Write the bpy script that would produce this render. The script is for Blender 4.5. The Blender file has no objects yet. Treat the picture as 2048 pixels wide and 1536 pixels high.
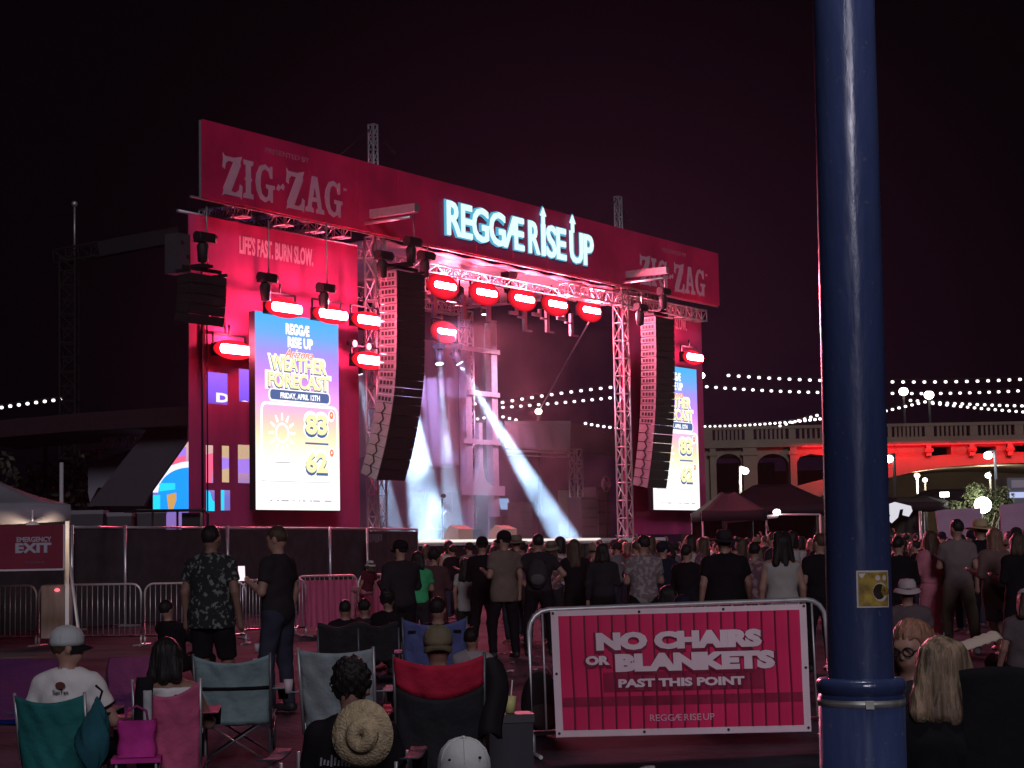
import bpy, bmesh, math, random
import numpy as np
from mathutils import Matrix, Vector
rad = math.radians
SC = bpy.context.scene
COL = SC.collection
random.seed(7)

# ---------------------------------------------------------------- camera
# The lens (in pixels of a 2048 px wide frame), eye height, pitch and roll were
# solved from the vanishing point of the stage front and the heads of the crowd.
FPX, HZ, ROLL, EYE = 3700.0, 1095.0, 0.018, 1.6
PITCH = math.atan((HZ - 768) / FPX)
_f = Vector((0, math.cos(PITCH), math.sin(PITCH)))
_r0, _u0 = Vector((1, 0, 0)), Vector((0, -math.sin(PITCH), math.cos(PITCH)))
_r = math.cos(ROLL) * _r0 - math.sin(ROLL) * _u0
_u = math.sin(ROLL) * _r0 + math.cos(ROLL) * _u0
CAMP = Vector((0, 0, EYE))
cd = bpy.data.cameras.new('camera')
cam = bpy.data.objects.new('camera', cd)
COL.objects.link(cam)
cd.sensor_width = 36
cd.lens = FPX / 2048 * 36
cd.clip_start, cd.clip_end = 0.1, 2000
cam.matrix_world = Matrix(((_r.x, _u.x, -_f.x, 0), (_r.y, _u.y, -_f.y, 0), (_r.z, _u.z, -_f.z, EYE), (0, 0, 0, 1)))
SC.camera = cam

# ---------------------------------------------------------------- light
SC.view_settings.view_transform = 'Standard'
SC.view_settings.look = 'None'
SC.view_settings.exposure = 0.0
SC.view_settings.gamma = 1.0
w = bpy.data.worlds.new('World')
SC.world = w
w.use_nodes = True
nt = w.node_tree
for n in list(nt.nodes):
    nt.nodes.remove(n)
# night sky: almost black overhead, a purple glow of lit haze low over the stage
out = nt.nodes.new('ShaderNodeOutputWorld')
bg = nt.nodes.new('ShaderNodeBackground')
geo = nt.nodes.new('ShaderNodeTexCoord')
dot = nt.nodes.new('ShaderNodeVectorMath'); dot.operation = 'DOT_PRODUCT'
_g = Vector((0.045, 1, 0.055)).normalized()
dot.inputs[1].default_value = _g
rmp = nt.nodes.new('ShaderNodeValToRGB')
cr = rmp.color_ramp
cr.elements[0].position = 0.0; cr.elements[0].color = (0.0012, 0.0008, 0.0016, 1)
cr.elements[1].position = 1.0; cr.elements[1].color = (0.0090, 0.0034, 0.0095, 1)
e = cr.elements.new(0.35); e.color = (0.0014, 0.0008, 0.0017, 1)
e = cr.elements.new(0.75); e.color = (0.0055, 0.0018, 0.0046, 1)
mr = nt.nodes.new('ShaderNodeMapRange')
mr.inputs[1].default_value = math.cos(rad(19)); mr.inputs[2].default_value = 1.0
nt.links.new(geo.outputs['Generated'], dot.inputs[0])
nt.links.new(dot.outputs['Value'], mr.inputs[0])
nt.links.new(mr.outputs[0], rmp.inputs[0])
nt.links.new(rmp.outputs[0], bg.inputs[0])
bg.inputs[1].default_value = 1.0
nt.links.new(bg.outputs[0], out.inputs[0])

sl = bpy.data.lights.new('sun', 'SUN')
sl.energy = 0.78
sl.color = (0.90, 0.85, 1.0)
sl.angle = rad(14)
sun = bpy.data.objects.new('sun', sl)
COL.objects.link(sun)
_d = Vector((-0.12, 1.0, -0.42)).normalized()      # the way the light travels: from behind the camera
sun.rotation_euler = _d.to_track_quat('-Z', 'Y').to_euler()

SC.render.engine = 'CYCLES'
cy = SC.cycles
cy.use_denoising = True
cy.max_bounces = 5
cy.diffuse_bounces = 2
cy.glossy_bounces = 2
cy.transmission_bounces = 3
cy.transparent_max_bounces = 8
cy.volume_bounces = 0
cy.sample_clamp_indirect = 3.0
cy.caustics_reflective = cy.caustics_refractive = False
cy.use_light_tree = True

# ---------------------------------------------------------------- geometry of the place
def ray(x, y):
    return _f * FPX + _r * (x - 1024) + _u * (768 - y)

def at(x, y, Y):
    """world point seen at photo pixel x, y and Y metres ahead"""
    d = ray(x, y)
    return CAMP + d * (Y / d.y)

def hz(x):
    return HZ - ROLL * (x - 1024)

def ground(x, Y):
    """point on the ground Y metres ahead in the direction of photo column x"""
    v = at(x, hz(x) + EYE * FPX / Y, Y)
    return Vector((v.x, Y, 0))

_d = ray(3520, 1050)
UD = Vector((_d.x, _d.y, 0)).normalized()            # along the stage front, to the right
WD = Vector((-UD.y, UD.x, 0))                        # into the stage
SROT = math.atan2(UD.y, UD.x)
SO = at(508, 1020, 50); SO.z = 0

def S(u, w_=0.0, z=0.0):
    return SO + UD * u + WD * w_ + Vector((0, 0, z))

def su(x, y, w_):
    """(u, z) on the plane w of the stage seen at photo pixel x, y"""
    d = ray(x, y)
    t = (SO + WD * w_ - CAMP).dot(WD) / d.dot(WD)
    P = CAMP + d * t - SO
    return P.dot(UD), P.z

# ---------------------------------------------------------------- materials
MATS = {}
def M(name, col, rough=0.65, metal=0.0, em=None, es=0.0, var=0.0, vscale=6.0, bump=0.0, bscale=40.0, stretch=None, spec=0.22, trans=0.0):
    if name in MATS:
        return MATS[name]
    m = bpy.data.materials.new(name)
    m.use_nodes = True
    t = m.node_tree
    b = t.nodes['Principled BSDF']
    b.inputs['Base Color'].default_value = (*col, 1)
    b.inputs['Roughness'].default_value = rough
    b.inputs['Metallic'].default_value = metal
    b.inputs['Specular IOR Level'].default_value = spec
    if em is not None:
        b.inputs['Emission Color'].default_value = (*em, 1)
        b.inputs['Emission Strength'].default_value = es
    if var or bump:
        tc = t.nodes.new('ShaderNodeTexCoord')
        mp = t.nodes.new('ShaderNodeMapping')
        if stretch:
            mp.inputs['Scale'].default_value = stretch
        t.links.new(tc.outputs['Object'], mp.inputs['Vector'])
    if var:
        nz = t.nodes.new('ShaderNodeTexNoise')
        nz.inputs['Scale'].default_value = vscale
        nz.inputs['Detail'].default_value = 5
        t.links.new(mp.outputs[0], nz.inputs['Vector'])
        mx = t.nodes.new('ShaderNodeValToRGB')
        lo = tuple(max(0, c * (1 - var)) for c in col); hi = tuple(min(1, c * (1 + var)) for c in col)
        mx.color_ramp.elements[0].position = 0.3; mx.color_ramp.elements[0].color = (*lo, 1)
        mx.color_ramp.elements[1].position = 0.7; mx.color_ramp.elements[1].color = (*hi, 1)
        t.links.new(nz.outputs['Fac'], mx.inputs[0])
        t.links.new(mx.outputs[0], b.inputs['Base Color'])
    if bump:
        n2 = t.nodes.new('ShaderNodeTexNoise')
        n2.inputs['Scale'].default_value = bscale
        n2.inputs['Detail'].default_value = 4
        t.links.new(mp.outputs[0], n2.inputs['Vector'])
        bp = t.nodes.new('ShaderNodeBump')
        bp.inputs['Strength'].default_value = min(1, bump)
        bp.inputs['Distance'].default_value = 0.03
        t.links.new(n2.outputs['Fac'], bp.inputs['Height'])
        t.links.new(bp.outputs[0], b.inputs['Normal'])
    MATS[name] = m
    return m

def EM(name, col, s):
    """something that gives off light"""
    return M(name, (0.02, 0.02, 0.02), 0.5, em=col, es=s)

# ---------------------------------------------------------------- mesh building
def curve_mesh(polys, thick=0.0):
    """filled 2-D outlines (holes by even-odd) in the x/y plane -> verts, faces"""
    c = bpy.data.curves.new('tmp', 'CURVE')
    c.dimensions = '2D'
    c.fill_mode = 'BOTH'
    c.extrude = thick / 2
    for p in polys:
        s = c.splines.new('POLY')
        s.points.add(len(p) - 1)
        for q, (x, y) in zip(s.points, p):
            q.co = (x, y, 0, 1)
        s.use_cyclic_u = True
    return _eval(c)

def _eval(data):
    o = bpy.data.objects.new('tmp', data)
    COL.objects.link(o)
    dg = bpy.context.evaluated_depsgraph_get()
    dg.update()
    me = bpy.data.meshes.new_from_object(o.evaluated_get(dg))
    v = [tuple(x.co) for x in me.vertices]
    f = [tuple(p.vertices) for p in me.polygons]
    bpy.data.objects.remove(o)
    bpy.data.meshes.remove(me)
    if isinstance(data, bpy.types.Curve):
        bpy.data.curves.remove(data)
    return v, f

def text_mesh(s, bold=0.0, thick=0.02, shear=0.0, space=1.0, height=1.0, width=None, align='LEFT'):
    """lettering, cap height = height, scaled to width if given; origin at its left (or centre) baseline"""
    c = bpy.data.curves.new('tmp', 'FONT')
    c.body = s
    c.size = 1.0
    c.offset = bold
    c.extrude = 0.02
    c.shear = shear
    c.space_character = space
    c.resolution_u = 3
    v, f = _eval(c)
    xs = [p[0] for p in v]; ys = [p[1] for p in v]
    x0, x1 = min(xs), max(xs)
    y0, y1 = min(ys), max(ys)
    base, top = (0 - max(bold, 0), 0.73 + max(bold, 0))
    if not any(ch.isupper() or ch.isdigit() for ch in s):
        base, top = y0, y1
    ky = height / (top - base)
    kx = (width / (x1 - x0)) if width else ky
    ox = x0 if align == 'LEFT' else (x0 + x1) / 2
    return [((p[0] - ox) * kx, (p[1] - base) * ky, p[2] / 0.04 * thick) for p in v], f

class MB:
    def __init__(self):
        self.v, self.f, self.m = [], [], []
        self.smooth = []
    def add(self, v, f, mi=0, mat=None, smooth=False):
        n = len(self.v)
        if mat is not None:
            v = [tuple(mat @ Vector(p)) for p in v]
        self.v += [tuple(p) for p in v]
        self.f += [tuple(i + n for i in q) for q in f]
        self.m += [mi] * len(f)
        self.smooth += [smooth] * len(f)
        return self
    def box(self, c, s, mi=0, rot=None):
        x, y, z = s[0] / 2, s[1] / 2, s[2] / 2
        v = [(-x, -y, -z), (x, -y, -z), (x, y, -z), (-x, y, -z), (-x, -y, z), (x, -y, z), (x, y, z), (-x, y, z)]
        f = [(3, 2, 1, 0), (4, 5, 6, 7), (0, 1, 5, 4), (1, 2, 6, 5), (2, 3, 7, 6), (3, 0, 4, 7)]
        mt = Matrix.Translation(c)
        if rot is not None:
            mt = mt @ rot.to_4x4()
        return self.add(v, f, mi, mt)
    def box2(self, a, b, mi=0):
        return self.box([(a[i] + b[i]) / 2 for i in range(3)], [abs(b[i] - a[i]) for i in range(3)], mi)
    def bar(self, p, q, w_, h=None, mi=0):
        p, q = Vector(p), Vector(q)
        d = q - p
        if d.length < 1e-6:
            return self
        return self.box((p + q) / 2, (h or w_, w_, d.length), mi, d.to_track_quat('Z', 'Y').to_matrix())
    def tube(self, p, q, r, r2=None, n=8, mi=0, caps=True):
        p, q = Vector(p), Vector(q)
        r2 = r if r2 is None else r2
        d = q - p
        if d.length < 1e-6:
            return self
        R = d.to_track_quat('Z', 'Y').to_matrix()
        v = []
        for c, rr in ((p, r), (q, r2)):
            for i in range(n):
                a = 2 * math.pi * i / n
                v.append(c + R @ Vector((rr * math.cos(a), rr * math.sin(a), 0)))
        f = [(i, (i + 1) % n, n + (i + 1) % n, n + i) for i in range(n)]
        self.add(v, f, mi, smooth=True)
        if caps:
            n0 = len(self.v) - 2 * n
            self.f += [tuple(n0 + i for i in reversed(range(n))), tuple(n0 + n + i for i in range(n))]
            self.m += [mi, mi]; self.smooth += [False, False]
        return self
    def path(self, pts, r, n=6, mi=0, closed=False):
        pts = [Vector(p) for p in pts]
        k = len(pts)
        v = []
        for i, p in enumerate(pts):
            a = pts[(i - 1) % k] if (closed or i > 0) else p
            b = pts[(i + 1) % k] if (closed or i < k - 1) else p
            d = (b - a).normalized()
            s = d.cross(Vector((0, 0, 1)))
            if s.length < 1e-3:
                s = d.cross(Vector((0, 1, 0)))
            s.normalize()
            t = s.cross(d)
            for j in range(n):
                an = 2 * math.pi * j / n
                v.append(p + s * (r * math.cos(an)) + t * (r * math.sin(an)))
        f = []
        for i in range(k if closed else k - 1):
            i2 = (i + 1) % k
            for j in range(n):
                j2 = (j + 1) % n
                f.append((i * n + j, i2 * n + j, i2 * n + j2, i * n + j2))
        self.add(v, f, mi, smooth=True)
        if not closed:
            n0 = len(self.v) - k * n
            self.f += [tuple(n0 + j for j in range(n)), tuple(n0 + (k - 1) * n + j for j in reversed(range(n)))]
            self.m += [mi, mi]; self.smooth += [False, False]
        return self
    def ell(self, c, r, nu=14, nv=9, mi=0, rot=None):
        v, f = [], []
        for i in range(nv + 1):
            th = math.pi * i / nv
            for j in range(nu):
                ph = 2 * math.pi * j / nu
                v.append((r[0] * math.sin(th) * math.cos(ph), r[1] * math.sin(th) * math.sin(ph), r[2] * math.cos(th)))
        for i in range(nv):
            for j in range(nu):
                a, b = i * nu + j, i * nu + (j + 1) % nu
                if i == 0:
                    f.append((a, a + nu, b + nu))
                elif i == nv - 1:
                    f.append((a, a + nu, b))
                else:
                    f.append((a, a + nu, b + nu, b))
        mt = Matrix.Translation(c)
        if rot is not None:
            mt = mt @ rot.to_4x4()
        return self.add(v, f, mi, mt, smooth=True)
    def lathe(self, prof, n=24, c=(0, 0, 0), mi=0):
        v, f = [], []
        for r, z in prof:
            for i in range(n):
                a = 2 * math.pi * i / n
                v.append((c[0] + r * math.cos(a), c[1] + r * math.sin(a), c[2] + z))
        for i in range(len(prof) - 1):
            for j in range(n):
                j2 = (j + 1) % n
                f.append((i * n + j, i * n + j2, (i + 1) * n + j2, (i + 1) * n + j))
        return self.add(v, f, mi, smooth=True)
    def grid(self, fn, nu, nv, mi=0, thick=0.0, smooth=True):
        v = [fn(i / nu, j / nv) for j in range(nv + 1) for i in range(nu + 1)]
        f = [(j * (nu + 1) + i, j * (nu + 1) + i + 1, (j + 1) * (nu + 1) + i + 1, (j + 1) * (nu + 1) + i) for j in range(nv) for i in range(nu)]
        return self.add(v, f, mi, smooth=smooth)
    def plate(self, polys, thick, mi=0, mat=None):
        v, f = curve_mesh(polys, thick)
        return self.add(v, f, mi, mat)
    def text(self, s, mat, mi=0, **k):
        v, f = text_mesh(s, **k)
        return self.add(v, f, mi, mat)
    def build(self, name, mats, parent=None, loc=None, rotz=None, solid=0.0):
        me = bpy.data.meshes.new(name)
        me.from_pydata(self.v, [], self.f)
        if not isinstance(mats, (list, tuple)):
            mats = [mats]
        for x in mats:
            me.materials.append(x)
        me.polygons.foreach_set('material_index', self.m)
        me.polygons.foreach_set('use_smooth', self.smooth)
        me.update()
        o = bpy.data.objects.new(name, me)
        COL.objects.link(o)
        if parent is not None:
            o.parent = parent
        if loc is not None:
            o.location = loc
        if rotz is not None:
            o.rotation_euler = (0, 0, rotz)
        if solid:
            md = o.modifiers.new('solid', 'SOLIDIFY')
            md.thickness = solid
            md.offset = 0
        return o

def tag(o, label, cat, group=None, kind=None):
    o['label'] = label
    o['category'] = cat
    if group:
        o['group'] = group
    if kind:
        o['kind'] = kind
    return o

def thing(name, label, cat, loc=(0, 0, 0), rotz=0.0, group=None):
    o = bpy.data.objects.new(name, None)
    o.empty_display_size = 0.2
    COL.objects.link(o)
    o.location = loc
    o.rotation_euler = (0, 0, rotz)
    return tag(o, label, cat, group)

def sthing(name, label, cat, u=0.0, w_=0.0, z=0.0, group=None):
    """a thing in stage axes: local x along the stage front, y into the stage"""
    return thing(name, label, cat, S(u, w_, z), SROT, group)

def dup(root, loc=None, rotz=None, label=None, group=None):
    r = root.copy(); COL.objects.link(r)
    if loc is not None:
        r.location = loc
    if rotz is not None:
        r.rotation_euler = (0, 0, rotz)
    if label:
        r['label'] = label
    if group:
        r['group'] = group
    for ch in root.children:
        c = ch.copy(); COL.objects.link(c); c.parent = r
        for g in ch.children:
            d = g.copy(); COL.objects.link(d); d.parent = c
    return r

# local x/y text plane -> upright, facing local -y, at (x, y, z)
def UP(x, y, z, rot=0.0):
    return Matrix.Translation((x, y, z)) @ Matrix.Rotation(rot, 4, 'Y') @ Matrix.Rotation(rad(90), 4, 'X')

def rrect(x0, y0, x1, y1, r, n=5):
    p = []
    for cx, cy_, a0 in ((x1 - r, y1 - r, 0), (x0 + r, y1 - r, 90), (x0 + r, y0 + r, 180), (x1 - r, y0 + r, 270)):
        for i in range(n + 1):
            a = rad(a0 + 90 * i / n)
            p.append((cx + r * math.cos(a), cy_ + r * math.sin(a)))
    return p

def rect(x0, y0, x1, y1):
    return [(x0, y0), (x1, y0), (x1, y1), (x0, y1)]

def truss(mb, p, q, w_, r=0.03, n=None, mi=0, rd=None):
    """square lattice truss between p and q"""
    p, q = Vector(p), Vector(q)
    d = q - p
    L = d.length
    R = d.to_track_quat('Z', 'Y').to_matrix()
    n = n or max(2, int(L / w_))
    c = [R @ Vector((a * w_ / 2, b * w_ / 2, 0)) for a, b in ((-1, -1), (1, -1), (1, 1), (-1, 1))]
    for k in c:
        mb.tube(p + k, q + k, r, n=6, mi=mi)
    rd = rd or r * 0.6
    for i in range(n + 1):
        a = p + d * (i / n)
        for j in range(4):
            mb.tube(a + c[j], a + c[(j + 1) % 4], rd, n=5, mi=mi, caps=False)
            if i < n:
                b = p + d * ((i + 1) / n)
                j1, j2 = (j, (j + 1) % 4) if i % 2 == 0 else ((j + 1) % 4, j)
                mb.tube(a + c[j1], b + c[j2], rd, n=5, mi=mi, caps=False)
    return mb
# ================================================================ the ground
gm = M('asphalt', (0.046, 0.043, 0.056), 0.9, var=0.65, vscale=0.9, bump=0.8, bscale=9, spec=0.02)
g = MB()
g.grid(lambda a, b: (-400 + 800 * a, -30 + 730 * b, 0), 8, 8, smooth=False)
o = g.build('ground', gm); o['kind'] = 'structure'

# materials shared by the stage
black = M('black_metal', (0.02, 0.02, 0.022), 0.5, 0.3)
blackp = M('black_plastic', (0.018, 0.018, 0.02), 0.55, bump=0.2, bscale=60)
alu = M('aluminium', (0.62, 0.62, 0.64), 0.38, 0.75, var=0.12, vscale=8)
steel = M('galvanised_steel', (0.42, 0.42, 0.44), 0.42, 0.7, var=0.2, vscale=12)
redv = M('red_banner_vinyl', (0.58, 0.020, 0.095), 0.55, var=0.22, vscale=0.7, bump=0.9, bscale=1.0)
redm = M('red_scrim_mesh', (0.45, 0.050, 0.17), 0.75, var=0.28, vscale=0.9, bump=1.0, bscale=1.6, stretch=(1, 1, 0.35))
paleprint = M('pale_print', (0.68, 0.36, 0.46), 0.6, var=0.08, vscale=3)
dimprint = M('dim_print', (0.46, 0.16, 0.24), 0.6)
vinyl = M('white_roof_vinyl', (0.46, 0.43, 0.45), 0.5, var=0.1, vscale=0.6, bump=0.3, bscale=1.0)
RED = (1.0, 0.045, 0.095)

# ================================================================ the stage
st = sthing('concert_stage', 'large festival stage with roof, lattice towers and lit black deck', 'stage')
DZ = 1.86
b = MB(); b.box2((5.2, 0.0, DZ - 0.16), (22.6, 1.6, DZ)); b.box2((7.2, 1.602, DZ - 0.16), (22.6, 9.2, DZ))
b.box2((5.3, 0.06, 0.0), (22.5, 0.10, DZ - 0.17), 1)
for k in range(9):
    b.box2((5.0 + 2 * k, 0.03, 0.1), (5.04 + 2 * k, 0.058, DZ - 0.17), 1)
b.build('deck', [M('deck_boards', (0.55, 0.54, 0.54), 0.45, var=0.25, vscale=2, stretch=(1, 4, 1)), blackp], st)
b = MB(); b.box2((5.2, -0.03, DZ - 0.10), (22.6, -0.004, DZ + 0.012))
b.build('deck_edge', M('deck_edge_white', (0.75, 0.74, 0.72), 0.4), st)
b = MB(); b.box2((7.3, -0.055, DZ - 0.06), (17.9, -0.031, DZ + 0.02)); b.build('edge_shine', EM('edge_glow', (1.0, 0.90, 0.84), 1.0), st)  # added glow strip, painting the bright light on the deck edge
# roof: ridged white vinyl, underside seen from below
b = MB()
def rf(a, c):
    u = 6.2 + 15.6 * a + (1 - a) * 1.2 * c
    return (u, 0.5 + 8.6 * c, 10.97 + 0.25 * c + 0.035 * math.sin(a * 60) + 0.03 * math.sin(c * 22))
b.grid(rf, 60, 12)
b.build('roof_canopy', vinyl, st, solid=0.03)
for w_, ua_, zz_, ww_ in ((1.15, 1.2, 10.55, 0.26), (7.6, 8.4, 10.8, 0.4)):
    b = MB(); truss(b, (ua_, w_, zz_), (20.3, w_, zz_), ww_, 0.028, 44); b.build('roof_truss', alu, st)
for u in (0.4, 2.2, 3.6, 4.8, 20.5, 23.4):
    b = MB(); truss(b, (u, 0.55, 11.05), (u, (2.2 if u < 1 else 3.4) if u < 5 or u > 22 else (5.0 if u < 9 else 8.9), 11.05), 0.34, 0.028, 18 if u > 5 else 8); b.build('roof_purlin', alu, st)
# four lattice towers; the front two rise above the banner
tw = []
for u, w_, zt in ((5.95, 0.45, 14.45), (20.5, 0.45, 14.4), (8.6, 8.6, 11.0), (22.2, 8.6, 11.2)):
    zl_ = min(zt, 11.0)
    b = MB(); truss(b, (u, w_, 0.0), (u, w_, zl_), 0.40, 0.036, int(zl_ / 0.62), rd=0.024)
    if zt > 12: truss(b, (u, w_, zl_), (u, w_, zt), 0.20, 0.026, 9, rd=0.016)
    b.box((u, w_, 0.04), (1.0, 1.0, 0.08))
    t = b.build('tower', alu, st); tw.append((t, u, w_, zt))
for t, u, w_, zt in tw[:2]:
    b = MB()
    for s in (-1, 1):
        b.tube((u, w_, zt - 0.05), (u + 1.55 * s, w_ + 0.4, zt - 1.0 + 0.4 * s), 0.018, n=5)
        b.ell((u + 1.45 * s, w_ + 0.37, zt - 0.95 + 0.4 * s), (0.12, 0.08, 0.06), 8, 5)
    b.build('stay_cable', black, t)
# upstage wall: black below, pale wrinkled drape above
b = MB(); b.box2((8.5, 9.0, DZ), (22.0, 9.06, 6.0)); b.build('back_wall', M('black_drape', (0.025, 0.024, 0.028), 0.9, bump=0.6, bscale=3), st)
def dr(a, c):
    u = 11.9 + 9.25 * a
    z = 4.95 + 4.65 * c - 0.25 * math.sin(a * 9) * (1 - c)
    return (u, 8.25 + 0.10 * math.sin(a * 40 + 3 * c) * (1 - c * 0.6) + 0.06 * math.sin(a * 93 + 5 * c), z)
b = MB(); b.grid(dr, 120, 20)
b.build('back_drape', M('grey_silk_drape', (0.42, 0.40, 0.46), 0.5, bump=0.7, bscale=1.3, stretch=(1, 1, 0.4)), st, solid=0.02)

# upstage mast with cross bars and an A-shaped foot
mast = sthing('mast_tower', 'tall grey ladder-like mast with cross bars and A-shaped foot at back of stage', 'mast', 0, 7.9)
gsteel = M('painted_grey_steel', (0.40, 0.37, 0.42), 0.5, 0.2, var=0.15, vscale=6)
def m8(x, y):
    return su(x, y, 7.9)
for xa, ya, xb, yb in ((930, 702, 931, 1050), (981, 646, 982, 1050)):
    (ua, za), (ub, zb) = m8(xa, ya), m8(xb, yb)
    b = MB(); b.box2((ua - 0.2, -0.15, DZ), (ua + 0.2, 0.15, za)); b.build('post', gsteel, mast)
for x0, x1, y in ((858, 990, 688), (928, 990, 785), (918, 992, 882), (914, 1000, 980)):
    u0, z0 = m8(x0, y); u1, _ = m8(x1, y)
    b = MB(); b.box2((u0, -0.24, z0 - 0.09 - 0.1 * (y > 900)), (u1, -0.155, z0 + 0.09 + 0.1 * (y > 900))); b.build('cross_bar', gsteel, mast)
uc, zc = m8(957, 846); _, zf = m8(957, 974)
b = MB(); b.box2((uc - 0.12, -0.1, zf + 0.7), (uc + 0.12, 0.1, zc)); b.build('centre_post', gsteel, mast)
b = MB()
b.plate([[(-0.85, 0), (0.85, 0), (0.32, 0.22), (0.14, 0.75), (-0.14, 0.75), (-0.32, 0.22)]], 0.2, mat=UP(uc, 0, zf + 0.02))
b.build('foot', gsteel, mast)

# ---------------------------------------------------------------- header banner
hb = sthing('header_banner', 'long red printed banner across the whole top of the stage', 'banner', 0, 0)
edges = [-1.95, 0.18, 2.42, 4.6, 6.6, 8.6, 10.7, 12.8, 14.9, 17.0, 19.0, 21.1, 23.3, 25.45, 27.5]
for i in range(14):
    b = MB(); b.box2((edges[i] + 0.012, 0.0, 11.0), (edges[i + 1] - 0.012, 0.06, 13.1))
    b.build('panel', redv, hb)
b = MB(); b.box2((-2.3, 0.07, 10.95), (27.5, 0.13, 11.0)); b.box2((-1.95, 0.07, 13.05), (27.5, 0.13, 13.09))
for e_ in (-1.95, 27.44):
    b.box2((e_, 0.07, 11.0), (e_ + 0.06, 0.13, 13.05))
b.build('frame', alu, hb)
ZZ = {
 'Z': ([[(.02,1.0),(.12,.93),(.55,.93),(.95,1.0),(.86,.86),(.88,.78),(.42,.14),(.62,.12),(.80,.20),(.84,.34),(.96,.30),(.92,.0),(.84,.04),(.10,.04),(0,.0),(.06,.12),(.04,.18),(.52,.82),(.30,.83),(.16,.76),(.12,.62),(0,.66),(.04,.84)]], 1.0),
 'I': ([[(0,1),(.5,1),(.47,.88),(.37,.86),(.37,.56),(.44,.5),(.37,.44),(.37,.14),(.47,.12),(.5,0),(0,0),(.03,.12),(.13,.14),(.13,.44),(.06,.5),(.13,.56),(.13,.86),(.03,.88)]], 0.58),
 'G': ([[(.86,.98),(.86,.66),(.75,.66),(.68,.82),(.5,.88),(.34,.8),(.27,.62),(.27,.38),(.34,.2),(.5,.12),(.62,.16),(.66,.24),(.66,.36),(.54,.38),(.54,.48),(.98,.48),(.98,.38),(.88,.36),(.88,.02),(.78,.02),(.72,.08),(.5,-.01),(.24,.06),(.07,.28),(.02,.5),(.07,.72),(.24,.94),(.5,1.01),(.72,.92),(.77,.98)]], 1.06),
 'A': ([[(.36,1),(.64,1),(.87,.14),(.99,.12),(1,0),(.58,0),(.6,.12),(.68,.14),(.64,.3),(.36,.3),(.32,.14),(.42,.12),(.44,0),(0,0),(.02,.12),(.12,.14)], [(.40,.42),(.60,.42),(.51,.74)]], 1.02),
 '-': ([[(0,.42),(.1,.56),(.2,.5),(.34,.6),(.42,.52),(.36,.42),(.22,.46),(.12,.38)]], 0.5),
}
def zigzag(x0, x1, z0, h, sag):
    seq = 'ZIG-ZAG'
    tot = sum(ZZ[c][1] for c in seq)
    k = (x1 - x0) / tot
    mb, x = MB(), x0
    for i, c in enumerate(seq):
        polys, adv = ZZ[c]
        hh = h * (1.12 if c == 'Z' else 1.0)
        zz = z0 - (0.06 * h if c == 'Z' else 0)
        mb.plate([[(x + px * k, zz + pz * hh) for px, pz in p] for p in polys], 0.012, mat=UP(0, -0.012, 0))
        x += adv * k
    mb.text('TM', UP(x1 - 0.02, -0.012, z0 + h * 0.8), height=0.08, thick=0.01)
    return mb
for x0, x1, m_ in ((-1.2, 3.95, paleprint), (21.2, 26.35, paleprint)):
    zigzag(x0, x1, 11.22, 1.05, 0).build('lettering', m_, hb)
    b = MB(); b.text('PRESENTED BY', UP(x0 + 1.75, -0.012, 12.62), height=0.15, width=1.85, thick=0.01)
    b.build('lettering', dimprint, hb)

# lit letters on the banner
sign = sthing('illuminated_sign', 'glowing white and blue letters fixed to middle of red header banner', 'sign', 0, -0.08)
lit = EM('sign_white_light', (0.70, 0.94, 1.0), 1.15)
glow = EM('sign_blue_light', (0.07, 0.42, 0.62), 1.0)
_fx = lambda x: (su(x, 450, 0.0)[0] - su(885, 450, 0.0)[0]) / (su(1181, 450, 0.0)[0] - su(885, 450, 0.0)[0])
SPANS = [(c_, _fx(a_), _fx(b_)) for c_, a_, b_ in (('REGG', 885, 1003), ('Æ', 1000, 1041), ('R', 1051, 1073), ('I', 1077, 1084), ('SE', 1087, 1126), ('UP', 1134, 1181))]
def arrowed(mb, mat, bold, x0, x1, z0, h, rise, mi=0):
    """the festival wordmark with arrows growing from the I of RISE and the left stem of UP"""
    W = x1 - x0
    spans = SPANS
    for s, a, c in spans:
        mb.text(s, mat @ Matrix.Translation((x0 + W * a, z0, 0)), mi, bold=bold, height=h, width=W * (c - a), thick=0.05, space=0.92)
    for cx, base in (((SPANS[3][1] + SPANS[3][2]) / 2, 0.9), (SPANS[5][1] + 0.022, 0.9)):
        X = x0 + W * cx
        a = h * 0.15
        mb.plate([[(X - a * 0.45, z0 + h * base), (X + a * 0.45, z0 + h * base), (X + a * 0.45, z0 + h * 1.17), (X + a, z0 + h * 1.17), (X, z0 + h * 1.42), (X - a, z0 + h * 1.17), (X - a * 0.45, z0 + h * 1.17)]], 0.05, mi, mat)
b = MB(); arrowed(b, UP(0, -0.03, 0), 0.016, 8.95, 17.75, 11.42, 1.16, 0); b.build('letter_face', lit, sign)
b = MB(); arrowed(b, UP(0, 0.01, 0), 0.050, 8.88, 17.82, 11.39, 1.22, 0); b.build('letter_halo', glow, sign)

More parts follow.
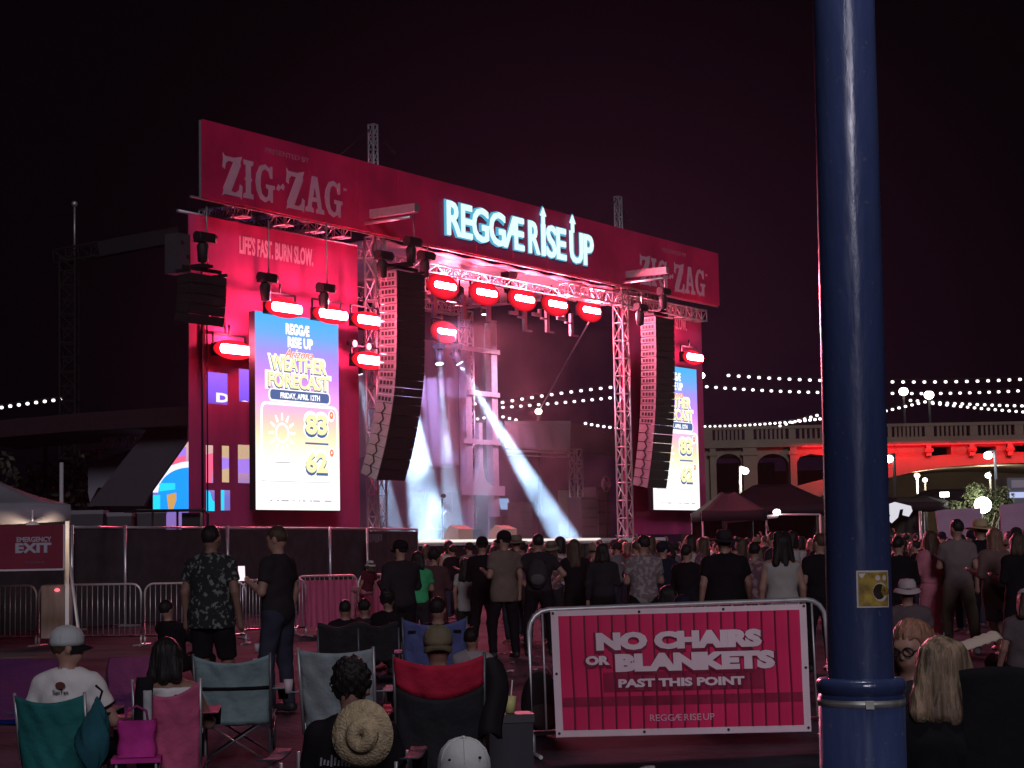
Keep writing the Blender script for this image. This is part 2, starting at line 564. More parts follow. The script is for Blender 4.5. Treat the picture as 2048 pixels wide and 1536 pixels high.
# ---------------------------------------------------------------- wing scrims
def scrim(label, u0, u1, z0, z1, w_, holes):
    t = sthing('wing_scrim', label, 'scrim', 0, w_)
    b = MB(); b.plate([rect(u0, z0, u1, z1)] + holes, 0.03, mat=UP(0, 0, 0)); b.build('mesh_screen', redm, t)
    b = MB(); b.tube((u0 - 0.35, 0.06, z1 + 0.02), (u1 + 0.05, 0.06, z1 + 0.02), 0.045)
    b.build('top_pipe', alu, t)
    return t
def q(w_, *pts):
    return [su(x, y, w_) for x, y in pts]
def win(x0, y0, x1, y1, w_=1.0):
    (ua, za), (ub, zb) = su(x0, y0, w_), su(x1, y1, w_)
    return rect(ua, zb, ub, za)
holes = [win(412, 743, 456, 810), win(477, 737, 520, 806), win(411, 890, 427, 966), win(443, 891, 459, 965), win(475, 889, 515, 967), win(412, 980, 430, 1022), win(441, 980, 461, 1021)]
lw = scrim('red mesh wing wall with printed slogan and window holes left of stage', -1.45, 5.8, 2.0, 10.76, 1.0, holes)
b = MB(); b.text("LIFE'S FAST. BURN SLOW.", UP(0.54, -0.03, 9.90), height=0.53, width=3.17, bold=0.03, thick=0.012, shear=0.03)
b.build('lettering', M('slogan_print', (0.74, 0.44, 0.54), 0.6), lw)
b = MB(); b.tube((-1.0, -0.06, 2.0), (-1.0, -0.06, 9.2), 0.03); b.tube((-0.8, -0.06, 2.0), (-0.8, -0.06, 8.6), 0.02); b.build('cable', black, lw)
rw = scrim('red mesh wing wall behind right loudspeaker array and screen', 21.45, 27.75, 2.0, 10.95, 1.0, [])
b = MB(); b.text('SLOW.', UP(25.6, -0.03, 10.0), height=0.5, width=0.9, thick=0.012); b.build('lettering', M('slogan_print', (0.74, 0.44, 0.54), 0.6), rw)

# ---------------------------------------------------------------- upright LED screens
def led_gradient(name, stops, strength, z0, z1):
    m = bpy.data.materials.new(name); m.use_nodes = True
    t = m.node_tree
    for n in list(t.nodes): t.nodes.remove(n)
    o_ = t.nodes.new('ShaderNodeOutputMaterial'); em = t.nodes.new('ShaderNodeEmission')
    tc = t.nodes.new('ShaderNodeTexCoord'); sx = t.nodes.new('ShaderNodeSeparateXYZ')
    mr_ = t.nodes.new('ShaderNodeMapRange'); mr_.inputs[1].default_value = z0; mr_.inputs[2].default_value = z1
    rp = t.nodes.new('ShaderNodeValToRGB')
    while len(rp.color_ramp.elements) > 1: rp.color_ramp.elements.remove(rp.color_ramp.elements[0])
    rp.color_ramp.elements[0].position = stops[0][0]; rp.color_ramp.elements[0].color = (*stops[0][1], 1)
    for p_, c_ in stops[1:]:
        e_ = rp.color_ramp.elements.new(p_); e_.color = (*c_, 1)
    t.links.new(tc.outputs['Object'], sx.inputs[0]); t.links.new(sx.outputs['Z'], mr_.inputs[0])
    t.links.new(mr_.outputs[0], rp.inputs[0]); t.links.new(rp.outputs[0], em.inputs[0])
    em.inputs[1].default_value = strength
    t.links.new(em.outputs[0], o_.inputs[0])
    return m
LG = led_gradient('led_gradient', [(0.0, (1, 1, 1)), (0.18, (1, 1, 1)), (0.30, (1, .95, .80)), (0.38, (1, .84, .52)), (0.46, (1, .62, .58)), (0.56, (.98, .42, .88)), (0.68, (.66, .27, 1.0)), (0.80, (.42, .30, 1.0)), (0.90, (.16, .42, 1.0)), (1.0, (.07, .46, 1.0))], 1.15, 0, 5.45)
LW = EM('led_white', (1, 1, 1), 1.35)
LY = EM('led_cream', (1.0, 0.95, 0.50), 1.1)
LB = EM('led_slate_blue', (0.10, 0.17, 0.42), 0.9)
LP = EM('led_violet', (0.19, 0.08, 0.45), 1.0)
LO = EM('led_orange', (1.0, 0.26, 0.10), 1.1)
LK = EM('led_pink', (1.0, 0.55, 0.68), 1.0)
def led_screen(label):
    t = sthing('led_screen', label, 'led screen', 0.33, 0.2, 2.75, 'upright screens either side of the stage')
    b = MB(); b.box2((0, 0.03, 0), (3.57, 0.25, 5.45))
    for k in range(6):
        b.box2((0.3, 0.25, 0.3 + k), (3.3, 0.34, 0.36 + k))
    b.build('cabinet', blackp, t)
    d = MB(); d.box2((0, 0, 0), (3.57, 0.028, 5.45)); dd = d.build('display', LG, t)
    def put(name, mb, mats): mb.build(name, mats, dd)
    def tx(mb, s, x0, x1, z, h, y, bold, mi=0, sh=0.0):
        mb.text(s, UP((x0 + x1) / 2, y, z), mi, height=h, width=x1 - x0, bold=bold, thick=0.004, align='C', shear=sh)
    b = MB()
    tx(b, 'REGGÆ', 1.24, 2.26, 4.91, 0.33, -0.012, 0.05); put('lettering', b, [LW])
    b = MB(); tx(b, 'RISE UP', 1.32, 2.41, 4.55, 0.32, -0.012, 0.05); put('lettering', b, [LW])
    b = MB(); tx(b, 'Arizona', 1.16, 2.42, 4.24, 0.30, -0.012, 0.045, 0, 0.35); put('lettering', b, [LW])
    b = MB(); tx(b, 'Arizona', 1.18, 2.40, 4.26, 0.26, -0.02, 0.012, 0, 0.35); put('lettering', b, [LO])
    # title with a white surround, slate shade and cream face
    b = MB()
    tx(b, 'WEATHER', 0.46, 3.08, 3.80, 0.56, -0.012, 0.075); tx(b, 'FORECAST', 0.36, 3.22, 3.33, 0.56, -0.012, 0.075)
    b.plate([rrect(0.50, 3.0, 3.16, 3.36, 0.14)], 0.004, mat=UP(0, -0.012, 0))
    put('title_surround', b, [LW])
    b = MB()
    tx(b, 'WEATHER', 0.56, 3.0, 3.83, 0.47, -0.020, 0.04); tx(b, 'FORECAST', 0.46, 3.12, 3.36, 0.47, -0.020, 0.04)
    b.plate([rrect(0.56, 3.05, 3.10, 3.33, 0.10)], 0.004, mat=UP(0, -0.020, 0))
    put('title_shade', b, [LB])
    b = MB()
    tx(b, 'WEATHER', 0.58, 2.98, 3.87, 0.43, -0.028, 0.034); put('lettering', b, [LY])
    b = MB(); tx(b, 'FORECAST', 0.48, 3.10, 3.40, 0.43, -0.028, 0.034); put('lettering', b, [LY])
    b = MB(); tx(b, 'FRIDAY, APRIL 12TH', 0.98, 2.68, 3.10, 0.17, -0.028, 0.03); put('lettering', b, [LW])
    # forecast panel
    b = MB(); b.plate([rrect(0.17, 0.80, 3.50, 2.98, 0.22), rrect(0.25, 0.88, 3.42, 2.90, 0.16)], 0.004, mat=UP(0, -0.012, 0)); put('panel_frame', b, [LW])
    b = MB()
    sx_, sz = 1.06, 2.13
    ring = lambda r, n=28: [(sx_ + r * math.cos(2 * math.pi * i / n), sz + r * math.sin(2 * math.pi * i / n)) for i in range(n)]
    b.plate([ring(0.29), ring(0.225)], 0.004, mat=UP(0, -0.012, 0))
    for k in range(12):
        a = 2 * math.pi * k / 12
        ca, sa = math.cos(a), math.sin(a)
        f_ = lambda r, s: (sx_ + r * ca - s * sa, sz + r * sa + s * ca)
        b.plate([[f_(0.35, -0.045), f_(0.56, -0.03), f_(0.56, 0.03), f_(0.35, 0.045)]], 0.004, mat=UP(0, -0.012, 0))
    put('sun_icon', b, [LW])
    for nm, z in (('83', 2.10), ('62', 1.02)):
        b = MB(); tx(b, nm, 1.96, 3.08, z - 0.06, 0.80, -0.012, 0.09); b.plate([[(3.20 + 0.14 * math.cos(k / 16 * 6.283), z + 0.60 + 0.17 * math.sin(k / 16 * 6.283)) for k in range(16)]], 0.004, mat=UP(0, -0.010, 0)); put('digit_surround', b, [LW])
        b = MB(); tx(b, nm, 2.03, 3.02, z - 0.04, 0.66, -0.020, 0.05); put('digit_shade', b, [LB])
        b = MB(); tx(b, nm, 2.05, 3.0, z + 0.04, 0.60, -0.028, 0.045); put('digits', b, [LY])
        b = MB(); b.plate([[(3.20 + 0.09 * math.cos(k / 16 * 6.283), z + 0.62 + 0.11 * math.sin(k / 16 * 6.283)) for k in range(16)], [(3.20 + 0.03 * math.cos(k / 16 * 6.283), z + 0.63 + 0.04 * math.sin(k / 16 * 6.283)) for k in range(16)]], 0.004, mat=UP(0, -0.018, 0)); put('degree_mark', b, [LO])
    b = MB(); b.plate([rrect(2.04, 1.86, 3.06, 1.91, 0.02)], 0.004, mat=UP(0, -0.012, 0)); put('divider', b, [LB])
    b = MB(); b.plate([rrect(0.72, 1.30, 1.40, 1.56, 0.04)], 0.004, mat=UP(0, -0.012, 0)); put('icon_tile', b, [LW])
    b = MB(); b.plate([rrect(0.76, 1.30, 1.38, 1.325, 0.01)], 0.004, mat=UP(0, -0.020, 0))
    b.plate([rrect(0.20, 0.782, 3.46, 0.797, 0.005)], 0.004, mat=UP(0, -0.012, 0)); put('tile_shade', b, [EM('led_soft_grey', (0.5, 0.45, 0.5), 1.0)])
    b = MB()
    rr = random.Random(3)
    x = 0.55
    while x < 3.0:
        wd = rr.choice((0.05, 0.08, 0.12, 0.3))
        b.plate([rect(x, 0.24, x + wd, 0.275)], 0.004, mat=UP(0, -0.012, 0)); x += wd + rr.choice((0.06, 0.1, 0.2))
    put('fine_print', b, [EM('led_soft_grey', (0.5, 0.45, 0.5), 1.0)])
    return t
ls = led_screen('tall glowing weather forecast screen on left wing, fully in view')
rs = dup(ls, S(22.2, 0.2, 2.9), label='tall glowing weather forecast screen on right wing, half hidden by loudspeakers')

# picture wall at the back, glimpsed through the scrim windows
vw = sthing('video_wall', 'bright picture wall glimpsed through window holes of left wing', 'led screen', 0, 7.2)
VG = led_gradient('picture_wall', [(0.0, (.18, .10, .30)), (0.15, (.14, .12, .45)), (0.30, (.45, .22, .30)), (0.42, (.55, .35, .30)), (0.55, (.12, .04, .16)), (0.66, (.20, .08, .75)), (0.8, (.34, .12, .85)), (1.0, (.5, .1, .7))], 1.5, 2.4, 9.0)
def q7(x, y): return su(x, y, 7.2)
u0, zb = q7(303, 1022); u1, _ = q7(560, 1022)
uu, zz_ = q7(392, 884)
shp = [[(u0, 2.3), (u1, 2.3), (u1, 9.0), (uu, 9.0), (uu, zz_), (u0, zz_)]]
b = MB(); b.plate(shp, 0.18, mat=UP(0, 0.11, 0)); b.build('cabinet', blackp, vw)
b = MB(); b.plate(shp, 0.016, mat=UP(0, 0.01, 0)); vd = b.build('display', VG, vw)
def vplate(name, polys, mat_, y):
    b = MB(); b.plate([[q7(*p) for p in P] for P in polys], 0.004, mat=UP(0, y, 0)); b.build(name, mat_, vd)
def arc(cx, cy_, rx, ry, a0, a1, n=14):
    return [(cx + rx * math.cos(rad(a0 + (a1 - a0) * i / n)), cy_ - ry * math.sin(rad(a0 + (a1 - a0) * i / n))) for i in range(n + 1)]
VBl = EM('wall_azure', (0.01, 0.28, 0.95), 1.3); VCy = EM('wall_cyan', (0.02, 0.6, 1.0), 1.3)
VWh = EM('wall_white', (0.85, 0.82, 1.0), 1.25); VPk = EM('wall_pink', (0.85, 0.12, 0.25), 1.2)
VTan = EM('wall_tan', (0.62, 0.42, 0.24), 1.1); VVi = EM('wall_violet', (0.34, 0.18, 0.75), 1.3); VOr = EM('wall_amber', (0.8, 0.42, 0.12), 0.9)
vplate('arch_picture', [arc(378, 985, 74, 62, 60, 180) + arc(378, 985, 62, 50, 180, 60)], VWh, -0.008)
vplate('sky_picture', [arc(378, 985, 62, 50, 60, 180) + [(316, 1022), (400, 1022)]], VBl, -0.006)
vplate('sea_picture', [[(318, 966), (350, 966), (350, 979), (318, 983)], [(305, 990), (320, 990), (320, 1020), (305, 1020)]], VCy, -0.010)
vplate('beach_picture', [[(333, 990), (352, 985), (352, 1000), (345, 1020), (337, 1020)]], VOr, -0.012)
vplate('crest_picture', [[(345, 897), (372, 894), (372, 925), (330, 935), (338, 912)]], VVi, -0.006)
vplate('rose_picture', [[(330, 925), (340, 915), (370, 912), (370, 922), (335, 933)], [(410, 910), (429, 905), (422, 968), (410, 968)]], VPk, -0.014)
vplate('sand_picture', [[(440, 888), (462, 888), (462, 915), (440, 910)], [(472, 886), (522, 886), (522, 915), (472, 918)], [(440, 940), (462, 935), (462, 968), (440, 968)]], VTan, -0.010)
vplate('dusk_picture', [[(440, 915), (462, 918), (462, 936), (440, 940)], [(472, 919), (522, 916), (522, 950), (472, 945)]], VVi, -0.010)
vplate('glint_picture', [[(412, 978), (420, 985), (424, 1000), (430, 1005), (430, 1022), (412, 1022)], [(441, 980), (448, 980), (448, 1022), (441, 1022)]], VCy, -0.010)
for s, x0, x1 in (('D', 432, 458), ('O', 478, 500), ('O', 500, 522)):
    (ua, za), (ub, zb2) = q7(x0, 784), q7(x1, 806)
    b = MB(); b.text(s, UP(ua, -0.008, zb2 - (0.25 if s == 'O' else 0.0)), height=za - zb2, width=ub - ua, bold=0.05, thick=0.004)
    b.build('lettering', VWh, vd)

# ---------------------------------------------------------------- stage lights
hot = EM('lamp_red_hot', (1.0, 0.085, 0.14), 130.0)
halo = M('lamp_red_halo', (0, 0, 0), 1.0, em=(1.0, 0.012, 0.030), es=1.0, spec=0.0)  # emission paints the blurred red halo round the bar, fading outward
_t = halo.node_tree
_tc = _t.nodes.new('ShaderNodeTexCoord'); _ml = _t.nodes.new('ShaderNodeVectorMath'); _ml.operation = 'MULTIPLY'; _ml.inputs[1].default_value = (1.0, 0.0, 2.1)
_ln = _t.nodes.new('ShaderNodeVectorMath'); _ln.operation = 'LENGTH'; _mr = _t.nodes.new('ShaderNodeMapRange')
_mr.inputs[1].default_value = 0.45; _mr.inputs[2].default_value = 1.0; _mr.inputs[3].default_value = 1.7; _mr.inputs[4].default_value = 0.10
_t.links.new(_tc.outputs['Object'], _ml.inputs[0]); _t.links.new(_ml.outputs[0], _ln.inputs[0]); _t.links.new(_ln.outputs['Value'], _mr.inputs[0]); _t.links.new(_mr.outputs[0], _t.nodes['Principled BSDF'].inputs['Emission Strength'])
hot2 = EM('lamp_red_hotter', (1.0, 0.085, 0.14), 230.0)
def strobe(label, u, w_, z, bw=1.0, rx=0.90, rz=0.42, bh=0.19, group='red wash lights', drop=0.7, wash=300.0, throw=5200.0):
    t = sthing('stage_light', label, 'stage light', u, w_, z, group)
    b = MB(); b.box((0, 0.18, 0), (bw * 1.12, 0.24, 0.36)); b.build('housing', black, t)
    b = MB(); b.ell((0, 0.05, 0), (rx, 0.07, rz), 24, 12); b.build('lens', halo, t)  # oval shell carrying the painted halo, no glass of the fixture
    b = MB(); b.box((0, -0.06, 0), (bw, 0.06, bh))
    b.ell((-bw / 2, -0.06, 0), (0.10, 0.03, bh / 2), 10, 6); b.ell((bw / 2, -0.06, 0), (0.10, 0.03, bh / 2), 10, 6)
    b.build('lamp_bar', hot if bh > .2 else hot2, t)
    b = MB()
    for s in (-1, 1):
        b.bar((s * bw * 0.58, 0.2, 0), (s * bw * 0.58, 0.2, drop * 0.6), 0.05)
    b.bar((-bw * 0.58, 0.2, drop * 0.6), (bw * 0.58, 0.2, drop * 0.6), 0.05)
    b.tube((0, 0.2, drop * 0.6), (0, 0.2, drop), 0.03); b.build('yoke', black, t)
    L = bpy.data.lights.new('wash', 'POINT'); L.energy = wash; L.color = (1.0, 0.11, 0.21); L.shadow_soft_size = 0.06
    lo = bpy.data.objects.new('wash', L); COL.objects.link(lo); lo.parent = t; lo.location = (0, -0.12, 0.34 if drop < 1 else 0.5)
    L = bpy.data.lights.new('strobe', 'SPOT'); L.energy = throw; L.color = (1.0, 0.20, 0.32); L.spot_size = rad(130); L.spot_blend = 0.7; L.shadow_soft_size = 0.3
    lo = bpy.data.objects.new('strobe', L); COL.objects.link(lo); lo.parent = t; lo.location = (0, -0.16, 0)
    lo.rotation_euler = Vector((-0.12, -1, -0.22)).to_track_quat('-Z', 'Y').to_euler()
    return t
row = strobe('red strobe light in roof row, nearest the left loudspeaker array', *su(888, 572, 1.0)[:1], 1.0, 10.03)
for (x, y), lb in zip(((971, 586), (1047, 598), (1113, 609), (1181, 621)), ('second', 'middle', 'fourth', 'fifth and last')):
    u, z = su(x, y, 1.0)
    dup(row, S(u, 1.0, z), label='red strobe light under stage roof, %s of the row of five' % lb)
u, z = su(892, 664, 6.0)
dup(row, S(u, 6.0, z), label='lone red strobe light hanging lower, left of the grey mast')
sc_l = strobe('red light bar over left screen, nearer its left corner', 1.24, -0.1, 8.33, 1.10, 0.80, 0.27, 0.24, 'red light bars at the screens', wash=190.0, throw=2500.0)
for u, z, lb in ((3.26, 8.34, 'red light bar over left screen, nearer its right corner'), (5.0, 8.33, 'red light bar level with top of left screen, beside loudspeaker array'), (5.0, 7.15, 'red light bar below another, between left screen and loudspeaker array'), (25.04, 8.75, 'red light bar on top of right screen')):
    dup(sc_l, S(u, -0.1, z), label=lb)
dup(sc_l, S(-0.05, 0.62, 7.12), label='red light bar left of left screen, partly behind it')
# small spots beside the screen
for i, (x, y) in enumerate(((710, 687), (738, 693))):
    u, z = su(x, y, 0.0)
    t = sthing('spot_lamp', ['small pink spot lamp right of left screen', 'smaller pink spot lamp touching lattice tower by left screen'][i], 'lamp', u, 0, z)
    b = MB(); b.tube((0, 0.02, 0), (0, 0.25, 0.05), 0.12, 0.08, 12); b.build('housing', black, t)
    b = MB(); b.ell((0, 0, 0), (0.10, 0.04, 0.10), 12, 8); b.build('lens', EM('spot_pink', (1, 0.25, 0.35), 5.0), t)
# J-shaped hanging brackets under the roof
hk = None
for i, ((x, y0, y1), lb) in enumerate(zip(((868, 600, 631), (927, 605, 639), (977, 610, 645), (1049, 630, 658), (1094, 633, 665), (1142, 641, 672)), ('first from the left', 'second from the left', 'third from the left', 'third from the right', 'second from the right', 'first from the right'))):
    u, z = su(x, y0, 2.2); _, zb = su(x, y1, 2.2)
    if hk is None:
        hk = sthing('hanging_bracket', '', 'bracket', u, 2.2, z, 'hooked brackets hanging below the roof row')
        h = z - zb
        b = MB(); b.box2((-0.09, -0.05, -h), (0.09, 0.05, 0.25)); b.build('arm', alu, hk)
        b = MB(); b.box2((-0.09, -0.05, -h - 0.06), (0.42, 0.05, -h - 0.002)); b.build('hook', alu, hk)
        b = MB(); b.box2((-0.95, -0.05, -0.05), (-0.45, 0.05, 0.06)); b.box2((-0.55, -0.05, 0.062), (-0.45, 0.05, 0.22)); b.box2((-0.45, -0.08, -0.14), (-0.1, 0.02, -0.08)); b.build('shelf', alu, hk)
        r = hk
    else:
        r = dup(hk, S(u, 2.2, z))
    r['label'] = 'pink lit hooked bracket hanging below red strobe row, %s' % lb

# ---------------------------------------------------------------- line arrays
pale = M('speaker_side_grey', (0.21, 0.195, 0.215), 0.5, var=0.1, vscale=4)
grille = M('speaker_grille', (0.016, 0.015, 0.018), 0.6, bump=0.5, bscale=90)
def line_array(label, u, w_, ztop, small=16, big=7, dark=False, wd=1.36, dp=0.62, hs=0.243, hb_=0.325, curve=0.027):
    t = sthing('line_array', label, 'speaker array', u, w_, ztop, 'hanging loudspeaker arrays')
    def cab(h, n_sq):
        b = MB()
        # local: x across, -y front, hangs from z=0 to -h ; wedge shaped body
        k = 0.02
        b.add([(0, 0, 0), (wd, 0, 0), (wd, dp, -k), (0, dp, -k), (0, 0, -h + 0.012), (wd, 0, -h + 0.012), (wd, dp, -h + k), (0, dp, -h + k)],
              [(0, 1, 2, 3), (7, 6, 5, 4), (0, 4, 5, 1), (1, 5, 6, 2), (2, 6, 7, 3)], 0)
        b.add([(0, 0, 0), (0, dp, -k), (0, dp, -h + k), (0, 0, -h + 0.012)], [(0, 1, 2, 3)], 1 if not dark else 0)
        b.box2((0.02, -0.02, -h + 0.035), (wd - 0.02, -0.002, -0.02), 2)
        for i in range(n_sq):
            y = 0.09 + i * (dp - 0.12) / max(1, n_sq)
            b.box2((-0.006, y, -h * 0.74), (0.01, y + 0.085, -h * 0.28), 2)
        if n_sq == 0 and not dark:
            b.bar((-0.012, 0.33, 0), (-0.012, 0.24, -h * 0.5), 0.03, mi=2); b.bar((-0.012, 0.24, -h * 0.5), (-0.012, 0.36, -h), 0.03, mi=2)
        me = b
        return me
    ms = [blackp, pale, grille]
    a = None; bb = None
    y, z, th = 0.0, 0.0, 0.0
    n = small + big
    for i in range(n):
        h = hs if i < small else hb_
        if i < small:
            if a is None:
                o_ = a = cab(h, 4).build('speaker_cabinet', ms, t)
            else:
                o_ = a.copy(); COL.objects.link(o_); o_.parent = t
        else:
            if bb is None:
                o_ = bb = cab(h, 0).build('speaker_cabinet', ms, t)
            else:
                o_ = bb.copy(); COL.objects.link(o_); o_.parent = t
        o_.location = (0, y, z)
        o_.rotation_euler = (th, 0, 0)
        y += h * math.sin(th); z -= h * math.cos(th)
        th += 0.004 if i < small * 0.6 else curve
    b = MB()
    b.box2((-0.06, 0.02, 0.03), (0.0, dp, 0.12)); b.box2((wd, 0.02, 0.03), (wd + 0.06, dp, 0.12)); b.box2((-0.06, dp * 0.45, 0.122), (wd + 0.06, dp * 0.55, 0.22))
    b.box2((wd * 0.35, 0.05, 0.222), (wd * 0.65, dp - 0.05, 0.30)); b.build('rigging_frame', black, t)
    return t
line_array('tall curved loudspeaker array between left screen and stage opening', *(su(793, 540, -1.4)[0], -1.4, su(793, 540, -1.4)[1]))
line_array('tall curved loudspeaker array in front of right screen', *(su(1311, 632, -1.4)[0], -1.4, su(1311, 632, -1.4)[1]), curve=0.013)
uF, zF = su(383, 545, -1.0)
line_array('short black loudspeaker array hanging at outer left corner of stage', uF, -1.0, zF, 0, 5, True, 1.3, 0.5, 0.24, 0.26, 0.05)
b = None
gp = sthing('equipment_box', 'grey box hanging behind black outer left loudspeaker array', 'panel', 0, 0.6)
u0, z0 = su(357, 465, 0.6); u1, z1 = su(381, 548, 0.6)
b = MB(); b.box2((u0, 0, z1), (u1, 0.5, z0)); b.build('face', M('grey_panel', (0.05, 0.048, 0.055), 0.6, var=0.1), gp)
b = MB(); b.box2((u0 + 0.1, -0.012, z0 - 0.3), (u0 + 0.2, -0.002, z0 - 0.2)); b.box2((u0 + 0.3, -0.012, z1 + 0.4), (u0 + 0.42, -0.002, z1 + 0.5)); b.build('vent', black, gp)

# chain hoists
hoist = None
for x, y, w_, ytop, lb in ((408, 485, -0.8, 412, 'large black chain hoist above outer left loudspeaker array'), (533, 565, -0.1, 440, 'black chain hoist on thin rod above left end of left screen'), (650, 585, -0.1, 445, 'black chain hoist on thin rod above right end of left screen'), (766, 520, -1.2, 480, 'dark chain hoist above rear edge of left loudspeaker array'), (824, 492, -1.2, 420, 'tall chain hoist hanging from outrigger over left loudspeaker array'), (851, 520, -0.9, 490, 'small chain hoist right of the left loudspeaker array top'), (1017, 556, 1.4, 530, 'chain hoist hanging below lit letters of the header banner'), (1281, 622, -1.2, 585, 'chain hoist above inner edge of right loudspeaker array'), (1327, 590, -1.2, 545, 'chain hoist hanging from outrigger over right loudspeaker array')):
    u, z = su(x, y, w_); _, zt = su(x, ytop, w_)
    t = sthing('chain_hoist', lb, 'hoist', u, w_, z, 'chain hoists carrying the rig')
    b = MB(); b.box((0.02, 0, 0.12), (0.5, 0.3, 0.24)); b.tube((-0.28, 0, 0.14), (0.38, 0, 0.14), 0.13, n=12); b.build('motor', black, t)
    b = MB(); b.lathe([(0.02, -0.55), (0.13, -0.5), (0.16, -0.1), (0.10, 0.0)], 12, (-0.05, 0, 0)); b.build('chain_bag', blackp, t)
    b = MB(); b.tube((0.1, 0, 0.2), (0.1, 0, zt - z), 0.022, n=6); b.tube((0.14, 0, -0.0), (0.2, 0.05, -0.6), 0.018, n=5); b.build('chain', steel, t)

# outrigger beams holding the arrays
for (x0, y0), (x1, y1), lb in (((745, 420), (828, 416), 'left'), ((1246, 546), (1330, 541), 'right')):
    u0, z0 = su(x0, y0, 0.05); u1, z1 = su(x1, y1, -1.6)
    t = sthing('outrigger_beam', 'pale outrigger beam reaching forward over the %s loudspeaker array' % lb, 'beam', 0, 0)
    b = MB(); b.box2((u1 - 0.10, -1.7, z1 - 0.12), (u1 + 0.10, -0.02, z1 + 0.12)); b.build('box_beam', alu, t)
    b = MB(); b.tube((u1 - 0.3, -1.7, z1 - 0.32), (u1 - 0.3, -0.02, z1 - 0.32), 0.05); b.build('rail', alu, t)
# horizontal pipe over right array and front truss seen under the banner at right
t = sthing('front_truss', 'horizontal lattice truss under right end of the header banner', 'truss', 0, 0.7)
b = MB(); truss(b, (17.0, 0, 10.62), (27.3, 0, 10.62), 0.42, 0.035, 24); b.build('lattice', alu, t)
t = sthing('guy_wire', 'long taut cable running from right lattice tower down behind the stage', 'cable', 0, 0)
pa, pb = S(19.6, 1.0, 10.1), at(1078, 822, 84)
b = MB()
R_ = Matrix.Translation(S(0, 0, 0)) @ Matrix.Rotation(SROT, 4, 'Z')
b.tube(R_.inverted() @ pa, R_.inverted() @ pb, 0.035, n=6); b.build('cable', alu, t)

# ---------------------------------------------------------------- gear on the deck
cloth_dark = M('dark_cloth', (0.03, 0.03, 0.035), 0.9)
t = sthing('mic_stand', 'thin black microphone stand at front of lit stage', 'microphone stand', 11.37, 2.0, DZ)
b = MB(); b.lathe([(0.0, 0.0), (0.16, 0.0), (0.16, 0.03), (0.02, 0.05)], 16); b.build('base', black, t)
b = MB(); b.tube((0, 0, 0.03), (0, 0, 1.38), 0.03, n=8); b.build('pole', black, t)
b = MB(); b.ell((0, -0.05, 1.46), (0.07, 0.10, 0.07), 10, 8); b.build('microphone', black, t)
wedge = M('wedge_white', (0.62, 0.60, 0.48), 0.5)
for (x, y), lb in (((917, 1066), 'pale monitor wedge beside the microphone stand'), ((1006, 1064), 'pale monitor wedge right of stage centre')):
    u, z = su(x, y, 0.9)
    t = sthing('monitor_wedge', lb, 'monitor speaker', u, 0.9, DZ)
    b = MB()
    prof = [(-0.28, 0), (0.30, 0), (0.30, 0.22), (0.05, 0.48), (-0.28, 0.36)]
    n = len(prof)
    v = [(-0.4, y_, z_) for y_, z_ in prof] + [(0.4, y_, z_) for y_, z_ in prof]
    b.add(v, [tuple(range(n)), tuple(reversed(range(n, 2 * n)))] + [(i, n + i, n + (i + 1) % n, (i + 1) % n) for i in range(n)])
    b.build('cabinet', wedge, t)
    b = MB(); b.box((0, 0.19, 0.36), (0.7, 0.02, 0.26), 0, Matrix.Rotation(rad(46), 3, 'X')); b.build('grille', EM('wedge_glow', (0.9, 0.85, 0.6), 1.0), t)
# keyboard riser, laptop, drum kit, amplifiers
t = sthing('drum_riser', 'low dark riser with drum kit in blue stage smoke', 'drum kit', 15.0, 5.0, DZ)
b = MB(); b.box2((-1.4, -1.0, 0), (1.4, 1.2, 0.4)); b.build('riser', blackp, t)
dm = M('drum_shell', (0.10, 0.08, 0.12), 0.3, 0.1); sk = M('drum_skin', (0.75, 0.75, 0.78), 0.5)
b = MB(); b.tube((0, -0.55, 0.75), (0, -0.1, 0.75), 0.33, n=20); b.build('bass_drum', dm, t)
b = MB(); b.lathe([(0, 0), (0.31, 0), (0.31, 0.012)], 20); 
o = b.build('drum_head', sk, t); o.rotation_euler = (rad(90), 0, 0); o.location = (0, -0.56, 0.75)
for x in (-0.25, 0.25):
    b = MB(); b.lathe([(0, -0.12), (0.17, -0.12), (0.17, 0.12), (0, 0.12)], 16, (x, -0.35, 1.25)); b.build('tom', dm, t)
for x in (-0.8, 0.8):
    b = MB(); b.lathe([(0.0, 0.03), (0.25, 0.0)], 18, (x, -0.2, 1.75)); b.build('cymbal', M('brass', (0.6, 0.45, 0.15), 0.3, 0.9), t)
    b = MB(); b.tube((x, -0.2, 0.4), (x, -0.2, 1.76), 0.015); b.build('stand', alu, t)
lx, lz = su(1009, 1008, 5.5)
t = sthing('laptop_desk', 'dark desk with small bright blue laptop screen in stage smoke', 'desk', lx, 5.5, DZ)
b = MB(); b.box2((-0.6, -0.3, 0.85), (0.6, 0.3, 0.9)); b.build('top', black, t)
for s in (-0.55, 0.55):
    b = MB(); b.box2((s - 0.04, -0.28, 0), (s + 0.04, 0.28, 0.85)); b.build('leg', black, t)
b = MB(); b.box((0, -0.0, lz - DZ), (0.62, 0.02, 0.42), 0, Matrix.Rotation(rad(-12), 3, 'X')); b.build('screen', EM('laptop_blue', (0.35, 0.6, 1.0), 1.0), t)
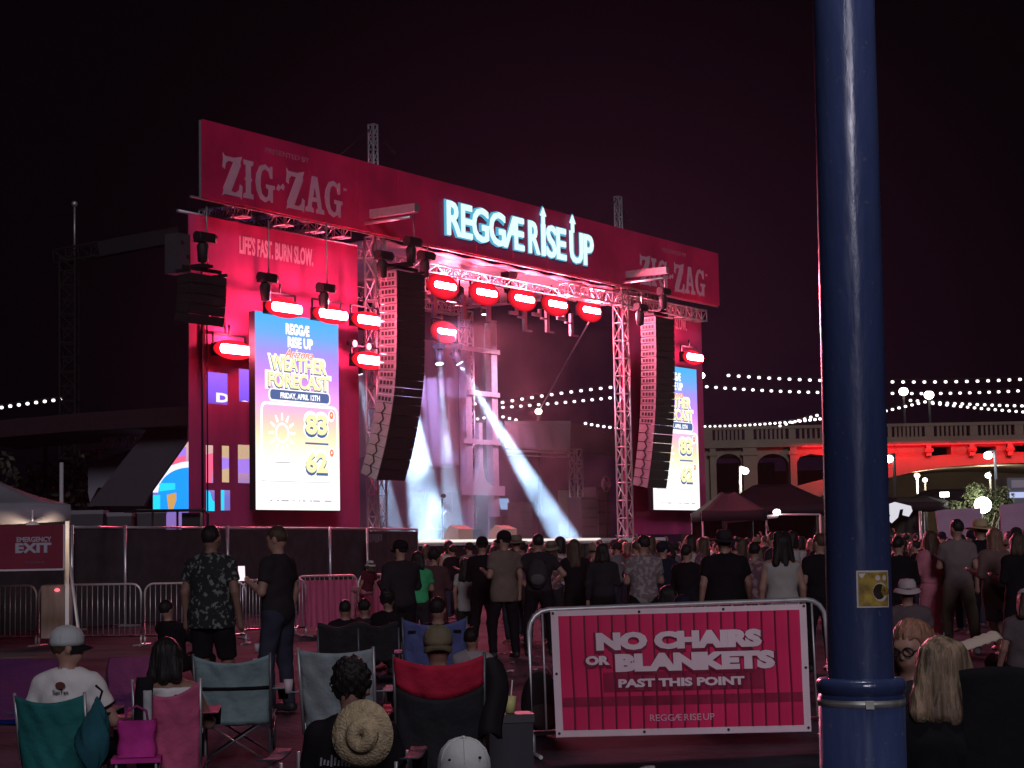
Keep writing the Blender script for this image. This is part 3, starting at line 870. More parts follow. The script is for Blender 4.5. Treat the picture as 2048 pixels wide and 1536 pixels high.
for i, (x, y, wpx, hpx, w_, lb) in enumerate(((1040, 1040, 22, 70, 4.5, 'tall black amplifier rack right of the laptop desk'), (1165, 1030, 30, 70, 4.0, 'black flight case stack at right of lit stage'), (1195, 1010, 28, 70, 6.5, 'dark equipment rack beside right lattice tower'))):
    u, z = su(x, 1075, w_); ua, _ = su(x - wpx / 2, y, w_); ub, _ = su(x + wpx / 2, y, w_); _, zt = su(x, y - hpx / 2, w_)
    t = sthing('equipment_rack', lb, 'rack', (ua + ub) / 2, w_, DZ)
    W2, H2 = (ub - ua) / 2, zt - DZ
    b = MB(); b.box2((-W2, -0.3, 0.06), (W2, 0.3, H2)); b.build('case', M('rack_grey', (0.09, 0.085, 0.09), 0.5), t)
    for k in range(4):
        b = MB(); b.box2((-W2 * 0.9, -0.33, H2 * (0.1 + 0.22 * k)), (W2 * 0.9, -0.302, H2 * (0.28 + 0.22 * k))); b.build('module', M('rack_front', (0.16, 0.16, 0.17), 0.4, 0.4), t)
    b = MB()
    for s in (-1, 1):
        b.tube((s * W2 * 0.7, -0.2, 0.03), (s * W2 * 0.7, 0.2, 0.03), 0.03)
    b.build('caster', black, t)
u, z = su(1212, 968, 5.0)
t = sthing('pedestal_fan', 'round pedestal fan standing by right lattice tower', 'fan', u, 5.0, DZ)
b = MB(); b.tube((0, 0, 0), (0, 0, z - DZ - 0.2), 0.035); b.lathe([(0, 0), (0.28, 0), (0.28, 0.04), (0, 0.06)], 16); b.build('stand', black, t)
b = MB(); b.lathe([(0.30, -0.06), (0.34, 0.0), (0.30, 0.06)], 20)
for k in range(8):
    a = k * math.pi / 4
    b.tube((0, 0, 0.06), (0.32 * math.cos(a), 0.32 * math.sin(a), 0.05), 0.012, n=5)
o = b.build('cage', steel, t); o.rotation_euler = (rad(90), 0, 0); o.location = (0, 0, z - DZ)
b = MB()
for k in range(3):
    b.ell((0.13 * math.cos(k * 2.094), 0.13 * math.sin(k * 2.094), 0), (0.13, 0.07, 0.015), 10, 6, rot=Matrix.Rotation(k * 2.094, 3, 'Z'))
o = b.build('blade', steel, t); o.rotation_euler = (rad(90), 0, 0); o.location = (0, 0, z - DZ)

# tented side bay behind the right of the stage: pale valance, lattice leg, dark roof
tb = sthing('side_tent', 'dark roofed tent with pale pleated valance behind right side of stage', 'tent', 0, 9.6)
(ua, za), (ub, zb) = su(1010, 842, 9.6), su(1143, 904, 9.6)
b = MB()
b.grid(lambda a, c: (ua + (ub - ua) * a, 0.07 * math.sin(a * 26 + 2 * c) * (1.2 - c), zb + (za - zb + 0.25 * a) * c), 60, 8)
b.build('valance', M('mauve_canvas', (0.36, 0.32, 0.38), 0.7, bump=0.5, bscale=2), tb, solid=0.02)
b = MB()
uc_, zc_ = su(1240, 866, 9.6)
b.add([(ua, 0.1, za), (ub, 0.1, za + 0.25), (ub + 4.5, 0.1, za - 0.3), (ub + 4.5, 6, za - 0.2), (ub, 6, za + 0.5), (ua, 6, za + 0.2)], [(0, 1, 4, 5), (1, 2, 3, 4)])
b.add([(ub + 0.02, 0.1, za + 0.2), (ub + 4.5, 0.1, za - 0.32), (ub + 4.5, 0.1, zb - 0.1), (ub + 0.02, 0.1, zb)], [(0, 1, 2, 3)])
b.build('roof', M('dark_canvas', (0.055, 0.045, 0.055), 0.8, bump=0.4, bscale=2), tb, solid=0.03)
for x in (1131, 1147):
    u, _ = su(x, 950, 9.6)
b = MB(); u, _ = su(1140, 950, 9.6); truss(b, (u, -0.3, 0), (u, -0.3, zb + 0.1), 0.42, 0.045, 9); b.build('leg', alu, tb)
b = MB(); b.tube((ua, -0.1, zb - 0.12), (ub, -0.1, zb - 0.05), 0.05); b.tube((ua, -0.1, zb - 0.3), (ub, -0.1, zb - 0.25), 0.03); b.build('rail', steel, tb)
b = MB(); b.box2((ub - 0.3, 0.5, 0), (ub + 1.6, 0.56, su(1150, 980, 9.6)[1])); b.build('side_panel', M('pale_panel', (0.36, 0.34, 0.28), 0.7), tb)

# ---------------------------------------------------------------- smoke and the moving lights inside it
sm = MB(); sm.box2((5.95, 1.3, DZ + 0.02), (21.9, 7.1, 9.6))
so = sm.build('smoke', [], None, S(0), SROT)
tag(so, 'thin stage smoke drifting over the deck, lit by pale blue beams', 'smoke', kind='stuff')
m = bpy.data.materials.new('stage_smoke'); m.use_nodes = True
t_ = m.node_tree
for n in list(t_.nodes): t_.nodes.remove(n)
mo = t_.nodes.new('ShaderNodeOutputMaterial'); vp = t_.nodes.new('ShaderNodeVolumePrincipled')
tc = t_.nodes.new('ShaderNodeTexCoord'); nz = t_.nodes.new('ShaderNodeTexNoise'); nz.inputs['Scale'].default_value = 0.75; nz.inputs['Detail'].default_value = 3
mr_ = t_.nodes.new('ShaderNodeMapRange'); mr_.inputs[1].default_value = 0.38; mr_.inputs[2].default_value = 0.68; mr_.inputs[3].default_value = 0.012; mr_.inputs[4].default_value = 0.11
t_.links.new(tc.outputs['Object'], nz.inputs['Vector']); t_.links.new(nz.outputs['Fac'], mr_.inputs[0]); sxs = t_.nodes.new('ShaderNodeSeparateXYZ'); t_.links.new(tc.outputs['Object'], sxs.inputs[0])
def ramp_(sock, a_, b_, c_, d_):
    q_ = t_.nodes.new('ShaderNodeMapRange'); q_.interpolation_type = 'SMOOTHSTEP'
    q_.inputs[1].default_value, q_.inputs[2].default_value, q_.inputs[3].default_value, q_.inputs[4].default_value = a_, b_, c_, d_
    t_.links.new(sock, q_.inputs[0]); return q_.outputs[0]
def mul_(a_, b_):
    q_ = t_.nodes.new('ShaderNodeMath'); q_.operation = 'MULTIPLY'; t_.links.new(a_, q_.inputs[0]); t_.links.new(b_, q_.inputs[1]); return q_.outputs[0]
dens_ = mul_(mul_(mr_.outputs[0], ramp_(sxs.outputs['Z'], 2.5, 8.0, 2.0, 0.16)), ramp_(sxs.outputs['X'], 14.0, 21.0, 1.0, 0.55))
t_.links.new(dens_, vp.inputs['Density'])
vp.inputs['Color'].default_value = (0.9, 0.9, 0.95, 1); vp.inputs['Anisotropy'].default_value = 0.2
t_.links.new(vp.outputs[0], mo.inputs['Volume'])
so.data.materials.append(m)
def beam(label, u, w_, z, tu, tw_, tz, energy, ang, col=(0.45, 0.70, 1.0)):
    t = sthing('moving_light', label, 'moving light', u, w_, z, 'moving lights on stage')
    d = Vector((tu - u, tw_ - w_, tz - z)).normalized()
    R = d.to_track_quat('-Z', 'Y').to_matrix()
    b = MB(); b.tube(-d * 0.25, d * 0.22, 0.15, 0.17, 14); b.build('head', blackp, t)
    b = MB(); b.tube(d * 0.225, d * 0.24, 0.14, 0.14, 14); b.build('lens', EM('beam_lens', (0.8, 0.92, 1.0), 4.0), t)
    b = MB(); b.box((0, 0, 0.42), (0.36, 0.3, 0.16)); b.tube((0, 0, 0.5), (0, 0, 0.95), 0.025, n=6); b.build('base', black, t)
    b = MB()
    for s in (-0.19, 0.19):
        b.bar((s, 0, 0.34), (s, 0, -0.03), 0.05, 0.09)
    b.build('yoke', black, t)
    L = bpy.data.lights.new('beam', 'SPOT'); L.energy = energy; L.color = col; L.spot_size = rad(ang); L.spot_blend = 0.35; L.shadow_soft_size = 0.08
    lo = bpy.data.objects.new('beam', L); COL.objects.link(lo); lo.parent = t; lo.location = d * 0.30
    lo.rotation_euler = d.to_track_quat('-Z', 'Y').to_euler()
u, z = su(913, 716, 5.5)
beam('moving light hung left of mast, throwing wide pale beam to right', u, 5.5, z, *(su(1130, 1068, 2.2)[0], 2.2, DZ), 280000, 8.5)
u, z = su(878, 716, 5.5)
beam('moving light left of its twin under lone red strobe', u, 5.5, z, *(su(905, 1000, 4.0)[0], 4.0, DZ + 0.5), 70000, 8.0)
beam('moving light hidden high behind left loudspeaker array', *(su(800, 720, 4.5)[0], 4.5, 8.8), *(su(860, 1060, 1.6)[0], 1.6, DZ), 150000, 11.0)
beam('moving light by left lattice tower below red light bars', *(su(714, 735, 3.0)[0], 3.0, su(714, 735, 3.0)[1]), *(su(790, 1030, 2.6)[0], 2.6, DZ), 45000, 9.0)
beam('moving light high near stage centre aimed at deck front', 15.5, 3.0, 10.0, *(su(965, 1035, 3.0)[0], 3.0, DZ), 25000, 8.0)

def added_wash(label, u, w_, z, tu, tw_, tz, energy, ang, col):  # added lamps to brighten drape, mast and valance; no such fixtures known
    t = sthing('added_wash_lamp', label, 'stage light', u, w_, z, 'added lavender wash lamps in the stage roof')
    d = Vector((tu - u, tw_ - w_, tz - z)).normalized()
    b = MB(); b.tube(-d * 0.3, d * 0.1, 0.13, 0.18, 14); b.build('housing', black, t)
    b = MB(); b.tube(d * 0.105, d * 0.12, 0.16, 0.16, 14); b.build('lens', EM('added_wash_lens', (0.7, 0.5, 1.0), 3.0), t)
    b = MB(); b.tube((0, 0, 0), (0, 0, 0.7), 0.03, n=6); b.build('hanger', black, t)
    L = bpy.data.lights.new('wash', 'SPOT'); L.energy = energy; L.color = col; L.spot_size = rad(ang); L.spot_blend = 0.8; L.shadow_soft_size = 0.1
    lo = bpy.data.objects.new('wash', L); COL.objects.link(lo); lo.parent = t; lo.location = d * 0.2
    lo.rotation_euler = d.to_track_quat('-Z', 'Y').to_euler()
added_wash('added lavender wash lamp high under stage roof aimed at back drape', 14.5, 3.4, 10.4, 19.5, 8.0, 5.0, 5200, 60, (0.62, 0.42, 1.0))
added_wash('added pink wash lamp high under stage roof aimed at grey mast', 22.3, 4.0, 10.5, 24.0, 9.0, 5.0, 4200, 75, (1.0, 0.42, 0.62))
# ================================================================ the surroundings
fabric_black = M('fence_fabric', (0.045, 0.036, 0.042), 0.9, var=0.25, vscale=3, bump=0.4, bscale=6)
whitep = M('white_paint', (0.70, 0.68, 0.68), 0.5)
canvas_grey = M('grey_canvas', (0.21, 0.195, 0.22), 0.8, var=0.1, vscale=2, bump=0.3, bscale=2)
ZV = Vector((0, 0, 1))

# ---------------------------------------------------------------- black screened fence before the left wing
fa, fb = ground(140, 40.0), ground(735, 52.5)
fd = (fb - fa); fl = fd.length; frot = math.atan2(fd.y, fd.x)
def fdist(px):            # distance along the fence line at photo column px
    d = ray(px, hz(px)); n = Vector((-fd.y, fd.x, 0))
    t = fa.dot(n) / d.dot(n)
    return ((d * t) - fa).dot(fd.normalized())
fen = thing('screened_fence', 'long fence of black screening fabric with pale top rail before left wing', 'fence', fa, frot)
cuts = [fdist(x) for x in (-20, 140, 247, 452, 657, 740)]
for i in range(5):
    x0, x1 = cuts[i], cuts[i + 1]
    b = MB(); b.grid(lambda a, c: (x0 + 0.03 + (x1 - x0 - 0.06) * a, 0.03 * math.sin(a * 9 + i) * math.sin(c * 3), 0.05 + 2.12 * c), 16, 6); b.build('fabric_screen', fabric_black, fen)
    b = MB(); b.tube((x0 + 0.05, -0.02, 2.21), (x1 - 0.05, -0.02, 2.21), 0.028); b.build('top_rail', alu, fen)
for x in cuts[1:]:
    b = MB(); b.tube((x, -0.05, 0), (x, -0.05, 2.26), 0.036); b.box((x, -0.05, 0.02), (0.3, 0.6, 0.04)); b.build('post', alu, fen)
e0, e1 = ground(736, 51), ground(836, 54.5)
ed = e1 - e0
t = thing('fence_panel', 'separate black screen panel with faded pale lettering at right end of fence', 'fence', e0, math.atan2(ed.y, ed.x))
b = MB(); b.box2((0.04, -0.03, 0.05), (ed.length - 0.04, 0.03, 2.12)); b.build('fabric_screen', fabric_black, t)
b = MB(); b.tube((0, 0, 0), (0, 0, 2.2), 0.035); b.tube((ed.length, 0, 0), (ed.length, 0, 2.2), 0.035); b.tube((0, 0, 2.18), (ed.length, 0, 2.18), 0.035); b.build('frame', steel, t)
b = MB()
rr = random.Random(5)
for k in range(9):      # a smudged line of print, too blurred to read
    b.box2((0.02 + 0.11 * k, -0.036, 1.86 - rr.random() * 0.06), (0.09 + 0.11 * k - rr.random() * 0.03, -0.032, 2.04))
b.build('faded_print', M('faded_print', (0.16, 0.14, 0.17), 0.8), t)

# ---------------------------------------------------------------- crowd barriers
def barrier(name, label, p0, p1, mat_, h=1.08, bars=17, lean=0.0, group=None, thick=0.021):
    d = p1 - p0
    L = d.length
    t = thing(name, label, 'barrier', p0, math.atan2(d.y, d.x), group)
    t.rotation_euler = (lean, 0, math.atan2(d.y, d.x))
    r = 0.16
    z0 = 0.17
    pts = [(0, 0, z0)]
    pts += [(0, 0, h - r)] + [(r - r * math.cos(a), 0, h - r + r * math.sin(a)) for a in (0.4, 0.8, 1.2)] + [(r, 0, h)]
    pts += [(L - r, 0, h)] + [(L - r + r * math.sin(a), 0, h - r + r * math.cos(a)) for a in (0.4, 0.8, 1.2)] + [(L, 0, h - r), (L, 0, z0)]
    b = MB(); b.path(pts, thick, 8, closed=True); b.build('frame', mat_, t)
    b = MB()
    for i in range(1, bars + 1):
        x = L * i / (bars + 1)
        b.tube((x, 0, z0), (x, 0, h), 0.0085, n=6)
    b.build('bars', mat_, t)
    for x in (0.0, L):
        b = MB(); b.tube((x, 0, 0), (x, 0, z0 + 0.02), 0.02); b.tube((x, -0.32, 0.015), (x, 0.32, 0.015), 0.016); b.build('foot', mat_, t)
    return t, L
bsteel = M('barrier_steel', (0.50, 0.46, 0.48), 0.4, 0.6, var=0.15, vscale=10)
for (x0, Y0), (x1, Y1), lb in (((-125, 33.5), (72, 33.2), 'steel crowd barrier at far left edge below the exit sign'), ((78, 33.2), (282, 32.8), 'steel crowd barrier with pale board leaning on its left end'), ((290, 32.8), (492, 32.6), 'steel crowd barrier behind man in patterned shirt'), ((486, 34.6), (612, 35.2), 'crowd barrier behind the man holding a phone')):
    barrier('crowd_barrier', lb, ground(x0, Y0), ground(x1, Y1), bsteel, bars=18, group='steel crowd barriers along the left')
p0 = ground(83, 32.7); p1 = ground(141, 32.6)
t = thing('leaning_board', 'pale board leaning on left crowd barrier with small red light', 'board', p0, 0)
b = MB(); b.box2((0, -0.03, 0.16), (p1.x - p0.x, 0.0, 1.08)); b.build('face', M('pale_board', (0.46, 0.36, 0.36), 0.7, var=0.2, vscale=3, stretch=(4, 1, 0.6)), t)
b = MB(); b.ell((0.28, -0.04, 1.0), (0.05, 0.02, 0.03), 10, 6); b.build('marker_light', EM('marker_red', (1, 0.15, 0.2), 1.5), t)
for (x0, Y0), (x1, Y1), lb in (((592, 35.6), (716, 36.2), 'crowd barrier hung with pink red cloth left of seated group'), ((718, 36.2), (832, 36.8), 'crowd barrier hung with pink red cloth behind man in cap')):
    t, L = barrier('crowd_barrier', lb, ground(x0, Y0), ground(x1, Y1), bsteel, h=1.12, bars=12, group='cloth hung crowd barriers')
    b = MB(); b.grid(lambda a, c: (0.05 + (L - 0.1) * a, -0.05 + 0.012 * math.sin(a * 60 + c), 0.14 + 0.9 * c), 60, 3)
    b.build('cloth', M('pink_red_cloth', (0.42, 0.075, 0.15), 0.8, var=0.18, vscale=4, stretch=(6, 1, 0.6)), t)

# ---------------------------------------------------------------- exit tent at the left edge
ez = ground(134, 30.2) - Vector((1.80, -1.08, 0))
tent = thing('canopy_tent', 'pale pop-up canopy with lit underside and white legs at left edge', 'tent', ez, rad(14))
hw = 1.53
b = MB()
zE, zP = 2.42, 3.05
cs = [(-hw, -hw), (hw, -hw), (hw, hw), (-hw, hw)]
for i in range(4):
    a_, c_ = cs[i], cs[(i + 1) % 4]
    b.grid(lambda s, k: ((a_[0] * (1 - s) + c_[0] * s) * (1 - k), (a_[1] * (1 - s) + c_[1] * s) * (1 - k), zE + (zP - zE) * k - 0.10 * math.sin(math.pi * k) * 0.6), 8, 8)
b.build('roof', canvas_grey, tent, solid=0.012)
for i in range(4):
    a_, c_ = cs[i], cs[(i + 1) % 4]
    b = MB(); b.grid(lambda s, k: (a_[0] * (1 - s) + c_[0] * s, a_[1] * (1 - s) + c_[1] * s, zE - 0.26 * k - 0.05 * math.sin(math.pi * s) * k), 10, 2); b.build('valance', canvas_grey, tent, solid=0.012)
for x, y in cs:
    b = MB(); b.bar((x * 0.97, y * 0.97, 0), (x * 0.97, y * 0.97, zE - 0.02), 0.06); b.build('leg', whitep, tent)
b = MB(); b.bar((hw * 0.97, -hw * 0.9, 1.8), (hw * 1.12, -hw * 1.0, 0.02), 0.035); b.build('guy_strut', whitep, tent)
t = thing('bulb_lamp', 'small lit work lamp hanging under left canopy above exit sign', 'lamp', at(65, 1055, 29.8))
b = MB(); b.ell((0, 0, 0), (0.085, 0.085, 0.075), 14, 8); b.build('bulb', EM('lamp_warm_white', (1.0, 0.88, 0.72), 6.0), t)
b = MB(); b.lathe([(0.13, -0.01), (0.10, 0.07), (0.03, 0.10)], 14); b.tube((0, 0, 0.09), (0, 0, 0.28), 0.012); b.build('shade', whitep, t)
L = bpy.data.lights.new('bulb', 'POINT'); L.energy = 26; L.color = (1.0, 0.8, 0.55); L.shadow_soft_size = 0.05
lo = bpy.data.objects.new('bulb', L); COL.objects.link(lo); lo.parent = t; lo.location = (0, 0, -0.12)
p0, p1 = at(-60, 1140, 29.6), at(126, 1138, 29.6)
_, zt = 0, at(60, 1050, 29.6).z
t = thing('exit_sign', 'dark red emergency exit banner hanging under the left canopy', 'sign', (p0.x, 29.6, p0.z), 0)
W_ = p1.x - p0.x; H_ = zt - p0.z
b = MB(); b.box2((0, 0, 0), (W_, 0.02, H_)); b.build('panel', M('dark_red_vinyl', (0.16, 0.012, 0.03), 0.6, var=0.1, vscale=2), t)
b = MB()
b.box2((-0.02, -0.004, -0.03), (W_ + 0.02, 0.024, -0.001)); b.box2((W_ + 0.001, -0.004, 0), (W_ + 0.03, 0.024, H_)); b.build('hem', M('hem_grey', (0.55, 0.45, 0.48), 0.6), t)
xo = at(31, 1100, 29.6).x - p0.x; xe = at(103, 1100, 29.6).x - p0.x
greyprint = M('grey_print', (0.34, 0.30, 0.36), 0.6)
b = MB(); b.text('EXIT', UP(xo, -0.008, at(60, 1106, 29.6).z - p0.z), height=0.17, width=xe - xo, bold=0.05, thick=0.006); b.build('lettering', greyprint, t)
b = MB(); b.text('EMERGENCY', UP(xo + 0.02, -0.008, at(60, 1084, 29.6).z - p0.z), height=0.085, width=xe - xo - 0.02, bold=0.03, thick=0.006); b.build('lettering', greyprint, t)
b = MB(); b.text('REGGÆ RISE UP', UP(xo + 0.16, -0.008, at(60, 1127, 29.6).z - p0.z), height=0.035, width=0.3, thick=0.006); b.build('lettering', M('dim_grey_print', (0.16, 0.10, 0.13), 0.6), t)

# ---------------------------------------------------------------- dark things left of the stage
dk = M('dark_canvas', (0.055, 0.045, 0.055), 0.8)
def pxplate(name, label, cat, pts, Y, depth, mat_, part='face'):
    """a slab standing Y metres ahead; outline in metres from its lower left corner"""
    P = [at(x, y, Y) for x, y in pts]
    x0 = min(p.x for p in P); z0 = min(p.z for p in P)
    t = thing(name, label, cat, (x0, Y, max(0, z0)), 0)
    b = MB(); b.plate([[(p.x - x0, p.z - max(0, z0)) for p in P]], depth, mat=UP(0, depth / 2, 0)); b.build(part, mat_, t)
    return t
side = pxplate('side_roof', 'dark side roof stretching left from the red wing wall', 'roof', [(-60, 846), (160, 826), (376, 812), (376, 850), (150, 862), (-60, 880)], 52, 5.0, M('maroon_canvas', (0.022, 0.007, 0.011), 0.8, var=0.2), 'canopy')
b = MB()
zz = at(-60, 880, 52).z - side.location.z
for x in (1.0, 4.2): b.tube((x, 4.5, -side.location.z), (x, 4.5, 0.3), 0.08)
b.build('post', black, side)
pxplate('sloping_canvas', 'black sloping canvas wall hiding left part of the picture wall', 'canvas wall', [(374, 848), (300, 852), (175, 1012), (288, 1012), (300, 985), (374, 880)], 53.0, 0.3, dk, 'cover')
pxplate('hanging_drape', 'grey drape hanging under dark side roof left of stage', 'drape', [(176, 918), (192, 915), (200, 920), (262, 898), (255, 930), (210, 975), (196, 975), (180, 1005), (176, 985)], 55, 0.2, M('grey_drape', (0.17, 0.16, 0.19), 0.8, bump=0.5, bscale=2), 'cloth')
t = thing('ceiling_truss', 'short lattice truss under the dark side roof', 'truss', at(208, 889, 55.2))
p1 = at(310, 877, 55.2) - t.location
b = MB(); truss(b, (0, 0, 0), p1, 0.35, 0.025, 8); b.build('lattice', steel, t)
t = thing('light_pole', 'thin white pole standing in the dark left of stage', 'pole', ground(122, 50))
b = MB(); b.tube((0, 0, 0), (0, 0, at(122, 925, 50).z), 0.055); b.build('shaft', M('dim_white', (0.40, 0.38, 0.38), 0.6), t)
b = MB(); b.bar((-0.5, 0, 2.4), (0.0, 0, 2.4), 0.05); b.bar((0, 0, 1.7), (-0.6, 0, 1.75), 0.04); b.build('cross_arm', steel, t)
# far goalpost truss, almost lost in the night
t = thing('truss_gantry', 'dark goalpost truss far left, barely visible against night sky', 'truss', (0, 60, 0), 0)
gx = [at(x, 700, 60).x for x in (124, 140, 156)]
zt = at(135, 515, 60).z
gd = M('gantry_steel', (0.009, 0.008, 0.010), 0.8)
b = MB(); truss(b, (at(140, 700, 60).x, 0, 0), (at(138, 530, 60).x, 0, zt), 0.5, 0.035, 24); b.build('tower', gd, t)
pb_ = at(360, 470, 60)
b = MB(); truss(b, (at(110, 515, 60).x, 0, zt), (pb_.x, 0, pb_.z), 0.42, 0.04, 10)
b.bar((at(200, 700, 60).x, -0.22, at(200, 500, 60).z), (pb_.x, -0.22, pb_.z), 0.5, 0.04); b.build('boom', gd, t)
b = MB(); b.tube((at(149, 500, 60).x, 0, zt), (at(149, 500, 60).x, 0, at(149, 410, 60).z), 0.03); b.ell((at(149, 500, 60).x, 0, at(149, 408, 60).z), (0.1, 0.1, 0.1)); b.build('aerial', steel, t)
# low clutter behind the fence
for i, (x0, x1, y0, Y, lb) in enumerate(((140, 205, 1022, 46, 'low dark crate behind fence, right of left canopy'), (215, 262, 1026, 46, 'pale topped crate behind fence under the sloping canvas'), (275, 330, 1020, 47, 'dark road case behind fence by the picture wall'))):
    p = ground((x0 + x1) / 2, Y); wd = (x1 - x0) * Y / FPX; h = at(x0, y0, Y).z
    t = thing('road_case', lb, 'case', p, rad(4 * i))
    b = MB(); b.box2((-wd / 2, 0, 0.12), (wd / 2, 0.6, h)); b.build('body', M('case_dark', (0.05, 0.045, 0.05), 0.6), t)
    b = MB(); b.box2((-wd / 2 - 0.02, -0.02, h - 0.09), (wd / 2 + 0.02, 0.62, h + 0.012)); b.build('lid', M('case_lid', (0.16, 0.15, 0.17), 0.5, 0.3), t)
    b = MB(); b.tube((-wd / 3, 0.1, 0.06), (-wd / 3, 0.5, 0.06), 0.06); b.tube((wd / 3, 0.1, 0.06), (wd / 3, 0.5, 0.06), 0.06); b.build('caster', black, t)
pr = ground(405, 45)
t = thing('guard_rail', 'black bent handrail before left wing wall', 'rail', pr)
b = MB(); h1 = at(405, 1020, 45).z
b.path([(-1.9, 0, h1), (0.05, 0, h1), (0.14, 0, h1 - 0.1), (0.14, 0, 1.2)], 0.04); b.path([(-0.6, 0, h1), (-0.6, 0, 1.2)], 0.03); b.path([(-1.2, 0, h1), (-1.2, 0, 1.2)], 0.03)
b.box2((-0.55, 0.3, 0), (-0.1, 0.7, h1 - 0.05)); b.build('rail', black, t)

# a tree and pale shrubs in the gloom at far left
def tree(name, label, px, Y, htop, wcrown, zb, n, mat_, seed, leaf=0.35):
    R = random.Random(seed)
    p = ground(px, Y)
    t = thing(name, label, 'tree', p)
    b = MB(); b.tube((0, 0, 0), (0.1, 0, zb + 0.6), 0.16, 0.10)
    for k in range(5):
        a = k * 1.3
        b.tube((0.08, 0, zb + 0.2), (wcrown * 0.3 * math.cos(a), wcrown * 0.3 * math.sin(a), zb + (htop - zb) * 0.6), 0.07, 0.02, 6)
    b.build('trunk', M('bark', (0.10, 0.08, 0.06), 0.9), t)
    cl = [(R.uniform(-.36, .36) * wcrown, R.uniform(-.3, .3) * wcrown, zb + (htop - zb) * R.uniform(.15, .85), R.uniform(.14, .26) * wcrown) for _ in range(11)]
    v, f = [], []
    for k in range(n):
        c = R.choice(cl)
        d = Vector((R.gauss(0, 1), R.gauss(0, 1), R.gauss(0, 1))).normalized() * c[3] * R.random() ** 0.4
        q_ = Vector((c[0], c[1], c[2])) + d
        if q_.z > htop: q_.z = htop - R.random() * 0.1
        a = Vector((R.gauss(0, 1), R.gauss(0, 1), R.gauss(0, 1))).normalized(); c2 = a.orthogonal().normalized() * leaf * 0.45
        i0 = len(v)
        v += [q_ - a * leaf * .5, q_ + c2 * .6, q_ + a * leaf * .5, q_ - c2 * .6]; f.append((i0, i0 + 1, i0 + 2, i0 + 3))
    b = MB(); b.add(v, f); b.build('crown', mat_, t)
    return t
leafm = M('leaf_green', (0.075, 0.085, 0.045), 0.7, var=0.5, vscale=1.5)
tree('tree', 'dim bushy tree in the dark behind left canopy', 70, 58, at(70, 905, 58).z, 4.6, 1.6, 900, M('dim_leaf', (0.10, 0.085, 0.065), 0.8, var=0.4), 4, 0.3)

# ---------------------------------------------------------------- bridge
Yb = 130.0
def bp(x, y):
    p = at(x, y, Yb); return (p.x, p.z)
conc = M('bridge_concrete', (0.21, 0.17, 0.125), 0.85, var=0.14, vscale=0.5, bump=0.3, bscale=1.5)
bridge = thing('arched_bridge', 'concrete arched road bridge washed with red light in the background', 'bridge', (0, Yb, 0))
def arch(x0, x1, ytop, ybot, n=12):
    (xa, za), (xb, _) = bp(x0, ytop), bp(x1, ytop)
    _, zb_ = bp((x0 + x1) / 2, ybot)
    cx, rx = (xa + xb) / 2, (xb - xa) / 2
    rz = rx * 0.75
    return [(xa, zb_)] + [(cx - rx * math.cos(math.pi * i / n), za - rz + rz * math.sin(math.pi * i / n)) for i in range(n + 1)] + [(xb, zb_)]
holes = [arch(1432, 1482, 908, 1040), arch(1514, 1577, 908, 1040)]
tri = [bp(1593, 972), bp(1593, 925), bp(1600, 914), bp(1622, 908), bp(1650, 911), bp(1658, 918), bp(1660, 955), bp(1625, 964)]
ops = [[bp(1862, 893), bp(1902, 893), bp(1902, 909), bp(1862, 912)], [bp(1952, 893), bp(1992, 893), bp(1992, 906), bp(1952, 907)], [bp(2028, 891), bp(2062, 890), bp(2062, 904), bp(2028, 904)]]
low = [(1394, 1060), (1432, 1060), (1514, 1060), (1577, 1060), (1590, 1012), (1612, 998), (1650, 986), (1710, 969), (1780, 953), (1835, 940), (1900, 931), (1975, 926), (2048, 924), (2150, 928), (2300, 945), (2300, 886), (1394, 892)]
b = MB(); b.plate([[bp(*p) for p in low]] + holes + [tri] + ops, 1.4, mat=UP(0, 0.7, 0)); b.build('spandrel_wall', conc, bridge)
# soffit of the main arch going back under the deck
cv = [bp(*p) for p in ((1590, 1014), (1650, 988), (1710, 971), (1780, 955), (1835, 942), (1900, 933), (1975, 928), (2048, 926), (2150, 930), (2300, 947))]
b = MB(); n = len(cv); b.add([(x, 1.4, z) for x, z in cv] + [(x, 15.0, z) for x, z in cv], [(i, i + 1, n + i + 1, n + i) for i in range(n - 1)], smooth=True)
b.build('arch_soffit', conc, bridge)
b = MB(); b.plate([[(x, z - 0.0) for x, z in cv] + [(x, z + 0.28) for x, z in reversed(cv)]], 0.16, mat=UP(0, -0.085, 0)); b.build('arch_ring', conc, bridge)
xl, _ = bp(1390, 880); xr, _ = bp(2300, 880)
_, z0 = bp(1700, 892); _, z1 = bp(1700, 884); _, zt = bp(1700, 851)
b = MB(); b.box2((xl, -0.5, z0), (xr, 16, z1)); b.build('deck', conc, bridge)
b = MB()
b.box2((xl, -0.35, zt - 0.16), (xr, 0.05, zt + 0.06)); b.box2((xl, -0.3, z1 + 0.003), (xr, 0.0, z1 + 0.28))
gx = [1394, 1424, 1488, 1506, 1576, 1590, 1672, 1690, 1774, 1782, 1848, 1866, 1938, 1954, 2027, 2045, 2120, 2138, 2210]
x = xl
pil = [(bp(gx[i], 870)[0], bp(gx[i + 1], 870)[0]) for i in range(0, len(gx) - 1, 2)]
for a_, c_ in pil:
    b.box2((a_, -0.32, z1 + 0.285), (c_, 0.02, zt - 0.165))
for i in range(len(pil) - 1):
    x0, x1 = pil[i][1], pil[i + 1][0]
    k = 8
    for j in range(1, k):
        xx = x0 + (x1 - x0) * j / k
        b.box2((xx - 0.085, -0.26, z1 + 0.285), (xx + 0.085, -0.04, zt - 0.165))
b.build('balustrade', conc, bridge)
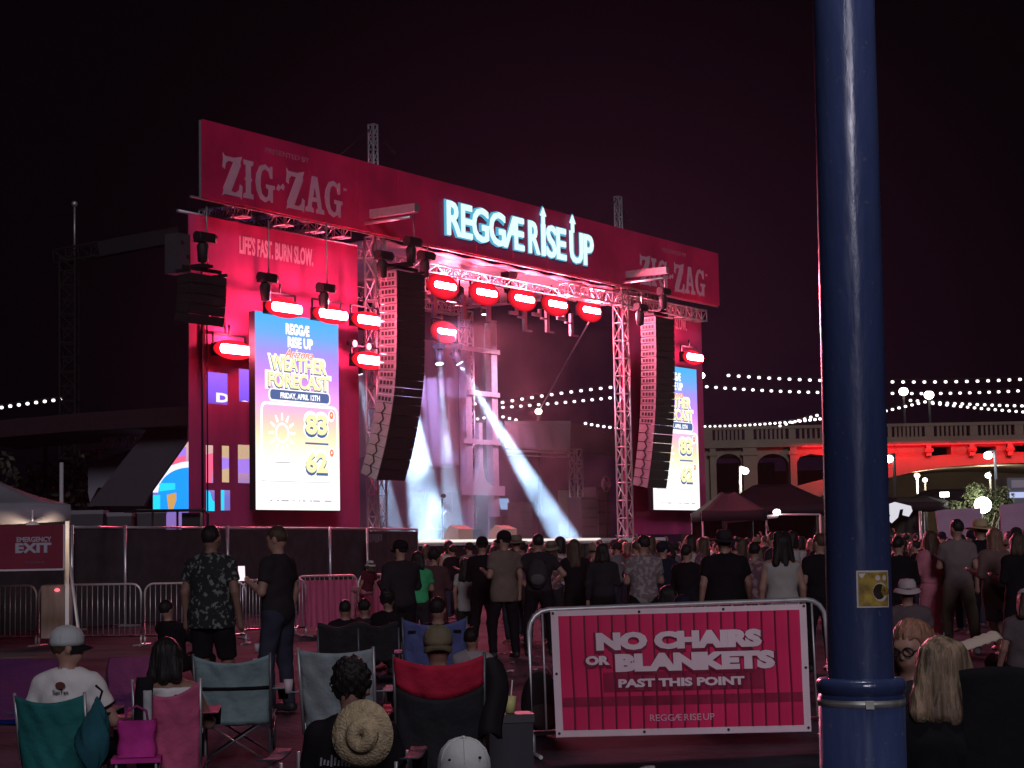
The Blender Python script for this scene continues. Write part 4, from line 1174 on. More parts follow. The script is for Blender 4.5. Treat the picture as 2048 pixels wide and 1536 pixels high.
for x0, x1, y0 in ((1398, 1406, 890), (1418, 1430, 890), (1484, 1512, 893), (1578, 1591, 893), (1850, 1860, 888), (1936, 1946, 888), (2012, 2022, 888)):
    (xa, za), (xb, _) = bp(x0, y0), bp(x1, y0)
    _, zl = bp(x0, 1055 if x0 < 1600 else 912)
    b = MB(); b.box2((xa, -0.42, zl), (xb, -0.004, z0 - 0.01)); b.box2((xa - 0.12, -0.5, z0 - 0.55), (xb + 0.12, -0.43, z0 - 0.3)); b.build('pilaster', conc, bridge)
# back arcade wall seen dark through the arches
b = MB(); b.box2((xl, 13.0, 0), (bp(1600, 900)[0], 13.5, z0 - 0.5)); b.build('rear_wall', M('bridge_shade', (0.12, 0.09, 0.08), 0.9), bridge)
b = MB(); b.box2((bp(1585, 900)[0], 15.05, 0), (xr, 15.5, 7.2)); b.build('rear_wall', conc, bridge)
# assumed red strip lights under the cornice, washing the wall of the main arch
for x0, x1 in ((1598, 1690), (1692, 1780), (1782, 1900), (1902, 2020), (2022, 2140)):
    xa, xb = bp(x0, 890)[0], bp(x1, 890)[0]
    b = MB(); b.box2((xa, -1.52, z0 - 0.10), (xb, -1.38, z0 - 0.01)); b.bar((xa + 0.4, -0.5, z0 + 0.05), (xa + 0.4, -1.45, z0 - 0.02), 0.06); b.bar((xb - 0.4, -0.5, z0 + 0.05), (xb - 0.4, -1.45, z0 - 0.02), 0.06); wl = b.build('assumed_wash_strip', EM('assumed_strip_red', (1, 0.03, 0.04), 1.0), bridge)
    L = bpy.data.lights.new('wash', 'AREA'); L.shape = 'RECTANGLE'; L.size = xb - xa; L.size_y = 0.08; L.energy = 210; L.color = (1.0, 0.003, 0.010)
    lo = bpy.data.objects.new('wash', L); COL.objects.link(lo); lo.parent = bridge; lo.location = ((xa + xb) / 2, -1.45, z0 - 0.12)
    lo.rotation_euler = (rad(34), 0, 0)

# ---------------------------------------------------------------- lamp posts
globe_w = EM('globe_white', (1.0, 0.93, 0.82), 9.0)
globe_c = EM('globe_cool', (0.90, 1.0, 0.95), 7.0)
globe_y = EM('globe_warm', (1.0, 0.78, 0.42), 4.0)
pole_d = M('lamp_post_dark', (0.05, 0.05, 0.05), 0.6)
pole_l = M('lamp_post_pale', (0.48, 0.52, 0.55), 0.5)
def lamp(label, x, y, Y, rpx, gm_, zfoot=0.0, off=0, pm=pole_d, light=0, pw=0.11):
    p = at(x, y, Y)
    ox = off * Y / FPX
    t = thing('lamp_post', label, 'lamp post', (p.x + ox, Y, zfoot), 0, 'lamp posts around the ground')
    h = p.z - zfoot
    r = rpx * Y / FPX
    b = MB(); b.tube((0, 0, 0), (0, 0, h + (0 if off == 0 else 0.3)), pw, pw * 0.7, 8); b.lathe([(pw * 1.8, 0), (pw * 1.7, 0.35), (pw, 0.5)], 10); b.build('pole', pm, t)
    if off:
        b = MB(); b.tube((0, 0, h + 0.25), (-ox, 0, h + r * 0.9), 0.05, n=6); b.build('arm', pm, t)
    b = MB(); b.ell((-ox, 0, h), (r, r, r * 0.86), 14, 9); b.build('globe', gm_, t)
    if light:
        L = bpy.data.lights.new('globe', 'POINT'); L.energy = light; L.color = (1.0, 0.86, 0.62); L.shadow_soft_size = r
        lo = bpy.data.objects.new('globe', L); COL.objects.link(lo); lo.parent = t; lo.location = (-ox, -r - 0.25, h)
    return t
lamp('lamp post with pale pole and bright globe before left bridge arch', 1490, 942, 112, 8, globe_c, off=-10, pm=pole_l, light=200)
lamp('dark lamp post beside right edge of blue pole before red arch', 1778, 918, 100, 9, globe_w, off=10)
lamp('lamp post with half pale pole before red arch, above leafy tree', 1976, 911, 104, 9, globe_c, off=14, pm=pole_l)
lamp('small lamp post with warm globe under red arch', 1834, 951, 133, 6, globe_y, pm=pole_l, light=420)
lamp('smaller lamp post beside warm globe lamp under red arch', 1850, 960, 134, 5, globe_c, light=250)
lamp('small lamp post above leafy tree, under red arch', 1976, 951, 134, 6, globe_w, off=4, light=420)
zb_ = z1
lamp('bright lamp on bridge deck, left of the pair right of blue pole', 1807, 783, 133, 9.5, globe_w, zb_)
lamp('bright lamp on bridge deck, right of the pair right of blue pole', 1858, 790, 133, 10, globe_w, zb_)
lamp('bright lamp on bridge deck touching top corner of right screen', 1403, 751, 133, 7, globe_w, zb_)
lamp('round lamp seen through the stage at end of taut cable', 1077, 823, 84, 7, globe_w)

# ---------------------------------------------------------------- string lights
bulbm = EM('bulb_white', (1.0, 0.95, 0.93), 2.2)
def lights(label, runs, Y0, Y1, size=0.082):
    """one string of bulbs; runs: list of (x0, y0, x1, y1, n, sag)"""
    t = thing('string_light', label, 'string light', at(runs[0][0], runs[0][1], Y0), 0, 'strings of festoon bulbs')
    base = t.location.copy()
    xa, xb = runs[0][0], runs[-1][2]
    me = None
    for (x0, y0, x1, y1, n, sag) in runs:
        pts = []
        for i in range(n):
            s = i / max(1, n - 1)
            x = x0 + (x1 - x0) * s
            y = y0 + (y1 - y0) * s + sag * 4 * s * (1 - s)
            k = (x - xa) / (xb - xa) if xb != xa else 0
            pts.append(at(x, y, Y0 + (Y1 - Y0) * k) - base)
        b = MB(); b.path([p + Vector((0, 0, size * 1.5)) for p in pts], 0.012, 4); b.build('cable', black, t)
        for p in pts:
            if me is None:
                b = MB(); b.lathe([(0, -size * 0.8), (size * 0.8, -size * 0.55), (size, 0), (size * 0.75, size * 0.7), (0, size * 0.85)], 8); me = b.build('bulb', bulbm, t); me.location = p
            else:
                o_ = me.copy(); COL.objects.link(o_); o_.parent = t; o_.location = p
    return t
lights('upper string of bulbs right of stage, passing behind blue pole', [(1457, 751, 1640, 761, 10, 1), (1785, 764, 2040, 759, 13, 2)], 84, 84)
lights('second string of bulbs right of stage, just below the upper one', [(1395, 772, 1635, 785, 14, 2), (1785, 787, 2036, 782, 14, 2)], 88, 88)
lights('string of bulbs dipping to the bridge parapet left of blue pole', [(1410, 853, 1640, 838, 24, 3)], 120, 90, 0.085)
lights('short string of bulbs rising toward blue pole over the parapet', [(1560, 852, 1634, 831, 7, 0)], 100, 90)
lights('low string of bulbs right of blue pole, rising then falling', [(1772, 822, 1850, 804, 7, 0), (1866, 807, 2046, 824, 14, 1)], 92, 92)
lights('lower sagging string of bulbs right of blue pole', [(1821, 801, 1835, 802, 2, 0), (1850, 804, 2044, 812, 14, 1)], 90, 90)
lights('upper string of bulbs seen through the stage opening', [(1005, 805, 1221, 775, 12, -2)], 84, 84)
lights('lower string of bulbs seen through the stage opening', [(1006, 815, 1220, 796, 13, 1)], 88, 88)
lights('short string of bulbs dipping above mauve tent behind the stage', [(1006, 834, 1032, 840, 3, 0)], 90, 90)
lights('short string of bulbs beside right lattice tower', [(1171, 847, 1232, 856, 6, 1)], 90, 90)
lights('few bulbs seen between the posts of the grey mast', [(942, 840, 968, 836, 3, 0)], 90, 90)
lights('three bulbs high between the posts of the grey mast', [(950, 808, 971, 807, 2, 0)], 88, 88)
lights('upper string of bulbs at the far left edge', [(-14, 818, 124, 799, 9, -1)], 80, 80, 0.085)
lights('lower string of bulbs at the far left edge', [(-16, 849, 48, 842, 5, 0)], 80, 80, 0.085)

# ---------------------------------------------------------------- tents, trucks and trees right of the stage
def peak_tent(label, xc, Y, wpx, yeave, ypeak, depth, mat_, flat=0.25, wall=None, rz=0.0):
    p = ground(xc, Y + depth / 2)
    hw_ = wpx * Y / FPX / 2
    zE = at(xc, yeave, Y).z; zP = at(xc, ypeak, Y + depth / 2).z
    t = thing('festival_tent', label, 'tent', p, rz, 'tents beyond the crowd')
    hd = depth / 2
    c4 = [(-hw_, -hd), (hw_, -hd), (hw_, hd), (-hw_, hd)]
    b = MB()
    for i in range(4):
        a_, c_ = c4[i], c4[(i + 1) % 4]
        b.grid(lambda s, k: ((a_[0] * (1 - s) + c_[0] * s) * (1 - k * (1 - flat)), (a_[1] * (1 - s) + c_[1] * s) * (1 - k * (1 - flat)), zE + (zP - zE) * (k ** 1.15) - 0.05 * math.sin(math.pi * s)), 8, 8)
    b.add([(x * flat, y * flat, zP) for x, y in c4], [(0, 1, 2, 3)])
    b.build('roof', mat_, t, solid=0.02)
    for i in range(4):
        a_, c_ = c4[i], c4[(i + 1) % 4]
        b = MB(); b.grid(lambda s, k: (a_[0] * (1 - s) + c_[0] * s, a_[1] * (1 - s) + c_[1] * s, zE - 0.35 * k), 6, 1); b.build('valance', mat_, t, solid=0.015)
    for x, y in c4:
        b = MB(); b.tube((x * 0.98, y * 0.98, 0), (x * 0.98, y * 0.98, zE), 0.04, n=6); b.build('leg', steel, t)
    if wall:
        b = MB(); b.grid(lambda s, k: (-hw_ * 0.98 + 1.96 * hw_ * s, hd * 0.95 + 0.06 * math.sin(s * 30), zE * k), 40, 2); b.build('wall', wall, t, solid=0.02)
    return t
mar = M('plum_canvas', (0.013, 0.009, 0.013), 0.8, var=0.15, vscale=1, bump=0.3, bscale=1.5)
peak_tent('dark plum peaked tent between right screen and blue pole', 1548, 72, 235, 1012, 970, 6, mar, 0.28, mar)
peak_tent('lower dark tent just right of right screen', 1460, 66, 130, 1022, 985, 4, mar, 0.2, mar)
t = thing('awning_rail', 'pale tube with small lamp sloping across dark plum tent', 'rail', at(1449, 1043, 68))
e_ = at(1556, 1032, 68) - t.location; e2 = at(1640, 1029, 68) - t.location
b = MB(); b.tube((0, 0, 0), e_, 0.07); b.tube(e_ + Vector((0, 0, 0.05)), e2, 0.035); b.tube((0, 0, 0.25), (0, 0, -0.25), 0.09); b.tube((0.02, 0, -0.2), (0.02, 0, -t.location.z), 0.04); b.tube(e2, (e2.x, 0, -t.location.z), 0.04); b.build('tube', M('pale_tube', (0.5, 0.42, 0.46), 0.5), t)
b = MB(); b.ell(e_ + Vector((-0.05, -0.08, 0.14)), (0.14, 0.08, 0.11), 12, 8); b.build('lamp', globe_w, t)
pcan = M('mauve_wall_canvas', (0.30, 0.24, 0.33), 0.8, var=0.1, vscale=1.5, bump=0.3, bscale=2)
peak_tent('dark tent right of blue pole with lit opening', 1815, 74, 120, 1004, 996, 5, mar, 0.6, mar)
peak_tent('dark tent with mauve wall left of the leafy tree', 1900, 80, 150, 1002, 980, 5, mar, 0.5, None)
pxplate('canvas_screen', 'mauve canvas screen standing left of the leafy tree', 'screen', [(1872, 1022), (1890, 1019), (1962, 1015), (1962, 1085), (1880, 1085)], 70, 0.15, pcan, 'cloth')
pxplate('canvas_screen', 'mauve canvas screen at right edge of the photo', 'screen', [(2000, 1010), (2075, 1004), (2075, 1085), (2004, 1085)], 70, 0.15, pcan, 'cloth')
t = thing('tent_pole', 'thin pale pole left of the mauve canvas screen', 'pole', ground(1845, 70))
b = MB(); b.tube((0, 0, 0), (0, 0, at(1845, 1022, 70).z), 0.05); b.box((0, 0, 0.02), (0.5, 0.5, 0.04)); b.build('shaft', steel, t)
pxplate('lit_sign', 'irregular white glowing sign right of the blue pole', 'sign', [(1772, 1010), (1790, 1004), (1806, 1008), (1822, 1012), (1825, 1022), (1818, 1033), (1806, 1030), (1808, 1018), (1800, 1019), (1796, 1035), (1784, 1046), (1778, 1040), (1782, 1030), (1770, 1024)], 71, 0.12, EM('lit_white', (0.92, 0.9, 1.0), 0.75), 'panel')
# food truck at the right edge
p = ground(2062, 92)
t = thing('food_truck', 'dark food truck with bluish lit hatch at right edge', 'truck', p)
zr = at(2050, 955, 92).z
b = MB(); b.box2((-1.0, 0, 0.5), (4.5, 2.2, zr)); b.build('body', M('truck_grey', (0.20, 0.21, 0.25), 0.5), t)
b = MB(); b.box2((-0.9, -0.03, zr - 1.0), (3.0, -0.002, zr - 0.72)); b.build('hatch_light', EM('hatch_blue', (0.55, 0.62, 1.0), 0.9), t)
b = MB(); b.box2((-0.8, -0.035, zr - 0.5), (2.5, -0.002, zr - 0.12)); b.build('sign_board', M('pale_panel2', (0.5, 0.5, 0.55), 0.5), t)
for x in (0.2, 3.4):
    b = MB(); b.tube((x, -0.05, 0.45), (x, 0.2, 0.45), 0.45, n=16); b.build('wheel', black, t)
tree('tree', 'leafy tree behind glaring floodlight right of blue pole', 1966, 76, at(1966, 958, 76).z, 2.9, 0.6, 5200, leafm, 11, 0.16)
t = thing('glaring_floodlight', 'glaring white floodlight on stand in front of leafy tree', 'floodlight', ground(1971, 73.5))
zf_ = at(1971, 1010, 73.5).z
b = MB(); b.tube((0, 0.1, 0), (0, 0.1, zf_), 0.05); b.tube((0, 0.1, 0.5), (0.4, 0.1, 0), 0.03); b.tube((0, 0.1, 0.5), (-0.4, 0.1, 0), 0.03); b.build('stand', black, t)
b = MB(); b.ell((0, -0.05, zf_), (0.34, 0.1, 0.32), 16, 10); b.build('lens', EM('flood_white', (0.97, 1.0, 0.86), 28.0), t)
b = MB(); b.box((0, 0.12, zf_), (0.6, 0.16, 0.5)); b.build('housing', black, t)
L = bpy.data.lights.new('flood', 'POINT'); L.energy = 420; L.color = (0.95, 1.0, 0.8); L.shadow_soft_size = 0.15
lo = bpy.data.objects.new('flood', L); COL.objects.link(lo); lo.parent = t; lo.location = (0, 1.0, zf_ + 0.5)
t = thing('ground_lamp', 'small white lamp on tent roof left of the leafy tree', 'lamp', at(1889, 989, 79))
b = MB(); b.box((0, 0, 0), (0.34, 0.2, 0.2)); b.build('lens', globe_w, t); b = MB(); b.tube((0, 0.1, -0.1), (0, 0.1, -0.4), 0.04); b.build('bracket', black, t)

# ---------------------------------------------------------------- the blue lamp post in front
bluep = M('blue_gloss_paint', (0.036, 0.052, 0.135), 0.22, 0.0, var=0.25, vscale=3, bump=0.10, bscale=26, stretch=(1, 1, 0.25), spec=0.6)
_t = bluep.node_tree; _b = _t.nodes['Principled BSDF']
_old = _b.inputs['Base Color'].links[0].from_socket
_tc = _t.nodes.new('ShaderNodeTexCoord'); _n1 = _t.nodes.new('ShaderNodeTexNoise'); _n1.inputs['Scale'].default_value = 42; _n1.inputs['Detail'].default_value = 6
_r1 = _t.nodes.new('ShaderNodeValToRGB'); _r1.color_ramp.elements[0].position = 0.66; _r1.color_ramp.elements[0].color = (0, 0, 0, 1); _r1.color_ramp.elements[1].position = 0.70; _r1.color_ramp.elements[1].color = (0.75, 0.75, 0.75, 1)
_mx = _t.nodes.new('ShaderNodeMix'); _mx.data_type = 'RGBA'; _mx.inputs[7].default_value = (0.10, 0.105, 0.13, 1)
_t.links.new(_tc.outputs['Object'], _n1.inputs['Vector']); _t.links.new(_n1.outputs['Fac'], _r1.inputs[0]); _t.links.new(_r1.outputs[0], _mx.inputs[0]); _t.links.new(_old, _mx.inputs[6]); _t.links.new(_mx.outputs[2], _b.inputs['Base Color'])
_mp = _t.nodes.new('ShaderNodeMapping'); _mp.inputs['Scale'].default_value = (9, 9, 0.8); _n2 = _t.nodes.new('ShaderNodeTexNoise'); _n2.inputs['Scale'].default_value = 3; _n2.inputs['Detail'].default_value = 6
_m2 = _t.nodes.new('ShaderNodeMapRange'); _m2.inputs[1].default_value = 0.3; _m2.inputs[2].default_value = 0.7; _m2.inputs[3].default_value = 0.14; _m2.inputs[4].default_value = 0.42
_t.links.new(_tc.outputs['Object'], _mp.inputs[0]); _t.links.new(_mp.outputs[0], _n2.inputs['Vector']); _t.links.new(_n2.outputs['Fac'], _m2.inputs[0]); _t.links.new(_m2.outputs[0], _b.inputs['Roughness'])
Yp = 7.0
pt, pb = at(1687, 0, Yp), at(1722, 1360, Yp)
sx_ = (pt.x - pb.x) / (pt.z - pb.z)
pbase = Vector((pb.x - sx_ * pb.z, Yp, 0))
post = thing('street_lamp', 'thick glossy blue lamp post with ring collar and square sticker', 'lamp post', pbase, 0)
post.rotation_euler = (0, math.atan(sx_), 0)
k = Yp / FPX
zc = pb.z
b = MB()
b.lathe([(0.21, 0.0), (0.21, 0.06), (85 * k, 0.10), (84.5 * k, zc - 0.055), (80 * k, zc - 0.05)], 48); b.build('base_shaft', bluep, post)
b = MB(); b.lathe([(80 * k, zc - 0.05), (87 * k, zc - 0.035), (88.5 * k, zc - 0.018), (87 * k, zc), (82 * k, zc + 0.008), (66 * k, zc + 0.010)], 48); b.build('collar', bluep, post)
b = MB(); b.lathe([(85.2 * k, zc - 0.092), (86 * k, zc - 0.092), (86 * k, zc - 0.066), (85.2 * k, zc - 0.066)], 48)
b.box((0.0, -86 * k, zc - 0.079), (0.03, 0.012, 0.03)); b.build('steel_band', M('band_steel', (0.48, 0.48, 0.44), 0.45, 0.7, var=0.2, vscale=20), post)
b = MB(); b.lathe([(65 * k, zc + 0.010), (63.5 * k, zc + 1.2), (61 * k, 5.6), (0.085, 5.7)], 48); b.build('shaft', bluep, post)
# sticker wrapped round the front of the shaft
zs0, zs1 = at(1740, 1213, Yp).z, at(1740, 1140, Yp).z
sw = 66 * k
def wrap(px, pz, r):           # px, pz in 0..1 across the sticker
    a0, a1 = rad(-90 - 14), rad(-90 + 50)
    a = a0 + (a1 - a0) * px
    return ((65.3 * k + r) * math.cos(a), (65.3 * k + r) * math.sin(a), zs0 + (zs1 - zs0) * pz)
stick = MB(); stick.grid(lambda a, c: wrap(a, c, 0.0015), 12, 2)
so_ = stick.build('sticker', M('sticker_cream', (0.55, 0.48, 0.45), 0.5), post)
b = MB(); b.grid(lambda a, c: wrap(0.05 + 0.9 * a, 0.045 + 0.91 * c, 0.003), 12, 8); b.build('sticker_print', M('sticker_gold', (0.30, 0.20, 0.035), 0.5, var=0.55, vscale=28), so_)
def blob(pts, r, mat_, name):
    b = MB(); n = len(pts)
    v = [wrap(*p, r) for p in pts]; c = tuple(sum(q[i] for q in v) / n for i in range(3))
    b.add(v + [c], [(i, (i + 1) % n, n) for i in range(n)]); b.build(name, mat_, so_)
ring_ = lambda cx, cy_, rx, ry, n=16: [(cx + rx * math.cos(2 * math.pi * i / n), cy_ + ry * math.sin(2 * math.pi * i / n)) for i in range(n)]
blob(ring_(0.66, 0.42, 0.24, 0.26), 0.0042, M('sticker_cream', (0.55, 0.48, 0.45), 0.5), 'sticker_emblem')
blob(ring_(0.62, 0.43, 0.19, 0.21), 0.0052, M('sticker_black', (0.03, 0.022, 0.015), 0.5), 'sticker_emblem')
blob([(0.72, 0.62), (0.95, 0.5), (0.95, 0.36), (0.74, 0.3), (0.66, 0.44)], 0.0058, M('sticker_gold', (0.30, 0.20, 0.035), 0.5), 'sticker_emblem')
for cx in (0.58, 0.80): blob(ring_(cx, 0.80, 0.075, 0.075), 0.0042, M('sticker_cream', (0.55, 0.48, 0.45), 0.5), 'sticker_dot')
blob([(0.06, 0.92), (0.25, 0.93), (0.16, 0.80), (0.10, 0.82)], 0.0042, M('sticker_cream', (0.55, 0.48, 0.45), 0.5), 'sticker_dot')
# added lantern head out of view, put in to light the foreground
b = MB(); b.lathe([(0.07, 5.7), (0.20, 5.8), (0.24, 6.05), (0.16, 6.3), (0.0, 6.36)], 20); b.build('lantern', EM('lantern', (1.0, 0.92, 0.82), 6.0), post)
L = bpy.data.lights.new('lantern', 'POINT'); L.energy = 260; L.color = (0.95, 0.93, 1.0); L.shadow_soft_size = 0.25
lo = bpy.data.objects.new('lantern', L); COL.objects.link(lo); lo.parent = post; lo.location = (0.10, -0.55, 6.0)  # added light, set off the lantern to bring a highlight onto the shaft

# ---------------------------------------------------------------- barrier with the notice
p0, p1 = ground(1067, 14.45), ground(1664, 14.85)
nb, L = barrier('crowd_barrier', 'steel crowd barrier carrying the red notice banner, beside blue pole', p0, p1, M('barrier_galv', (0.55, 0.54, 0.55), 0.42, 0.6, var=0.15, vscale=10), h=1.11, bars=21)
nb.rotation_euler = (rad(-1.0), rad(-0.9), nb.rotation_euler[2])
def bl(x, y):              # photo pixel -> barrier-local (x, z) on the front of the bars
    M_ = nb.matrix_basis if False else Matrix.LocRotScale(nb.location, nb.rotation_euler, None)
    Mi = M_.inverted()
    o_ = Mi @ CAMP; d = Mi.to_3x3() @ ray(x, y)
    s = (-0.045 - o_.y) / d.y
    return o_.x + d.x * s, o_.z + d.z * s
c_ = [bl(1101.5, 1222), bl(1613, 1208), bl(1624, 1463), bl(1113, 1475)]
def sh(a, c):              # 0..1 across and up the banner
    x = (c_[3][0] * (1 - a) + c_[2][0] * a) * (1 - c) + (c_[0][0] * (1 - a) + c_[1][0] * a) * c
    z = (c_[3][1] * (1 - a) + c_[2][1] * a) * (1 - c) + (c_[0][1] * (1 - a) + c_[1][1] * a) * c
    return x, z
Mn = Matrix.LocRotScale(nb.location, nb.rotation_euler, None)
nt_ = thing('notice_banner', 'red banner with white border and words forbidding chairs or blankets', 'banner', nb.location)
nt_.rotation_euler = nb.rotation_euler
barx = [L * i / 22 for i in range(1, 22)]
def rip(x):               # the bars press soft ridges into the vinyl
    d = min(abs(x - q_) for q_ in barx)
    return 0.011 * math.exp(-(d / 0.013) ** 2)
def surf(a, c, off):
    x, z = sh(a, c)
    return (x, -0.036 - off - 0.25 * rip(x) + 0.006 * math.sin(a * 7 + c * 4) * math.sin(math.pi * c) * 0.6 + 0.004, z)
vin = M('notice_red_vinyl', (0.70, 0.022, 0.115), 0.42, var=0.12, vscale=2.2, bump=0.2, bscale=3)
vdk = M('notice_dark_vinyl', (0.21, 0.010, 0.045), 0.45, var=0.25, vscale=5)
vwh = M('notice_white_vinyl', (0.80, 0.60, 0.65), 0.5, var=0.06, vscale=4)
b = MB(); b.grid(lambda a, c: surf(a, c, 0.0), 220, 14); b.build('border', vwh, nt_)
b = MB(); b.grid(lambda a, c: surf(0.028 + 0.944 * a, 0.052 + 0.905 * c, 0.003), 210, 12); b.build('red_field', vin, nt_)
# darker tints of the print: a band behind the third line, a soft band below
b = MB(); b.grid(lambda a, c: surf(0.19 + 0.63 * a, 0.345 + 0.155 * c, 0.0065), 130, 3)
b.grid(lambda a, c: surf(0.03 + 0.94 * a, 0.235 + 0.075 * c, 0.006), 200, 2); b.build('dark_band', M('notice_mid_vinyl', (0.30, 0.012, 0.055), 0.45, var=0.3, vscale=6), nt_)
# painted shadow lines where the bars press into the vinyl
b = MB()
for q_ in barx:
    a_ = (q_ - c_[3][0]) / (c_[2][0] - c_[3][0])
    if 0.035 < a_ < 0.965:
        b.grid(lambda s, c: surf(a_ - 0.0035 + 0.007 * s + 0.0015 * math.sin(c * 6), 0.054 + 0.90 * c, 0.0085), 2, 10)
b.build('bar_shadow', M('notice_bar_shadow', (0.17, 0.008, 0.035), 0.5), nt_)
def lay(s, a0, a1, zb0, h, bold, mat_, off, part='lettering', dx=0.0, dz=0.0):
    v, f = text_mesh(s, bold=bold, thick=0.004, height=1.0, width=1.0)
    b = MB(); b.add([surf(a0 + dx + (a1 - a0) * x, zb0 + dz + h * y, off + (0.0012 if z > 0 else 0)) for x, y, z in v], f); b.build(part, mat_, nt_)
def fr(x, y):             # photo pixel -> banner fraction
    px, pz = bl(x, y)
    lo_ = (px - c_[3][0]) / (c_[2][0] - c_[3][0])
    return lo_, (pz - c_[3][1] * (1 - lo_) - c_[2][1] * lo_) / ((c_[0][1] - c_[3][1]) * (1 - lo_) + (c_[1][1] - c_[2][1]) * lo_)
for s, x0, x1, yb, h, bold in (('NO CHAIRS', 1193, 1523, 1297, 0.148, 0.075), ('OR', 1172, 1220, 1330, 0.076, 0.06), ('BLANKETS', 1231, 1550, 1340, 0.150, 0.075), ('PAST THIS POINT', 1237, 1489, 1372, 0.070, 0.05)):
    a0, _ = fr(x0, yb); a1, _ = fr(x1, yb); _, cb = fr((x0 + x1) / 2, yb)
    lay(s, a0 - 0.008, a1 + 0.010, cb - 0.020, h + 0.03, bold + 0.03, vdk, 0.012, 'letter_shadow', 0.0, -0.006)
    lay(s, a0, a1, cb, h, bold, vwh, 0.016)
a0, _ = fr(1300, 1440); a1, _ = fr(1429, 1440); _, cb = fr(1365, 1441)
for s, f0, f1 in SPANS:
    lay(s, a0 + (a1 - a0) * f0, a0 + (a1 - a0) * f1, cb, 0.055, 0.01, M('notice_pink_print', (0.72, 0.36, 0.45), 0.5), 0.012)
for a_, c2 in ((0.008, 0.98), (0.34, 0.975), (0.67, 0.978), (0.99, 0.985), (0.012, 0.5), (0.988, 0.5), (0.012, 0.03), (0.34, 0.028), (0.67, 0.03), (0.988, 0.03)):
    x, y, z = surf(a_, c2, 0.004)
    b = MB(); b.tube((x, y, z), (x, y - 0.004, z), 0.011, n=10)
    b.tube((x, y - 0.003, z), (x + 0.02, 0.02, z + 0.01), 0.003, n=4)
    b.build('grommet', M('grommet_dark', (0.05, 0.045, 0.05), 0.4, 0.4), nt_)
# ================================================================ people
# Bodies are grown from a distance field of tapered limbs, so every body is one continuous skin;
# hair, hats and clothes are skins of their own, slightly larger, cut at neck, sleeve, waist and hem.
A3 = lambda *v: np.array(v, float)
def smin(a, b, k):
    h = np.clip(0.5 + 0.5 * (b - a) / k, 0, 1)
    return b * (1 - h) + a * h - k * h * (1 - h)
def cone(P, a, b, ra, rb):
    ba = b - a
    t = np.clip(((P - a) @ ba) / max(ba @ ba, 1e-9), 0, 1)
    return np.linalg.norm(P - a - t[:, None] * ba, axis=1) - (ra + (rb - ra) * t)
def elld(P, c, r, R=None):
    Q = P - c
    if R is not None:
        Q = Q @ R
    k0 = np.linalg.norm(Q / r, axis=1)
    k1 = np.linalg.norm(Q / (r * r), axis=1)
    return k0 * (k0 - 1) / np.maximum(k1, 1e-6)
def union(ds, k=0.03):
    d = ds[0]
    for e_ in ds[1:]:
        d = smin(d, e_, k)
    return d
def surface_nets(fn, lo, hi, h):
    n = np.maximum(np.ceil((hi - lo) / h).astype(int) + 1, 4)
    ax = [lo[i] + h * np.arange(n[i]) for i in range(3)]
    G = np.stack(np.meshgrid(*ax, indexing='ij'), -1).reshape(-1, 3)
    D = fn(G).reshape(n)
    ins = D < 0
    c = np.zeros(n - 1, int)
    offs = [(i, j, k) for i in (0, 1) for j in (0, 1) for k in (0, 1)]
    sl_ = lambda o: tuple(slice(o[i], n[i] - 1 + o[i]) for i in range(3))
    for o in offs:
        c += ins[sl_(o)]
    act = (c > 0) & (c < 8)
    idx = np.argwhere(act)
    if len(idx) == 0:
        return [], []
    vid = -np.ones(n - 1, int)
    vid[act] = np.arange(len(idx))
    acc = np.zeros((len(idx), 3)); cnt = np.zeros(len(idx))
    E_ = [(a, b) for a in range(8) for b in range(a + 1, 8) if sum(abs(offs[a][q] - offs[b][q]) for q in range(3)) == 1]
    for a, b in E_:
        oa, ob = np.array(offs[a]), np.array(offs[b])
        da = D[tuple((idx + oa).T)]; db = D[tuple((idx + ob).T)]
        m_ = (da < 0) != (db < 0)
        t = np.where(m_, da / np.where(np.abs(da - db) < 1e-12, 1, da - db), 0)
        p = oa + t[:, None] * (ob - oa)
        acc[m_] += p[m_]; cnt[m_] += 1
    V = lo + h * (idx + acc / cnt[:, None])
    F = []
    for ax_ in range(3):
        o = [0, 0, 0]; o[ax_] = 1
        u_, v_ = [(1, 2), (2, 0), (0, 1)][ax_]
        s0 = [slice(1, n[i] - 1) for i in range(3)]; s0[ax_] = slice(0, n[ax_] - 1)
        s1 = list(s0); s1[ax_] = slice(1, n[ax_])
        a, b = ins[tuple(s0)], ins[tuple(s1)]
        for flip, mk in ((False, a & ~b), (True, ~a & b)):
            e_ = np.argwhere(mk)
            if len(e_) == 0:
                continue
            st0 = np.array([1, 1, 1]); st0[ax_] = 0
            e_ = e_ + st0
            du = np.zeros(3, int); du[u_] = 1
            dv = np.zeros(3, int); dv[v_] = 1
            q4 = [vid[tuple((e_ - du - dv).T)], vid[tuple((e_ - dv).T)], vid[tuple(e_.T)], vid[tuple((e_ - du).T)]]
            if flip:
                q4 = q4[::-1]
            F.append(np.stack(q4, 1))
    return V, np.concatenate(F)
def sdf_obj(name, fn, lo, hi, h, mat_, parent, extra=None):
    V, F = surface_nets(fn, np.array(lo, float), np.array(hi, float), h)
    if len(V) == 0:
        return None
    b = MB()
    b.v = [tuple(p) for p in V.tolist()]; b.f = [tuple(q_) for q_ in F.tolist()]; b.m = [0] * len(b.f); b.smooth = [True] * len(b.f)
    if extra:
        for (v, f) in extra:
            b.add(v, f, 0, smooth=True)
    return b.build(name, mat_, parent)

